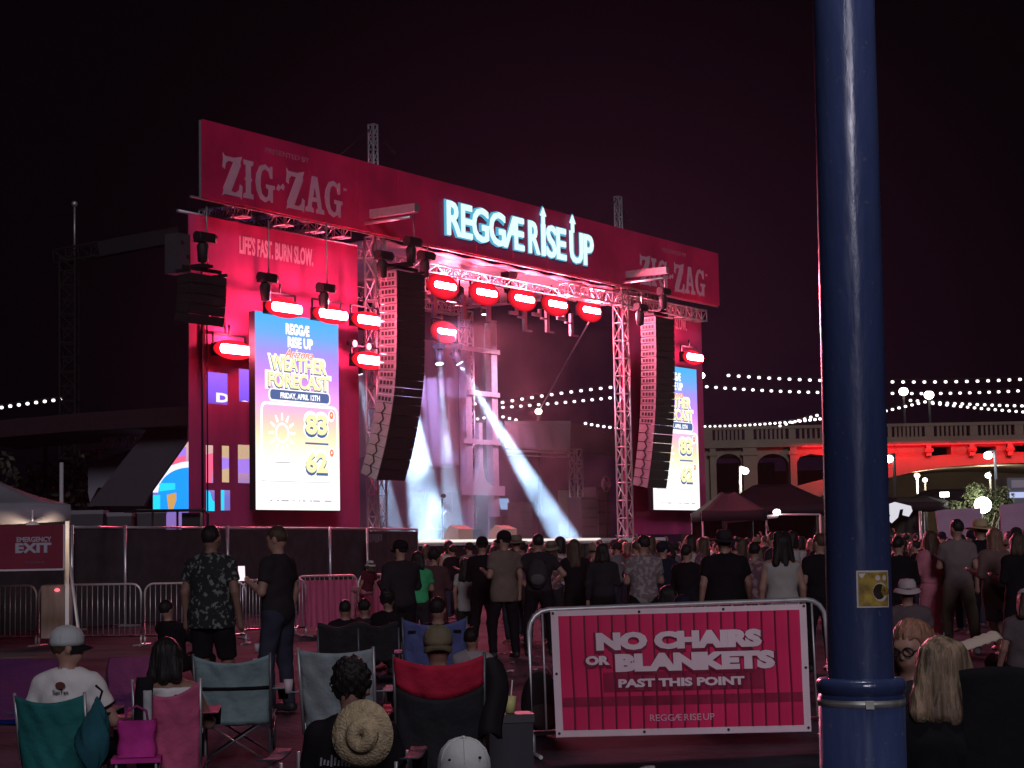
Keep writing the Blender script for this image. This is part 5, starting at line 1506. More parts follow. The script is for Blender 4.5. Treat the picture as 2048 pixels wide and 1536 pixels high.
ARMS = {   # elbow, wrist in torso axes for the right arm (mirrored for the left)
    'down': ((.235, -.03, .20), (.25, .03, -.05)),
    'fold': ((.235, .06, .20), (.0, .21, .22)),
    'phone': ((.215, .08, .21), (.12, .32, .33)),
    'phone2': ((.225, .03, .20), (.13, .235, .29)),
    'hips': ((.36, -.07, .24), (.19, .03, .08)),
    'lap': ((.235, .06, .19), (.13, .31, .05)),
    'rest': ((.29, .02, .21), (.30, .28, .17)),
    'up': ((.30, .10, .58), (.20, .16, .84)),
    'hold': ((.225, .00, .20), (.20, .26, .26)),
    'out': ((.29, .04, .24), (.33, .27, .31)),
    'knees': ((.25, .17, .22), (.17, .42, .20)),
}
def rotm(yaw=0, pitch=0, roll=0):
    return np.array(Matrix.Rotation(yaw, 3, 'Z') @ Matrix.Rotation(pitch, 3, 'X') @ Matrix.Rotation(roll, 3, 'Y'))

SKIN = M('skin', (0.30, 0.165, 0.125), 0.55, var=0.08, vscale=12)
SKIN2 = M('skin_tan', (0.20, 0.11, 0.08), 0.55, var=0.08, vscale=12)
HAIRB = M('hair_black', (0.012, 0.010, 0.010), 0.5, bump=0.6, bscale=60, stretch=(1, 1, .15))
HAIRN = M('hair_brown', (0.055, 0.032, 0.020), 0.45, var=.3, vscale=30, bump=0.6, bscale=60, stretch=(1, 1, .15))
def cl(name, col, var=0.12, bump=0.5):
    dk_ = .6 if max(col) < .3 else .9
    return M('cloth_' + name, tuple(c * dk_ for c in col), 0.9, var=var, vscale=6, bump=bump, bscale=7, spec=0.06)

def person(label, loc, yaw, H=1.75, pose='stand', seat=0.40, arms=('down', 'down'), hair=('short', HAIRB), hat=None, shirt=None, sleeve='short', hem=-.02,
           pants=None, legs='long', skin=SKIN, h=0.024, wide=1.0, lean=0.0, headyaw=0.0, headpitch=0.0, group=None, shoes=None, fingers=False, stance=.10, skirt=False, cat='person'):
    """yaw: 0 faces away from the camera (+Y); positive turns to the left"""
    s = H / 1.77
    t = thing('person', label, cat, loc, yaw, group)
    R_ = random.Random(sum(ord(c_) * (i_ + 3) for i_, c_ in enumerate(label)))
    if headyaw == 0 and pose == 'stand':
        headyaw, headpitch = R_.uniform(-.55, .55), headpitch + R_.uniform(-.12, .10)
    if pose == 'stand':
        sh_ = R_.uniform(-.05, .05); st2 = stance + R_.uniform(-.01, .06)
        pel = A3(sh_, 0, .945); lb = lean + R_.uniform(-.06, .04)
        kb = (R_.uniform(0, .09), 0) if sh_ < 0 else (0, R_.uniform(0, .09))
        knees = [A3(sd * (st2 + .01) + sh_ * .5, .03 + kb_, .50) for sd, kb_ in zip((1, -1), kb)]; ank = [A3(sd * (st2 + .02), -.01 + kb_ * .6, .085) for sd, kb_ in zip((1, -1), kb)]
    elif pose == 'walk':
        pel = A3(0, 0, .94); lb = lean
        knees = [A3(.10, .14, .52), A3(-.09, -.02, .50)]; ank = [A3(.10, .12, .085), A3(-.09, -.24, .14)]
    elif pose == 'sit':
        z = seat / s + .10
        pel = A3(0, 0, z); lb = lean if lean else -.25
        knees = [A3(sd * .15, .46, z + .03) for sd in (1, -1)]; ank = [A3(sd * .15, .52, .085) for sd in (1, -1)]
    else:                      # sitting on the ground with drawn-up knees
        pel = A3(0, 0, .13); lb = lean if lean else .12
        knees = [A3(sd * .20, .44, .44) for sd in (1, -1)]; ank = [A3(sd * .16, .66, .085) for sd in (1, -1)]
    T = rotm(0, -lb)           # torso axes
    up_ = lambda p: pel + T @ (A3(*p))
    hd = up_((0, .012, .70)); Rh = rotm(headyaw, headpitch) if pose != 'x' else T
    hp = lambda p: hd + Rh @ A3(*p)
    wd = wide
    hip = [up_((sd * .09 * wd, 0, -.03)) for sd in (1, -1)]
    sho = [up_((sd * .178 * (0.5 + 0.5 * wd), 0, .455)) for sd in (1, -1)]
    elb, wri = [], []
    for sd, a in zip((1, -1), arms):
        e_, w_ = ARMS[a]
        k = 0.5 + 0.5 * wd
        elb.append(up_((sd * e_[0] * k, e_[1] * (1 if wd < 1.1 else 1.25), e_[2]))); wri.append(up_((sd * w_[0] * k, w_[1] * (1 if wd < 1.1 else 1.2), w_[2])))
    def torso(P, g=0.0):
        Q = (P - pel) @ T
        return union([elld(Q, A3(0, 0, .34), A3(.185 * wd + g, .118 * wd + g, .21 + g)), elld(Q, A3(0, .0, .02), A3(.17 * wd + g, .13 * wd + g, .15 + g)),
                      elld(Q, A3(0, .008 * wd, .17), A3(.152 * wd + g, .112 * wd * (1.1 if wd > 1.1 else 1) + g, .17 + g)),
                      cone(Q, A3(-.145 * wd, 0, .462), A3(.145 * wd, 0, .462), .058 + g, .058 + g), elld(Q, A3(0, -.015, .49), A3(.10 + g, .07 + g, .06 + g))], .05)
    def head(P):
        Q = (P - hd) @ Rh
        d = union([elld(Q, A3(0, 0, .0), A3(.076, .096, .112)), elld(Q, A3(0, .035, -.062), A3(.056, .062, .062))], .03)
        d = smin(d, cone(Q, A3(0, .085, .0), A3(0, .106, -.028), .010, .0125), .012)       # nose
        d = smin(d, cone(Q, A3(-.03, .078, .018), A3(.03, .078, .018), .016, .016), .02)    # brow
        d = smin(d, cone(Q, A3(-.018, .088, -.062), A3(.018, .088, -.062), .010, .010), .012)  # lips
        for sd in (1, -1):
            d = smin(d, elld(Q, A3(sd * .081, -.005, -.012), A3(.013, .024, .034)), .01)
            d = np.maximum(d, -(np.linalg.norm(Q - A3(sd * .033, .098, -.002), axis=1) - .014)) if h < 0.016 else d
        return d
    def arm(P, i, g=0.0, upto=1.0):
        d = [cone(P, sho[i], elb[i], .052 * (.6 + .4 * wd) + g, .040 + g)]
        if upto > .99:
            d.append(cone(P, elb[i], wri[i], .041 + g, .028 + g))
        return union(d, .02)
    hand_c = []
    for i in (0, 1):
        dr_ = wri[i] - elb[i]; dr_ = dr_ / np.linalg.norm(dr_)
        hand_c.append((wri[i] + dr_ * .055, dr_))
    def hand(P, i):
        c, dr_ = hand_c[i]
        return union([cone(P, c - dr_ * .03, c + dr_ * .025, .030, .034), cone(P, c + dr_ * .03, c + dr_ * .085 + T @ A3(0, .02, 0), .022, .014),
                      cone(P, c - dr_ * .01, c + dr_ * .035 + T @ A3(-.04 if i == 0 else .04, .02, 0), .014, .010)], .015)
    def leg(P, i, g=0.0, low=True):
        d = [cone(P, hip[i], knees[i], .088 * (.5 + .5 * wd) + g, .056 + g)]
        if low:
            d.append(cone(P, knees[i], ank[i], .056 + g, .038 + g))
        return union(d, .03)
    def body(P):
        P = P / s
        d = torso(P)
        d = smin(d, cone(P, up_((0, -.012, .50)), up_((0, .006, .63)), .056, .052), .03)
        d = smin(d, head(P), .02)
        for i in (0, 1):
            d = smin(d, smin(arm(P, i), hand(P, i), .015), .025)
            d = smin(d, leg(P, i), .03)
            d = smin(d, cone(P, ank[i], ank[i] + A3(0, .13, -.05), .038, .030), .02)
        return d * s
    allp = np.array([pel, hd + A3(0, 0, .16), hd - A3(.16, .16, .16), hd + A3(.16, .16, .0)] + knees + ank + elb + wri + sho + hip + [c + d_ * .1 for c, d_ in hand_c] + [a + A3(0, .16, -.08) for a in ank]) * s
    lo, hi = allp.min(0) - .16 * s, allp.max(0) + .16 * s
    lo[2] = max(lo[2], -.02)
    extra = []
    if fingers:
        for i in (0, 1):
            c, dr_ = hand_c[i]
            sx = T @ A3(1, 0, 0); sy = np.cross(dr_, sx); sy /= np.linalg.norm(sy); sx = np.cross(sy, dr_)
            mb = MB()
            for j, ln in enumerate((.062, .075, .070, .055)):
                b0 = c + dr_ * .03 + sx * (-.027 + .018 * j); b1 = b0 + dr_ * ln * .55 + sy * .006; b2 = b1 + dr_ * ln * .45 + sy * .018
                mb.tube(b0 * s, b1 * s, .0095 * s, .0085 * s, 7); mb.tube(b1 * s, b2 * s, .0085 * s, .0065 * s, 7); mb.ell(b2 * s, (.0066 * s,) * 3, 7, 5)
            extra.append((mb.v, mb.f))
    sdf_obj('body', body, lo, hi, h * s, skin, t, extra)
    # ---------------------------------------------------------- clothes
    wr = (lambda P: .0045 * np.sin(P[:, 2] * 38 + 3 * np.sin(P[:, 0] * 17)) * np.sin(P[:, 0] * 23 + P[:, 1] * 19))
    if shirt is not None:
        up_to = {'short': .62, 'long': 1.0, 'none': 0.0}[sleeve]
        def f_shirt(P):
            P = P / s
            d = torso(P, .018)
            Q = (P - pel) @ T
            d = np.maximum(d, hem - Q[:, 2])
            if hem < -.1:
                ex = np.maximum(elld(Q, A3(0, .0, -.05), A3(.19 * wd + .02, .155 * wd, .34)), hem - Q[:, 2])
                d = smin(d, ex, .03)
            for i in (0, 1):
                if up_to > 0:
                    if up_to < 1:
                        e_ = sho[i] + (elb[i] - sho[i]) * up_to
                        ax_ = (elb[i] - sho[i]) / np.linalg.norm(elb[i] - sho[i])
                        da = np.maximum(cone(P, sho[i], e_ + ax_ * .08, .066 * (.6 + .4 * wd), .062), (P - e_) @ ax_)
                    else:
                        da = arm(P, i, .014)
                        dr_ = hand_c[i][1]
                        da = np.maximum(da, (P - wri[i]) @ dr_ - .01)
                    d = smin(d, da, .03)
            d = np.maximum(d, -(elld(Q, A3(0, .01, .55), A3(.068, .066, .062))))
            if sleeve == 'none':
                d = np.maximum(d, Q[:, 2] - .49)
            return d * s + wr(P)
        o_ = sdf_obj('top', f_shirt, lo, hi, h * s, shirt, t)
    if pants is not None:
        def f_p(P):
            P = P / s
            Q = (P - pel) @ T
            d = np.maximum(elld(Q, A3(0, 0, .01), A3(.183 * wd, .143 * wd, .15)), Q[:, 2] - .10)
            for i in (0, 1):
                if legs == 'long':
                    l_ = leg(P, i, .020)
                    ax_ = ank[i] - knees[i]; ax_ = ax_ / np.linalg.norm(ax_)
                    l_ = np.maximum(l_, (P - ank[i]) @ ax_ - .0)
                else:
                    ax_ = knees[i] - hip[i]; ax_ = ax_ / np.linalg.norm(ax_)
                    l_ = np.maximum(cone(P, hip[i], knees[i], .108 * (.5 + .5 * wd), .09), (P - knees[i]) @ ax_ + .03)
                d = smin(d, l_, .03)
            if skirt:
                q_ = P - pel
                d = smin(d, np.maximum(cone(P, pel + A3(0, 0, .05), A3(0, .02, .25), .15 * wd, .24 * wd), .32 - P[:, 2]), .03)
            return d * s + wr(P)
        sdf_obj('shorts' if legs == 'short' else ('skirt' if skirt else 'trousers'), f_p, lo, hi, h * s, pants, t)
    if shoes is not None:
        for i in (0, 1):
            a = ank[i]
            fs = lambda P: (smin(np.maximum(cone(P / s, a + A3(0, -.03, -.035), a + A3(0, .135, -.045), .050, .042), .012 - (P / s)[:, 2] if True else 0), cone(P / s, a, a + A3(0, 0, -.03), .047, .05), .02)) * s
            sdf_obj('shoe', fs, a * s - .13 * s + A3(0, 0, -.0), a * s + A3(.1, .22, .1) * s, h * s * .9, shoes, t)
    # ---------------------------------------------------------- hair
    if hair:
        st_, hm = hair
        jit = {'curly': .013}.get(st_, .003)
        def f_h(P):
            P = P / s
            Q = (P - hd) @ Rh
            d = elld(Q, A3(0, -.014, .022), A3(.086, .102, .108))
            if st_ in ('short', 'curly', 'crop'):
                d = elld(Q, A3(0, -.012, .024 if st_ != 'curly' else .035), A3(.084, .100, .104) if st_ != 'curly' else A3(.098, .112, .118))
                d = np.maximum(d, -.055 - Q[:, 2] + .4 * np.maximum(0, Q[:, 1] + .02))
                d = np.maximum(d, np.minimum(Q[:, 1] - .045, .04 - Q[:, 2] + 0 * Q[:, 0]))
            else:
                d = np.maximum(d, np.minimum(Q[:, 1] - .035, .045 - Q[:, 2]))
                if st_ == 'bun':
                    d = smin(d, elld(Q, A3(.045, -.02, .10), A3(.055, .055, .05)), .01); d = smin(d, elld(Q, A3(-.045, -.02, .10), A3(.055, .055, .05)), .01)
                L_, W_, n_ = {'long': (.30, .062, 3), 'verylong': (.46, .07, 3), 'bob': (.15, .07, 3), 'bun': (.24, .09, 3), 'tail': (.28, 0, 1), 'fan': (.215, .115, 5)}[st_]
                lk = []
                for j_ in range(n_):
                    x_ = (j_ - (n_ - 1) / 2) * (2 * W_ / max(1, n_ - 1)) if n_ > 1 else 0
                    lk.append(cone(Q, A3(x_ * .45, -.05, .04), A3(x_ * 1.15, -.085 + .3 * abs(x_), -L_ * (1 - .8 * abs(x_))), .062, .048))
                d = smin(d, union(lk, .012), .03)
                for sd in (1, -1):
                    d = smin(d, cone(Q, A3(sd * .072, .0, .02), A3(sd * .082, -.01, -L_ * .6), .03, .032), .03) if n_ > 1 else d
            d = d + jit * np.sin(Q[:, 0] * (120 if jit > .01 else 210)) * (np.sin(Q[:, 2] * 110) if jit > .01 else 1) + (jit * .8 * np.sin(Q[:, 1] * 95 + Q[:, 2] * 60) if jit > .01 else 0)
            return d * s
        lo_h = (hd - A3(.2, .3, .55)) * s; hi_h = (hd + A3(.2, .2, .24)) * s
        sdf_obj('hair', f_h, lo_h, hi_h, min(h, .016) * s, hm, t)
    # ---------------------------------------------------------- hats
    if hat:
        kind, hm = hat[0], hat[1]
        b = MB()
        rot = Matrix([list(r_) for r_ in Rh])
        def put(v):
            return tuple((hd + Rh @ A3(*v)) * s)
        if kind in ('cap', 'backcap'):
            f_ = 1 if kind == 'cap' else -1
            N = 20
            rings = [(1.0, .008), (1.03, .035), (1.0, .065), (.86, .098), (.6, .122), (.3, .133), (.04, .137)]
            v = [put((.090 * q_ * math.cos(2 * math.pi * i / N), -.004 + .108 * q_ * math.sin(2 * math.pi * i / N), z_)) for q_, z_ in rings for i in range(N)]
            b.add(v, [(r_ * N + i, r_ * N + (i + 1) % N, (r_ + 1) * N + (i + 1) % N, (r_ + 1) * N + i) for r_ in range(len(rings) - 1) for i in range(N)], smooth=True)
            o_ = b.build('cap', hm, t, solid=.004)
            b = MB()
            v, f = [], []
            nb_ = 12
            for layer in (0, -.008):
                for j in range(4):
                    for i in range(nb_ + 1):
                        a = math.pi * (i / nb_)
                        r_ = 1 + .72 * j / 3 * math.sin(a)
                        v.append(put((.087 * math.cos(a) * (1 + .05 * j / 3), f_ * (.10 * math.sin(a) * r_ + .002), .014 + layer - .02 * (j / 3) - .03 * (j / 3) * math.cos(a) ** 2)))
            M1 = 4 * (nb_ + 1)
            for j in range(3):
                for i in range(nb_):
                    q_ = (j * (nb_ + 1) + i, j * (nb_ + 1) + i + 1, (j + 1) * (nb_ + 1) + i + 1, (j + 1) * (nb_ + 1) + i)
                    f.append(q_); f.append(tuple(M1 + k_ for k_ in reversed(q_)))
            b.add(v, f, smooth=True); b.build('brim', hat[2] if len(hat) > 2 else hm, o_)
        else:                       # brimmed hat
            rb = {'brim': .185, 'straw': .20, 'bucket': .15}[kind]
            N = 24
            rings = [(.092, .03), (.098, .05), (.092, .10), (.07, .135), (.002, .14)]
            v = [put((r_ * 1.0 * math.cos(2 * math.pi * i / N), -.004 + r_ * 1.12 * math.sin(2 * math.pi * i / N), z_)) for r_, z_ in rings for i in range(N)]
            b.add(v, [(k_ * N + i, k_ * N + (i + 1) % N, (k_ + 1) * N + (i + 1) % N, (k_ + 1) * N + i) for k_ in range(len(rings) - 1) for i in range(N)], smooth=True)
            o_ = b.build('hat_crown', hm, t, solid=.004)
            b = MB()
            rings = [(.092, .034), (.13, .026), (rb, .018 if kind != 'bucket' else -.01), (rb, .010 if kind != 'bucket' else -.018), (.13, .017), (.092, .026)]
            v = [put((r_ * math.cos(2 * math.pi * i / N), -.004 + r_ * 1.1 * math.sin(2 * math.pi * i / N), z_ + .012 * math.cos(4 * math.pi * i / N) * (r_ / rb))) for r_, z_ in rings for i in range(N)]
            b.add(v, [(k_ * N + i, k_ * N + (i + 1) % N, (k_ + 1) * N + (i + 1) % N, (k_ + 1) * N + i) for k_ in range(len(rings) - 1) for i in range(N)], smooth=True)
            b.build('hat_brim', hm, o_)
    if h < .02 and hat and kind in ('cap', 'backcap'):
        b = MB()
        for j_ in range(3):
            a_ = math.pi * j_ / 3 + math.pi / 2
            b.path([put((.0925 * q_ * math.cos(a_ + (math.pi if q2 < 0 else 0)), -.004 + .1105 * q_ * math.sin(a_ + (math.pi if q2 < 0 else 0)), z_ + .002)) for q_, z_, q2 in [(1.0, .03, 1), (1.0, .065, 1), (.86, .098, 1), (.6, .122, 1), (.3, .133, 1), (.02, .138, 1), (.3, .133, -1), (.6, .122, -1), (.86, .098, -1), (1.0, .065, -1), (1.0, .03, -1)]], .0022, 5)
        b.ell(put((0, -.004, .139)), (.010 * s, .010 * s, .005 * s), 8, 5)
        b.build('seam', hm, o_)
    t['_s'] = s
    t['_head'] = [float(x) for x in hd * s]
    t['_hand'] = [float(x) for x in hand_c[0][0] * s] + [float(x) for x in hand_c[1][0] * s]
    t['_back'] = [float(x) for x in up_((0, -.15, .33)) * s]
    return t
def tall(px, ptop, Y):
    """height of a standing figure whose head top is seen at px, ptop"""
    return EYE + (hz(px) - ptop) * Y / FPX

blk = cl('black', (0.016, 0.015, 0.018)); charc = cl('charcoal', (0.035, 0.032, 0.036)); navy = cl('navy', (0.022, 0.024, 0.045))
denim = cl('denim', (0.045, 0.05, 0.075), .25); greyc = cl('grey', (0.20, 0.19, 0.20)); tan = cl('tan', (0.24, 0.17, 0.14)); whitec = cl('white', (0.62, 0.60, 0.58), .05)
offw = cl('offwhite', (0.42, 0.40, 0.38), .08); khaki = cl('khaki', (0.24, 0.19, 0.14)); pinkc = cl('pink', (0.42, 0.14, 0.18)); green = cl('green', (0.05, 0.35, 0.14)); maroon = cl('maroon', (0.12, 0.02, 0.035))
shoeb = M('shoe_black', (0.02, 0.02, 0.022), 0.5); shoew = M('shoe_white', (0.5, 0.48, 0.48), 0.6)
def pattern(name, base, spots, scale, thr=0.58):
    m = M('cloth_' + name, base, 0.85)
    t_ = m.node_tree; bs = t_.nodes['Principled BSDF']
    tc = t_.nodes.new('ShaderNodeTexCoord'); vz = t_.nodes.new('ShaderNodeTexNoise'); vz.inputs['Scale'].default_value = scale; vz.inputs['Detail'].default_value = 2
    rp = t_.nodes.new('ShaderNodeValToRGB'); rp.color_ramp.elements[0].position = thr; rp.color_ramp.elements[0].color = (*base, 1); rp.color_ramp.elements[1].position = thr + .05; rp.color_ramp.elements[1].color = (*spots, 1)
    t_.links.new(tc.outputs['Object'], vz.inputs['Vector']); t_.links.new(vz.outputs['Fac'], rp.inputs[0]); t_.links.new(rp.outputs[0], bs.inputs['Base Color'])
    return m
leafshirt = pattern('leaf_print', (0.014, 0.016, 0.018), (0.13, 0.15, 0.13), 22, .56)
mottle = pattern('mottled_grey', (0.15, 0.11, 0.12), (0.26, 0.21, 0.20), 18, .5)
plaid = pattern('dark_print', (0.10, 0.045, 0.06), (0.22, 0.12, 0.13), 16, .52)

D_ = rad
# ---------------------------------------------------------------- standing people, left and middle
P1 = person('tall man in black leaf print shirt standing before the screened fence', ground(431, 18.5), D_(-12), tall(436, 1050, 18.5), arms=('down', 'down'), hair=('short', HAIRB), shirt=leafshirt, hem=-.14, pants=blk, legs='short', h=.018, wide=1.12, shoes=shoeb, headyaw=D_(-15), skin=SKIN2)
P2 = person('man in black tee and jeans in profile, looking down at a phone', ground(558, 18.6), D_(62), tall(558, 1052, 18.6), arms=('down', 'phone2'), hair=('short', HAIRN), shirt=charc, hem=-.08, pants=denim, h=.016, shoes=shoeb, headpitch=D_(-10), headyaw=D_(12), fingers=True)
ph = P2['_hand']
t = thing('smartphone', 'bright phone held by man in black tee', 'phone', (0, 0, 0), rad(12))
t.location = P2.location + Matrix.Rotation(P2.rotation_euler.z, 3, 'Z') @ Vector((ph[3] - .02, ph[4] + .06, ph[5] + .07))
b = MB(); b.box((0, 0.006, 0), (0.085, 0.012, 0.17), 0, Matrix.Rotation(D_(-25), 3, 'X')); b.build('case', black, t)
b = MB(); b.box((0, -0.003, 0), (0.078, 0.006, 0.16), 0, Matrix.Rotation(D_(-25), 3, 'X')); b.build('screen', EM('phone_screen', (1.0, 0.86, 0.92), 1.1), t)
person('man in dark hoodie and flat cap standing right of pink barrier cloth', ground(803, 24), D_(18), tall(803, 1080, 24), arms=('fold', 'hold'), hair=('crop', HAIRB), hat=('cap', blk), shirt=charc, sleeve='long', hem=-.06, pants=blk, shoes=shoeb, wide=1.1, headyaw=D_(35))
person('person in green top half hidden by man in dark hoodie', ground(842, 27), D_(10), tall(842, 1102, 27), arms=('fold', 'hold'), hair=('bob', HAIRB), shirt=green, pants=charc, wide=.9)
person('person with dark curly hair and brown top beside the green top', ground(873, 27.5), D_(-8), tall(873, 1098, 27.5), hair=('curly', HAIRB), shirt=cl('brown', (0.11, 0.05, 0.055)), sleeve='long', pants=maroon, arms=('fold', 'fold'))
person('girl in pale top with long dark hair and shoulder strap', ground(931, 29), D_(-20), tall(931, 1116, 29), arms=('hold', 'down'), hair=('long', HAIRB), shirt=offw, hem=-.18, pants=charc, legs='short', shoes=shoew, wide=.88)
person('man in black jacket standing left of man in tan shirt', ground(966, 28), D_(-15), tall(966, 1074, 28), arms=('hold', 'fold'), hair=('short', HAIRB), hat=('cap', blk), shirt=blk, sleeve='long', hem=-.08, pants=blk, shoes=shoeb)
person('tall man in black cap and loose tan shirt, looking left', ground(1010, 27), D_(25), tall(1004, 1062, 27), arms=('down', 'hold'), hair=('crop', HAIRB), hat=('cap', blk), shirt=tan, sleeve='short', hem=-.16, pants=blk, shoes=shoeb, headyaw=D_(30), h=.022)
person('person in brown brimmed hat partly behind man in tan shirt', ground(1038, 32), 0, tall(1038, 1071, 32), hair=('crop', HAIRB), hat=('brim', khaki), shirt=plaid, sleeve='long', pants=charc, arms=('fold', 'hold'))
PB = person('man with cropped hair wearing a small backpack', ground(1080, 27.5), D_(-4), tall(1080, 1067, 27.5), arms=('hips', 'hips'), hair=('crop', HAIRB), shirt=charc, sleeve='short', pants=blk, shoes=shoeb, wide=1.08)
bk = PB['_back']
t = thing('backpack', 'small grey backpack on back of cropped hair man', 'backpack', PB.location + Matrix.Rotation(PB.rotation_euler.z, 3, 'Z') @ Vector((bk[0], bk[1] - .03, bk[2] - .08)), PB.rotation_euler.z)
b = MB(); b.ell((0, 0, 0), (.15, .085, .22), 16, 10); b.build('bag', cl('pack', (0.05, 0.05, 0.055)), t)
b = MB(); b.ell((0, -.06, -.08), (.11, .05, .09), 12, 8); b.build('pocket', cl('pack_light', (0.13, 0.12, 0.125)), t)
b = MB()
for sx in (-.1, .1): b.path([(sx, .06, .16), (sx * 1.1, .12, .24), (sx * 1.2, .22, .24)], .02, 5)
b.build('strap', blk, t)
person('woman in sun hat right behind man with backpack', ground(1108, 31), D_(5), tall(1108, 1083, 31), hair=('bob', HAIRN), hat=('bucket', khaki), shirt=plaid, pants=charc, arms=('hold', 'down'), wide=.9)
person('woman with shoulder length brown hair in black top, mid crowd', ground(1156, 28), D_(3), tall(1156, 1078, 28), hair=('long', HAIRN), shirt=blk, pants=blk, arms=('fold', 'fold'), wide=.95, shoes=shoeb)
person('dark haired woman in black jacket, bag strap over one shoulder', ground(1212, 27), D_(-8), tall(1212, 1086, 27), hair=('bob', HAIRB), shirt=charc, sleeve='long', pants=blk, arms=('hold', 'down'), shoes=shoeb)
person('man in mottled grey tee and black shorts behind notice banner', ground(1292, 24.5), D_(4), tall(1292, 1070, 24.5), arms=('fold', 'hold'), hair=('short', HAIRB), shirt=mottle, hem=-.10, pants=blk, legs='short', shoes=shoew, wide=1.08, skin=SKIN, h=.022)
person('man in cap and navy tee right of mottled grey tee', ground(1328, 27), D_(-12), tall(1326, 1083, 27), hair=('crop', HAIRB), hat=('cap', navy), shirt=navy, pants=blk, arms=('fold', 'hold'), wide=1.05, headyaw=D_(-30))
person('slim person in black hoodie between two broader men', ground(1378, 25), D_(-20), tall(1378, 1088, 25), hair=('short', HAIRB), shirt=blk, sleeve='long', pants=blk, arms=('fold', 'fold'), wide=.95, headyaw=D_(-20))
person('broad man in brimmed hat and black shirt behind notice banner', ground(1449, 21.5), D_(6), tall(1449, 1062, 21.5), arms=('down', 'down'), hair=('crop', HAIRB), hat=('brim', charc), shirt=blk, sleeve='short', hem=-.12, pants=blk, wide=1.32, shoes=shoeb, h=.022)
person('person in dark printed shirt right of the broad man', ground(1520, 24.5), D_(-10), tall(1520, 1083, 24.5), hair=('short', HAIRB), shirt=plaid, sleeve='short', hem=-.1, pants=charc, arms=('fold', 'hold'), wide=1.05)
person('woman with dark double bun hair and pale sleeveless top', ground(1577, 20.5), D_(2), tall(1577, 1066, 20.5), hair=('bun', HAIRB), shirt=cl('pale', (0.34, 0.31, 0.29), .08), sleeve='none', hem=-.12, pants=blk, arms=('down', 'down'), wide=.98, h=.02)
person('man in black tee at left edge of blue pole, rim lit red', ground(1642, 23), D_(14), tall(1640, 1066, 23), hair=('short', HAIRN), shirt=blk, pants=blk, arms=('down', 'hold'), shoes=shoeb)
# right of the pole
person('person in black standing just right of blue pole', ground(1806, 24), D_(-6), tall(1806, 1072, 24), hair=('short', HAIRB), shirt=blk, sleeve='long', pants=blk, arms=('fold', 'hold'), wide=1.05, shoes=shoeb)
person('woman in pink trousers and crop top with long hair', ground(1868, 26.5), D_(28), tall(1866, 1061, 26.5), hair=('long', HAIRN), shirt=pinkc, sleeve='long', hem=.06, pants=pinkc, arms=('hold', 'phone'), wide=.9, shoes=shoew, headyaw=D_(15))
person('tall man in grey tee and khaki trousers right of blue pole', ground(1926, 26), D_(-3), tall(1926, 1038, 26), hair=('short', HAIRB), shirt=cl('dusty', (0.26, 0.20, 0.20)), hem=-.10, pants=khaki, arms=('down', 'fold'), shoes=shoew, h=.022)
person('person in black with straw hat behind long haired woman', ground(1976, 26.5), D_(10), tall(1980, 1040, 26.5), hair=('crop', HAIRB), hat=('straw', cl('straw', (0.42, 0.30, 0.17))), shirt=blk, sleeve='long', hem=-.16, pants=blk, arms=('fold', 'fold'), wide=1.15, shoes=shoeb)
PW = person('woman with very long brown hair in shawl and shorts, walking', ground(1998, 24.5), D_(20), tall(1992, 1055, 24.5), pose='walk', hair=('verylong', M('hair_chestnut', (0.16, 0.085, 0.055), .45, var=.3, vscale=30, bump=.5, bscale=60, stretch=(1, 1, .15))), shirt=cl('shawl', (0.22, 0.13, 0.12)), sleeve='long', hem=-.26, pants=cl('shorts', (0.2, 0.17, 0.16)), legs='short', arms=('out', 'hold'), shoes=shoew, h=.02)
t = thing('tote_bag', 'crumpled grey bag hanging at right side of long haired woman', 'bag', PW.location + Vector((.30, -.06, .62)), 0.3)
b = MB(); b.grid(lambda a, c: (.26 * math.cos(2 * math.pi * a) * (0.75 + .35 * (1 - c)) , .12 * math.sin(2 * math.pi * a) * (1 - .4 * c) , .5 * c + .015 * math.sin(a * 40)), 28, 8); b.add([(.2 * math.cos(i), .1 * math.sin(i), .02) for i in np.linspace(0, 6.28, 12)], [tuple(range(12))])
b.build('bag', cl('bag_grey', (0.30, 0.27, 0.27), .2), t, solid=.006)
b = MB(); b.path([(-.15, 0, .48), (-.12, 0, .72), (.0, 0, .84), (.12, 0, .72), (.15, 0, .48)], .012, 5); b.build('handle', charc, t)
person('person in black at right edge with arms folded', ground(2040, 23.5), D_(15), tall(2040, 1066, 23.5), hair=('bob', HAIRN), shirt=blk, sleeve='long', pants=blk, arms=('fold', 'hold'), wide=1.1)
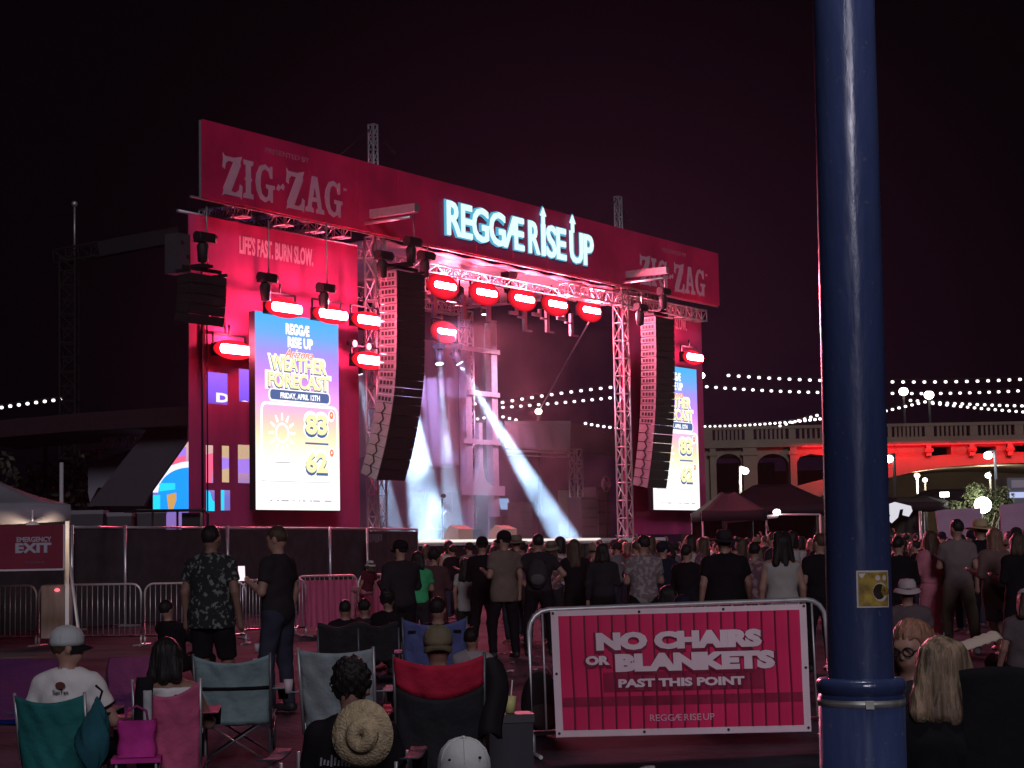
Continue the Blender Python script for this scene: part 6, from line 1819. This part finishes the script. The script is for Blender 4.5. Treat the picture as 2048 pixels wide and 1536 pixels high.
# ================================================================ seated people, chairs and small things in front
frame_m = M('chair_frame', (0.10, 0.10, 0.11), 0.4, 0.4)
frame_s = M('chair_frame_grey', (0.34, 0.33, 0.34), 0.4, 0.5)
def cfab(name, col):
    return M('chair_' + name, col, 0.8, var=0.22, vscale=5, bump=0.9, bscale=7)
def camp_chair(label, loc, yaw, fab, w_=0.52, top=0.90, seat=0.36, fab2=None, split=0.62, sag=0.05, fm=None, band=False, recline=0.16, arms_=True, holes=False):
    fm = fm or frame_m
    t = thing('camp_chair', label, 'camp chair', loc, yaw)
    hw_ = w_ / 2
    yb0, yb1 = -0.20, -0.20 - recline
    def back(a, c):
        x = (a - .5) * w_ * (0.92 + 0.08 * c)
        zt = top - sag * (1 - (2 * a - 1) ** 2) * (1 if c > .5 else 0) * (c - .5) * 2
        z = seat - .02 + (zt - seat + .02) * c
        y = yb0 + (yb1 - yb0) * c - 0.07 * (1 - (2 * a - 1) ** 2) * (1 - .3 * c) + .006 * math.sin(a * 23 + c * 11)
        return (x, y, z)
    if fab2 is None:
        b = MB(); b.grid(back, 20, 16); b.build('backrest', fab, t, solid=0.006)
    else:
        lim = lambda a: split + .10 * (2 * a - 1) ** 2
        b = MB(); b.grid(lambda a, c: back(a, c * lim(a)), 20, 12); b.build('backrest', fab2, t, solid=0.006)
        b = MB(); b.grid(lambda a, c: (lambda p: (p[0], p[1] - .004, p[2]))(back(a, lim(a) + (1 - lim(a)) * c)), 20, 6); b.build('back_panel', fab, t, solid=0.007)
    if band:
        b = MB(); b.grid(lambda a, c: (lambda p: (p[0], p[1] - .010, p[2]))(back(a, .50 + .05 * c)), 20, 1); b.build('back_strap', blk, t, solid=0.004)
    if holes:
        for a in (.14, .86):
            b = MB(); p = back(a, .84); b.box((p[0], p[1] - .012, p[2]), (.075, .006, .028)); b.build('vent', blk, t)
    b = MB(); b.grid(lambda a, c: ((a - .5) * w_ * .98, yb0 + .50 * c, seat + .04 * c - .06 * math.sin(math.pi * a) * math.sin(math.pi * min(1, c + .1))), 12, 10); b.build('seat', fab2 or fab, t, solid=0.006)
    for sx in (-1, 1):
        b = MB()
        b.tube((sx * (hw_ - .01), yb0 - .01, .30), (sx * hw_ * 1.0, yb1 - .002, top + .012), .011, n=7)
        b.build('back_post', fm, t)
        for yl_ in (yb0, .30):
            b = MB(); b.tube((sx * (hw_ - .02), yl_, .02), (sx * (hw_ - .02), yl_, .58), .010, n=7); b.ell((sx * (hw_ - .02), yl_, .015), (.025, .025, .015), 8, 5)
            b.build('leg', fm, t)
        if arms_:
            b = MB(); b.grid(lambda a, c: (sx * (hw_ + .045) + (a - .5) * .085, yb0 - .06 + .52 * c, .60 - .02 * math.sin(math.pi * c)), 3, 6); b.build('armrest', fab, t, solid=0.008)
    b = MB()
    q_ = hw_ - .02
    for y in (yb0 - .012, .31):
        b.tube((-q_, y, .05), (q_, y, seat + .02), .009, n=6); b.tube((q_, y + .02, .05), (-q_, y + .02, seat + .02), .009, n=6)
    for sx in (-1, 1):
        b.tube((sx * q_, yb0, .05), (sx * q_, .30, seat), .008, n=6); b.tube((sx * q_, .30, .05), (sx * q_, yb0, seat), .008, n=6)
    b.build('cross_brace', fm, t)
    if arms_:
        b = MB(); b.lathe([(.0, -.10), (.036, -.10), (.042, 0.0)], 12, (hw_ + .05, .22, .585)); b.build('cup_holder', blk, t)
    return t

def zt(px, py, Y):
    return EYE - (py - hz(px)) * Y / FPX
def seated(label, px, ptop, Y, yaw, H=1.72, **k):
    top_ = zt(px, ptop, Y)
    s = H / 1.77
    seat = k.pop('seat', None)
    if seat is None:
        seat = max(0.02, top_ - .91 * s)
    return person(label, ground(px, Y), yaw, H, pose='sit', seat=seat, **k), seat

teal = cfab('teal', (0.012, 0.115, 0.11)); rose = cfab('rose', (0.40, 0.07, 0.15)); sage = cfab('sage', (0.17, 0.245, 0.25)); sage2 = cfab('sage_grey', (0.22, 0.255, 0.265))
redf = cfab('red', (0.40, 0.012, 0.04)); blackf = cfab('black', (0.016, 0.016, 0.019)); bluef = cfab('blue', (0.075, 0.095, 0.24))

# man with pale cap and ringer tee, woman beside him
F1, s1 = seated('man in white ringer tee and reversed pale cap, profile turned to right', 140, 1256, 12.2, rad(-6), H=1.76, arms=('rest', 'rest'), hair=('crop', HAIRN), hat=('cap', cl('cap_grey', (0.40, 0.42, 0.42), .05), blk), shirt=whitec, pants=denim, h=.012, headyaw=rad(-62), lean=-.10, shoes=shoew, fingers=True, sleeve='short', hem=-.05)
# black trim of the tee and its small chest-high emblem on the back
def torso_ring(P_, label_, z, rx, ry, r, mat_, name, seat_, lean_):
    pass
s_ = 1.76 / 1.77
pelz = (s1 / s_ + .10)
def onback(p, lean=-.10, s=s_, pz=None):
    T = Matrix.Rotation(-lean, 3, 'X')
    v = Vector((0, 0, pz if pz is not None else pelz)) + T @ Vector(p)
    return v * s
b = MB()
b.path([onback((.074 * math.cos(a), .012 + .070 * math.sin(a), .515 + .010 * math.sin(a))) for a in np.linspace(0, 6.28, 20)[:-1]], .0075, 6, closed=True)
b.build('collar', blk, F1)
E1, W1 = ARMS['rest']
for sx in (1, -1):
    so_l, eb_l = Vector((sx * .178, 0, .455)), Vector((sx * E1[0], E1[1], E1[2]))
    c = so_l + (eb_l - so_l) * .61; ax_ = (eb_l - so_l).normalized(); o1 = ax_.orthogonal().normalized(); o2 = ax_.cross(o1)
    b = MB(); b.path([onback(c + o1 * (.064 * math.cos(a)) + o2 * (.064 * math.sin(a))) for a in np.linspace(0, 6.28, 18)[:-1]], .0075, 6, closed=True); b.build('cuff', blk, F1)
def backprint(F, strs, z, hgt, mat_, wdt, pz, s, lean=-.10, y=-.145):
    v, f = text_mesh(strs, height=hgt, width=wdt, bold=.02, thick=.002, align='C')
    b = MB(); b.add([onback((-.0 + x, y - .002 - (0.0011 if d > 0 else 0) + .5 * x * x, z + h_), lean, s, pz) for x, h_, d in v], f); return b
backprint(F1, 'SanTan', .415, .028, blk, .105, pelz, s_, y=-.147).build('shirt_print', blk, F1)
b = MB(); n = 18; b.add([onback((.034 * math.cos(2 * math.pi * i / n) + .0, -.146 + .02 * math.sin(2 * math.pi * i / n) * 0, .472 + .024 * math.sin(2 * math.pi * i / n))) for i in range(n)], [tuple(range(n))]); b.build('shirt_emblem', M('emblem_maroon', (.10, .03, .02), .7), F1)
camp_chair('teal camp chair carrying man in white ringer tee', F1.location + Vector((-.03, 0.0, 0)), rad(-6), teal, w_=.46, top=zt(120, 1385, 11.9), seat=max(.2, s1), sag=.05, fm=frame_s, recline=.10)
F2, s2 = seated('woman with dark bobbed hair and white top in rose camp chair', 338, 1273, 12.0, rad(6), H=1.62, arms=('rest', 'lap'), hair=('bob', HAIRB), shirt=whitec, pants=denim, h=.012, sleeve='none', lean=-.16, shoes=shoew, headyaw=rad(-14), skin=SKIN2, wide=.92)
pz2 = s2 / (1.62 / 1.77) + .10
b = MB(); b.path([onback((.105, .05, .47), -.16, 1.62 / 1.77, pz2), onback((.09, -.06, .485), -.16, 1.62 / 1.77, pz2), onback((.04, -.135, .40), -.16, 1.62 / 1.77, pz2), onback((-.04, -.16, .27), -.16, 1.62 / 1.77, pz2)], .016, 6); b.build('bag_strap', blk, F2)
camp_chair('rose camp chair with black strap, carrying dark haired woman', F2.location + Vector((.015, .01, 0)), rad(5), rose, w_=.42, top=zt(380, 1356, 11.7), seat=max(.2, s2), sag=.10, fm=frame_s, recline=.12)
t = thing('chair_bag', 'long black strap bag with grey label hanging down rose camp chair back', 'bag', F2.location + Vector((-.075, -.405, .22)), rad(4))
b = MB(); b.grid(lambda a, c: ((a - .5) * .10 + .01 * math.sin(c * 7), -.02 * math.sin(math.pi * a), .62 * c), 6, 10); b.build('sleeve', blk, t, solid=.02)
b = MB(); b.grid(lambda a, c: ((a - .5) * .055 + .02, -.026 - .012 * math.sin(math.pi * a), .24 + .30 * c), 4, 4); b.build('label_patch', cl('label', (0.30, 0.31, 0.32), .4), t, solid=.004)
# magenta cooler bag between them
t = thing('cooler_bag', 'magenta cooler bag standing on stool between the two camp chairs', 'bag', at(274, 1512, 11.6) - Vector((0, 0, .0)), rad(8))
mag = cl('magenta', (0.45, 0.035, 0.24), .25)
b = MB(); b.grid(lambda a, c: (.115 * math.copysign(abs(math.cos(2 * math.pi * a)) ** .5, math.cos(2 * math.pi * a)) * (1 + .06 * math.sin(c * 9)), .08 * math.copysign(abs(math.sin(2 * math.pi * a)) ** .5, math.sin(2 * math.pi * a)), .22 * c), 32, 8); b.box2((-.11, -.075, .0), (.11, .075, .01)); b.box2((-.108, -.07, .205), (.108, .07, .222)); b.build('bag', mag, t)
b = MB(); b.path([(-.07, -.05, .21), (-.06, -.05, .28), (0, -.05, .31), (.06, -.05, .28), (.07, -.05, .21)], .009, 6); b.build('handle', M('cloth_magenta_dark', (.2, .02, .1), .8), t)
zb = t.location.z
st_ = thing('folding_stool', 'small folding stool under the magenta cooler bag', 'stool', (t.location.x, t.location.y, 0), rad(8))
b = MB(); b.box2((-.15, -.13, zb - .03), (.15, .13, zb - .004)); b.build('seat', mag, st_)
for sx in (-1, 1):
    b = MB(); b.tube((sx * .13, -.1, 0), (sx * .13, .1, zb - .03), .009); b.tube((sx * .12, .1, 0), (sx * .12, -.1, zb - .03), .009); b.build('leg', frame_s, st_)
# teal stuff sack hanging at the man's elbow
p = at(186, 1480, 11.7)
t = thing('stuff_sack', 'crumpled teal sack hanging from right arm of teal camp chair', 'bag', p, 0)
b = MB(); b.grid(lambda a, c: (.10 * math.cos(2 * math.pi * a) * math.sin(math.pi * (.12 + .80 * c)) * (1 + .2 * math.sin(a * 31 + c * 9)), .07 * math.sin(2 * math.pi * a) * math.sin(math.pi * (.12 + .80 * c)), -.18 + .40 * c + .05 * math.cos(2 * math.pi * a) * c), 30, 14); b.build('sack', cl('sack_teal', (0.03, 0.13, 0.165), .25), t)
b = MB(); b.path([(0.03, 0, .21), (.05, .03, .30), (.0, .08, .33)], .008, 5); b.build('cord', blk, t)

# empty sage chair and the grey one with the curly haired man in front of it
camp_chair('empty sage green camp chair with black band across its back', ground(474, 14.0), rad(3), sage, w_=.56, top=zt(474, 1306, 13.7), seat=.36, sag=.06, band=True)
camp_chair('empty grey camp chair behind curly haired man', ground(690, 13.6), rad(-4), sage2, w_=.54, top=zt(690, 1294, 13.3), seat=.36, sag=.03, fm=frame_s)
F5, s5 = seated('curly haired man in black tee seated low with straw hat on back', 708, 1326, 9.3, rad(-3), H=1.74, arms=('lap', 'lap'), hair=('curly', HAIRB), shirt=blk, pants=charc, h=.013, sleeve='short', lean=-.04, skin=SKIN)
camp_chair('low dark slate camp chair under curly haired man', F5.location + Vector((-.04, -.02, 0)), rad(-3), cfab('slate', (0.03, 0.035, 0.05)), w_=.60, top=.46, seat=max(.12, s5 - .03), sag=.03, fm=frame_s)
pz5 = s5 / (1.74 / 1.77) + .10
b = backprint(F5, 'SUMMER', .345, .06, greyc, .24, pz5, 1.74 / 1.77, -.04, -.150)
# (an unreadable pale print on the back: only broken strokes show beside the hat)
b = MB(); rr = random.Random(9)
for k in range(16):
    x = -.14 + .018 * k; hh = .03 + .03 * rr.random()
    v0 = onback((x, -.152 + .9 * x * x, .325 + .01 * rr.random()), -.04, 1.74 / 1.77, pz5); v1 = onback((x + .004, -.152 + .9 * x * x, .325 + hh), -.04, 1.74 / 1.77, pz5)
    b.bar(v0, v1, .009, .004)
b.build('shirt_print', M('print_grey', (.22, .20, .22), .8), F5)
hp_ = at(727, 1468, 8.93)
t = thing('straw_hat', 'pale straw hat hanging on back of curly haired man', 'hat', hp_, 0)
t.rotation_euler = (rad(96), rad(14), rad(-8))
strw = M('straw', (0.40, 0.31, 0.19), 0.85, var=.25, vscale=40, bump=.6, bscale=90)
b = MB()
N = 40
rg = [(.145, -.004), (.148, .004), (.10, .012), (.075, .016), (.072, .05), (.055, .075), (.03, .082), (.001, .070)]
b.lathe([(r_, z_) for r_, z_ in rg], N)
for i, v in enumerate(b.v):
    r_ = math.hypot(v[0], v[1]); a = math.atan2(v[1], v[0])
    b.v[i] = (v[0] * 1.0, v[1] * 1.1, v[2] + (.016 * math.sin(2 * a + .6) if r_ > .11 else 0) - (.02 * math.exp(-((v[0]) / .025) ** 2) if r_ < .05 else 0))
b.build('straw', strw, t, solid=.004)
b = MB(); b.lathe([(.0765, .017), (.0755, .032)], N); b.build('hat_band', cl('band', (.10, .07, .05)), t, solid=.002)

# red and black chair, blue chair
F6, s6 = seated('man in tan reversed cap seated in red and black camp chair', 880, 1252, 11.9, rad(3), H=1.76, arms=('rest', 'rest'), hair=('crop', HAIRN), hat=('backcap', cl('cap_tan', (0.25, 0.205, 0.13), .1)), shirt=blk, pants=charc, h=.016, sleeve='short', lean=-.16)
camp_chair('red and black camp chair carrying man in tan cap', F6.location + Vector((0.01, -.03, 0)), rad(2), redf, w_=.56, top=zt(885, 1308, 11.5), seat=max(.22, s6), fab2=blackf, split=.66, sag=.06, fm=frame_m)
t = thing('grey_jacket', 'dark jacket hanging over right side of red and black camp chair', 'jacket', at(975, 1330, 11.6), 0)
b = MB(); b.grid(lambda a, c: (-.05 + .13 * a + .03 * math.sin(c * 5) + .02 * c, .05 - .10 * math.sin(math.pi * a) - .02 * c, .0 - .46 * c + .05 * math.sin(a * 3.1)), 12, 14); b.build('cloth', charc, t, solid=.03)
F7, s7 = seated('person with short dark hair seated in blue camp chair', 877, 1190, 18.4, rad(5), H=1.7, arms=('rest', 'rest'), hair=('short', HAIRB), shirt=blk, pants=charc, h=.02, headyaw=rad(-20))
camp_chair('blue camp chair with two dark vents behind tan capped man', F7.location + Vector((-.03, 0, 0)), rad(3), bluef, w_=.62, top=zt(870, 1235, 18), seat=max(.25, s7), sag=.07, holes=True)
F8, s8 = seated('child with dark short hair in pale grey tee right of blue chair', 953, 1250, 17.0, rad(-14), H=1.42, arms=('lap', 'lap'), hair=('short', HAIRB), shirt=cl('pale_grey', (0.34, 0.29, 0.30), .08), pants=charc, h=.018)
F9 = person('person in white cap at bottom edge of the photo', ground(936, 6.4), rad(4), 1.745, pose='ground', arms=('knees', 'knees'), hair=('crop', HAIRN), hat=('cap', cl('cap_white', (0.50, 0.50, 0.49), .05)), shirt=charc, pants=denim, h=.014, lean=.06)
b = MB(); hc = Vector(F9['_head'])
for x, z in ((-.005, .118), (-.05, .07), (.052, .075)):
    b.ell(hc + Vector((x, -.088 if z < .1 else -.062, z)), (.006, .008, .005), 8, 5)
b.build('eyelet', blk, F9)

# low black double chair with three people sitting beyond it
t = thing('double_chair', 'wide low black double camp chair before the pink barrier cloth', 'camp chair', ground(722, 22), 0)
wd2 = 158 * 22 / FPX
b = MB(); b.grid(lambda a, c: ((a - .5) * wd2, -.20 - .12 * c - .05 * math.sin(2 * math.pi * a) ** 2, .30 + (zt(722, 1240, 22) - .30 - .06 * math.sin(2 * math.pi * a) ** 2) * c), 30, 10); b.build('backrest', blackf, t, solid=.02)
b = MB(); b.box2((-wd2 / 2, -.22, .30), (wd2 / 2, .3, .34)); b.build('seat', blackf, t)
for x in (-wd2 / 2, 0, wd2 / 2):
    b = MB(); b.tube((x, -.2, 0), (x, -.32, .9 * zt(722, 1240, 22)), .012); b.build('leg', frame_m, t)
    b = MB(); b.tube((x, .28, 0), (x, .28, .5), .012); b.build('leg', frame_m, t)
seated('person with short dark hair seated behind black double chair, left of three', 690, 1197, 25, rad(8), H=1.7, hair=('short', HAIRB), shirt=blk, pants=blk)
seated('broad person in black seated behind black double chair, middle of three', 734, 1194, 25.4, rad(-5), H=1.72, hair=('crop', HAIRB), shirt=charc, pants=blk, wide=1.15)
seated('dark haired person seated behind black double chair, right of three', 783, 1179, 24, rad(-10), H=1.72, hair=('curly', HAIRB), shirt=blk, sleeve='long', pants=blk)
seated('person in dark clothes crouching low beside the leaf print shirt man', 352, 1197, 23, rad(-35), H=1.68, hair=('short', HAIRB), shirt=blk, sleeve='long', pants=blk, arms=('knees', 'knees'))
seated('small child in pale hat by end of pink barrier cloth', 735, 1131, 35, rad(40), H=1.2, seat=.78, hair=('bob', HAIRN), hat=('bucket', offw), shirt=maroon, pants=pinkc)
seated('person in hood sitting behind the notice banner, left of broad man', 1345, 1168, 20, rad(-12), H=1.7, hair=('bob', HAIRB), shirt=charc, sleeve='long', pants=blk)
seated('person in cap sitting low behind the notice banner', 1362, 1189, 18.5, rad(10), H=1.66, hair=('crop', HAIRB), hat=('backcap', navy), shirt=navy, sleeve='long', pants=blk)
seated('person in pale bucket hat seated right of blue pole', 1818, 1158, 20, rad(-5), H=1.74, hair=('crop', HAIRB), hat=('bucket', cl('hat_pale', (0.45, 0.36, 0.36), .08)), shirt=cl('dusk', (0.16, 0.12, 0.13)), pants=charc, wide=1.15, h=.02)
camp_chair('dark camp chair under person in pale bucket hat', ground(1820, 19.9), 0, blackf, w_=.6, top=.62, seat=.25)
seated('person in pale top sitting at right edge beyond long haired woman', 2048, 1176, 19, rad(8), H=1.7, hair=('bob', HAIRN), hat=('cap', offw), shirt=cl('dusk', (0.16, 0.12, 0.13)), pants=charc)

# two women close by, right of the pole
blond = M('hair_blond', (0.17, 0.115, 0.075), 0.42, var=.75, vscale=26, bump=.9, bscale=45, stretch=(1, 1, .06))
ginger = M('hair_ginger', (0.21, 0.10, 0.065), 0.45, var=.4, vscale=28, bump=.7, bscale=50, stretch=(1, 1, .1))
G2, sg2 = seated('person with reddish hair and glasses facing the camera, beside blond woman', 1836, 1243, 8.6, rad(152), H=1.72, arms=('lap', 'hold'), hair=('bob', ginger), shirt=charc, sleeve='long', pants=charc, h=.010, headyaw=rad(-8), headpitch=rad(-14), lean=-.05)
hd2 = Vector(G2['_head']); Rh2 = Matrix.Rotation(rad(-8), 3, 'Z') @ Matrix.Rotation(rad(-14), 3, 'X')
b = MB()
for sx in (-1, 1):
    b.path([hd2 + Rh2 @ Vector((sx * .034 + .026 * math.cos(a), .108, .003 + .020 * math.sin(a))) for a in np.linspace(0, 6.28, 14)[:-1]], .004, 5, closed=True)
    b.path([hd2 + Rh2 @ Vector((sx * .060, .104, .006)), hd2 + Rh2 @ Vector((sx * .086, .05, .006)), hd2 + Rh2 @ Vector((sx * .090, -.02, .0))], .0035, 5)
b.path([hd2 + Rh2 @ Vector((-.009, .110, .006)), hd2 + Rh2 @ Vector((.009, .110, .006))], .004, 5)
b.build('glasses', black, G2)
G1, sg1 = seated('blond woman in black top seen from behind, right of blue pole', 1897, 1277, 7.6, rad(4), H=1.66, arms=('lap', 'rest'), hair=('fan', blond), shirt=blk, sleeve='short', pants=blk, h=.010, lean=-.02, headyaw=rad(10), headpitch=rad(-6), wide=1.08, fingers=True)
camp_chair('black camp chair under the blond woman', G1.location, rad(4), blackf, w_=.6, top=.62, seat=max(.2, sg1))
camp_chair('black camp chair under person with reddish hair', G2.location, rad(152), blackf, w_=.5, top=.66, seat=max(.2, sg2))
ck = camp_chair('black high backed camp chair with dark jacket at bottom right corner', ground(2030, 7.9), rad(-6), blackf, w_=.62, top=zt(2030, 1345, 7.7), seat=.42, sag=.0)
jk = thing('black_jacket', 'black jacket draped over high backed camp chair at bottom right', 'jacket', ck.location + Vector((-.02, -.40, zt(2030, 1345, 7.7))), rad(-6))
b = MB(); b.grid(lambda a, c: ((a - .5) * (.66 + .06 * c) + .01 * math.sin(c * 9), -.03 * math.sin(a * 9) - .07 * math.sin(math.pi * a) - .0 + .03 * (1 - c), .03 * math.sin(a * 5) + .02 - .62 * c), 24, 16); b.build('cloth', blk, jk, solid=.03)
# someone's arm reaching in with a paper plate is out of frame; the plate rests on the chair arm
t = thing('folded_plate', 'pale folded paper plate held up beside the blond woman', 'plate', at(1955, 1300, 8.6), rad(20))
b = MB(); b.grid(lambda a, c: ((a - .5) * .20, (c - .5) * .12, .05 * a + .035 * math.cos((c - .5) * 3) + .004 * math.sin(a * 30)), 10, 10); b.build('plate', M('paper_tan', (0.36, 0.28, 0.23), .8), t, solid=.004)
t2 = seated('dark clothed person in front of walking woman, holding a paper plate', 1985, 1322, 9.0, rad(25), H=1.6, seat=.16, hair=('short', HAIRB), shirt=blk, sleeve='long', pants=blk, arms=('hold', 'hold'), h=.014)

# ---------------------------------------------------------------- blankets, drinks, litter
def blanket(label, pts, mat_):
    P = [ground(x, Y) for x, Y in pts]
    c = sum(P, Vector()) / 4
    t = thing('picnic_blanket', label, 'blanket', (c.x, c.y, 0.006), 0)
    Q = [p - c for p in P]
    b = MB(); b.grid(lambda a, k: tuple(((Q[0] * (1 - a) + Q[1] * a) * (1 - k) + (Q[3] * (1 - a) + Q[2] * a) * k) + Vector((.02 * math.sin(k * 7), .04 * math.sin(a * 6), .010 + .006 * math.sin(a * 13 + k * 5) * math.sin(k * 9 + a * 3)))), 30, 24); b.build('cloth', mat_, t, solid=.008)
    return t
bb_ = cl('blue_blanket', (0.008, 0.026, 0.24), .2, .9)
blanket('dark blue blanket spread on the ground left of ringer tee man', [(-60, 18.0), (118, 17.6), (150, 28.5), (-40, 29.2)], bb_)
blanket('dark blue blanket spread between ringer tee man and dark haired woman', [(214, 17.8), (312, 17.8), (304, 29.0), (218, 29.0)], bb_)
def cup(label, px, py, Y, r=.035, h_=.12, mat_=None, z=None, straw=False):
    p = at(px, py, Y)
    if z is not None: p.z = z
    t = thing('drink_cup', label, 'cup', p, 0)
    b = MB(); b.lathe([(0, 0), (r * .75, 0), (r, h_), (r * .9, h_), (r * .7, .01), (0, .008)], 16); b.build('cup', mat_ or M('cup_pale', (.5, .42, .44), .4), t)
    if straw:
        b = MB(); b.tube((0, 0, .02), (.02, 0, h_ * 2.0), .005, n=6); b.build('straw', whitep, t)
    return t
cup('pale tumbler in cup holder right of empty sage chair', 577, 1386, 13.9, .036, .10)
cup('pink cup with straw standing between straw hat man and red chair', 838, 1523, 13.85, .042, .10, M('cup_pink', (.55, .25, .32), .4), 0.0, True)
cup('tall cup of yellow drink on grey cooler near barrier', 1020, 1425, 12.8, .045, .11, M('cup_yellow', (.6, .55, .22), .4), None, True)
cz = at(1020, 1425, 12.8)
t = thing('cooler_box', 'grey cooler box carrying yellow drink left of notice banner', 'cooler', (cz.x - .01, 12.8, 0), rad(8))
b = MB(); b.box2((-.15, -.12, .02), (.15, .12, cz.z - .06)); b.build('body', M('cooler_grey', (.045, .042, .052), .6), t)
b = MB(); b.box2((-.16, -.13, cz.z - .059), (.16, .13, cz.z - .003)); b.build('lid', M('cooler_lid', (.07, .065, .075), .6), t)
b = MB(); b.path([(-.165, 0, .12), (-.19, 0, cz.z * .6), (-.165, 0, cz.z - .08)], .008, 5); b.build('handle', frame_s, t)
t = thing('backpack', 'dark backpack with pink rim standing behind left end of notice barrier', 'backpack', ground(1082, 15.9), rad(10))
b = MB(); b.ell((0, 0, .27), (.17, .12, .28), 18, 12); b.build('bag', cl('pack', (0.05, 0.05, 0.055)), t)
b = MB(); b.ell((0, -.09, .18), (.12, .06, .12), 12, 8); b.build('pocket', cl('pack_light', (0.13, 0.12, 0.125)), t)
b = MB(); b.path([(-.10, .02, .50), (-.06, .0, .58), (.06, .0, .58), (.11, .02, .50)], .014, 6); b.build('handle', pinkc, t)
t = thing('camp_lantern', 'tiny glowing lantern with straw beside bottom edge left of notice banner', 'lantern', at(1028, 1531, 12.9) * 1.0, 0)
t.location.z = max(0.0, t.location.z)
b = MB(); b.lathe([(0, 0), (.035, 0), (.035, .045), (0, .05)], 12); b.build('glow', EM('lantern_warm', (1.0, .55, .45), 1.6), t)
b = MB(); b.tube((-.01, 0, .05), (-.005, 0, .13), .004, n=5); b.build('stem', whitep, t)
rr = random.Random(21)
scrap = None
for i in range(26):
    px, Y = rr.uniform(420, 1500), rr.choice((13.5, 16, 19, 22, 25, 29, 32)) + rr.uniform(-1.2, 1.2)
    p = ground(px, Y); p.z = .008
    if scrap is None:
        scrap = thing('paper_scrap', 'small pale paper scrap littering the dark ground', 'litter', p, 0, 'litter on the ground')
        b = MB(); b.grid(lambda a, c: ((a - .5) * .11, (c - .5) * .06, .012 * math.sin(a * 4 + c * 3) + .012), 4, 3); b.build('paper', M('paper_pale', (.6, .5, .5), .8), scrap, solid=.002)
    else:
        dup(scrap, p, rr.uniform(0, 6.28))

c0 = None
for i in range(16):
    px, Y = rr.uniform(330, 1060), rr.choice((15.5, 17.5, 20.5, 23, 26, 30)) + rr.uniform(-.8, .8)
    p = ground(px, Y); p.z = .034 if i % 2 else 0.0
    if c0 is None:
        c0 = thing('drink_cup', 'empty plastic cup left lying on the dark ground among the seated people', 'cup', p, 0, 'discarded cups')
        b = MB(); b.lathe([(0, 0), (.03, 0), (.042, .13), (.04, .13), (.028, .01), (0, .01)], 12); b.build('cup', M('cup_clear', (.42, .36, .40), .35), c0); r = c0
    else:
        r = dup(c0, p)
    r.rotation_euler = (rad(90) if i % 2 else 0, 0, rr.uniform(0, 6.28))

# ---------------------------------------------------------------- the packed crowd
far = []
specs = [('short', HAIRB, blk, 'short', None, 1.0, ('fold', 'fold')), ('long', HAIRN, plaid, 'short', None, .9, ('hold', 'fold')), ('crop', HAIRB, greyc, 'short', ('cap', charc), 1.05, ('hips', 'hold')),
         ('short', HAIRN, charc, 'long', None, 1.08, ('up', 'fold')), ('bob', HAIRB, offw, 'none', None, .88, ('fold', 'hold')), ('crop', HAIRN, tan, 'short', ('brim', khaki), 1.05, ('fold', 'phone')),
         ('long', M('hair_blond', (.2, .14, .09)), maroon, 'short', None, .9, ('phone', 'phone')), ('crop', HAIRB, whitec, 'short', ('backcap', navy), 1.1, ('hold', 'fold'))]
FARL = 'spectator in the packed crowd between the front row and the stage'
for i, (hs_, hm_, sh_, sl_2, ht_, wd_, ar_) in enumerate(specs):
    far.append(person(FARL, (0, 0, 0), 0, 1.72, arms=ar_, hair=(hs_, hm_), hat=ht_, shirt=sh_, sleeve=sl_2, pants=blk if i % 2 else denim, h=.042, wide=wd_, group='packed crowd before the stage', hem=-.06))
used = [False] * len(far)
spots = []
rr = random.Random(12)
tries = 0
while len(spots) < 165 and tries < 9000:
    tries += 1
    px = rr.choice((rr.uniform(850, 1240), rr.uniform(1230, 1660), rr.uniform(1230, 1660), rr.uniform(1770, 2060), rr.uniform(1770, 2060)))
    Y = rr.uniform(31, 56 if px < 1250 else 62)
    p = ground(px, Y)
    if (p - SO).dot(WD) > -2.2:
        continue
    if px < 1000 and Y < 38:
        continue
    if any((p - q_).length < .62 for q_ in spots):
        continue
    spots.append(p)
for p in spots:
    i = rr.randrange(len(far))
    face = SROT + rr.uniform(-.45, .45)          # most look toward the stage
    yaw = math.atan2(WD.y, WD.x) - math.pi / 2 + rr.uniform(-.5, .35)
    if not used[i]:
        o_ = far[i]; used[i] = True; o_.location = p; o_.rotation_euler = (0, 0, yaw)
    else:
        o_ = dup(far[i], p, yaw)
    sc_ = rr.uniform(.90, 1.06)
    o_.scale = (sc_, sc_, sc_)

# ================================================================ the night air: thin haze that glows round the lamps
hzb = MB(); hzb.box2((-150, -12, -1.0), (150, 165, 24.0))
hz_ = hzb.build('haze', [])
tag(hz_, 'thin night haze over the whole festival ground', 'haze', kind='stuff')
hm = bpy.data.materials.new('haze'); hm.use_nodes = True
_t = hm.node_tree
for n in list(_t.nodes): _t.nodes.remove(n)
_o = _t.nodes.new('ShaderNodeOutputMaterial'); _v = _t.nodes.new('ShaderNodeVolumePrincipled')
_v.inputs['Density'].default_value = 0.00006
_v.inputs['Color'].default_value = (0.9, 0.88, 0.9, 1)
_v.inputs['Anisotropy'].default_value = 0.7
_t.links.new(_v.outputs[0], _o.inputs['Volume'])
hz_.data.materials.append(hm)
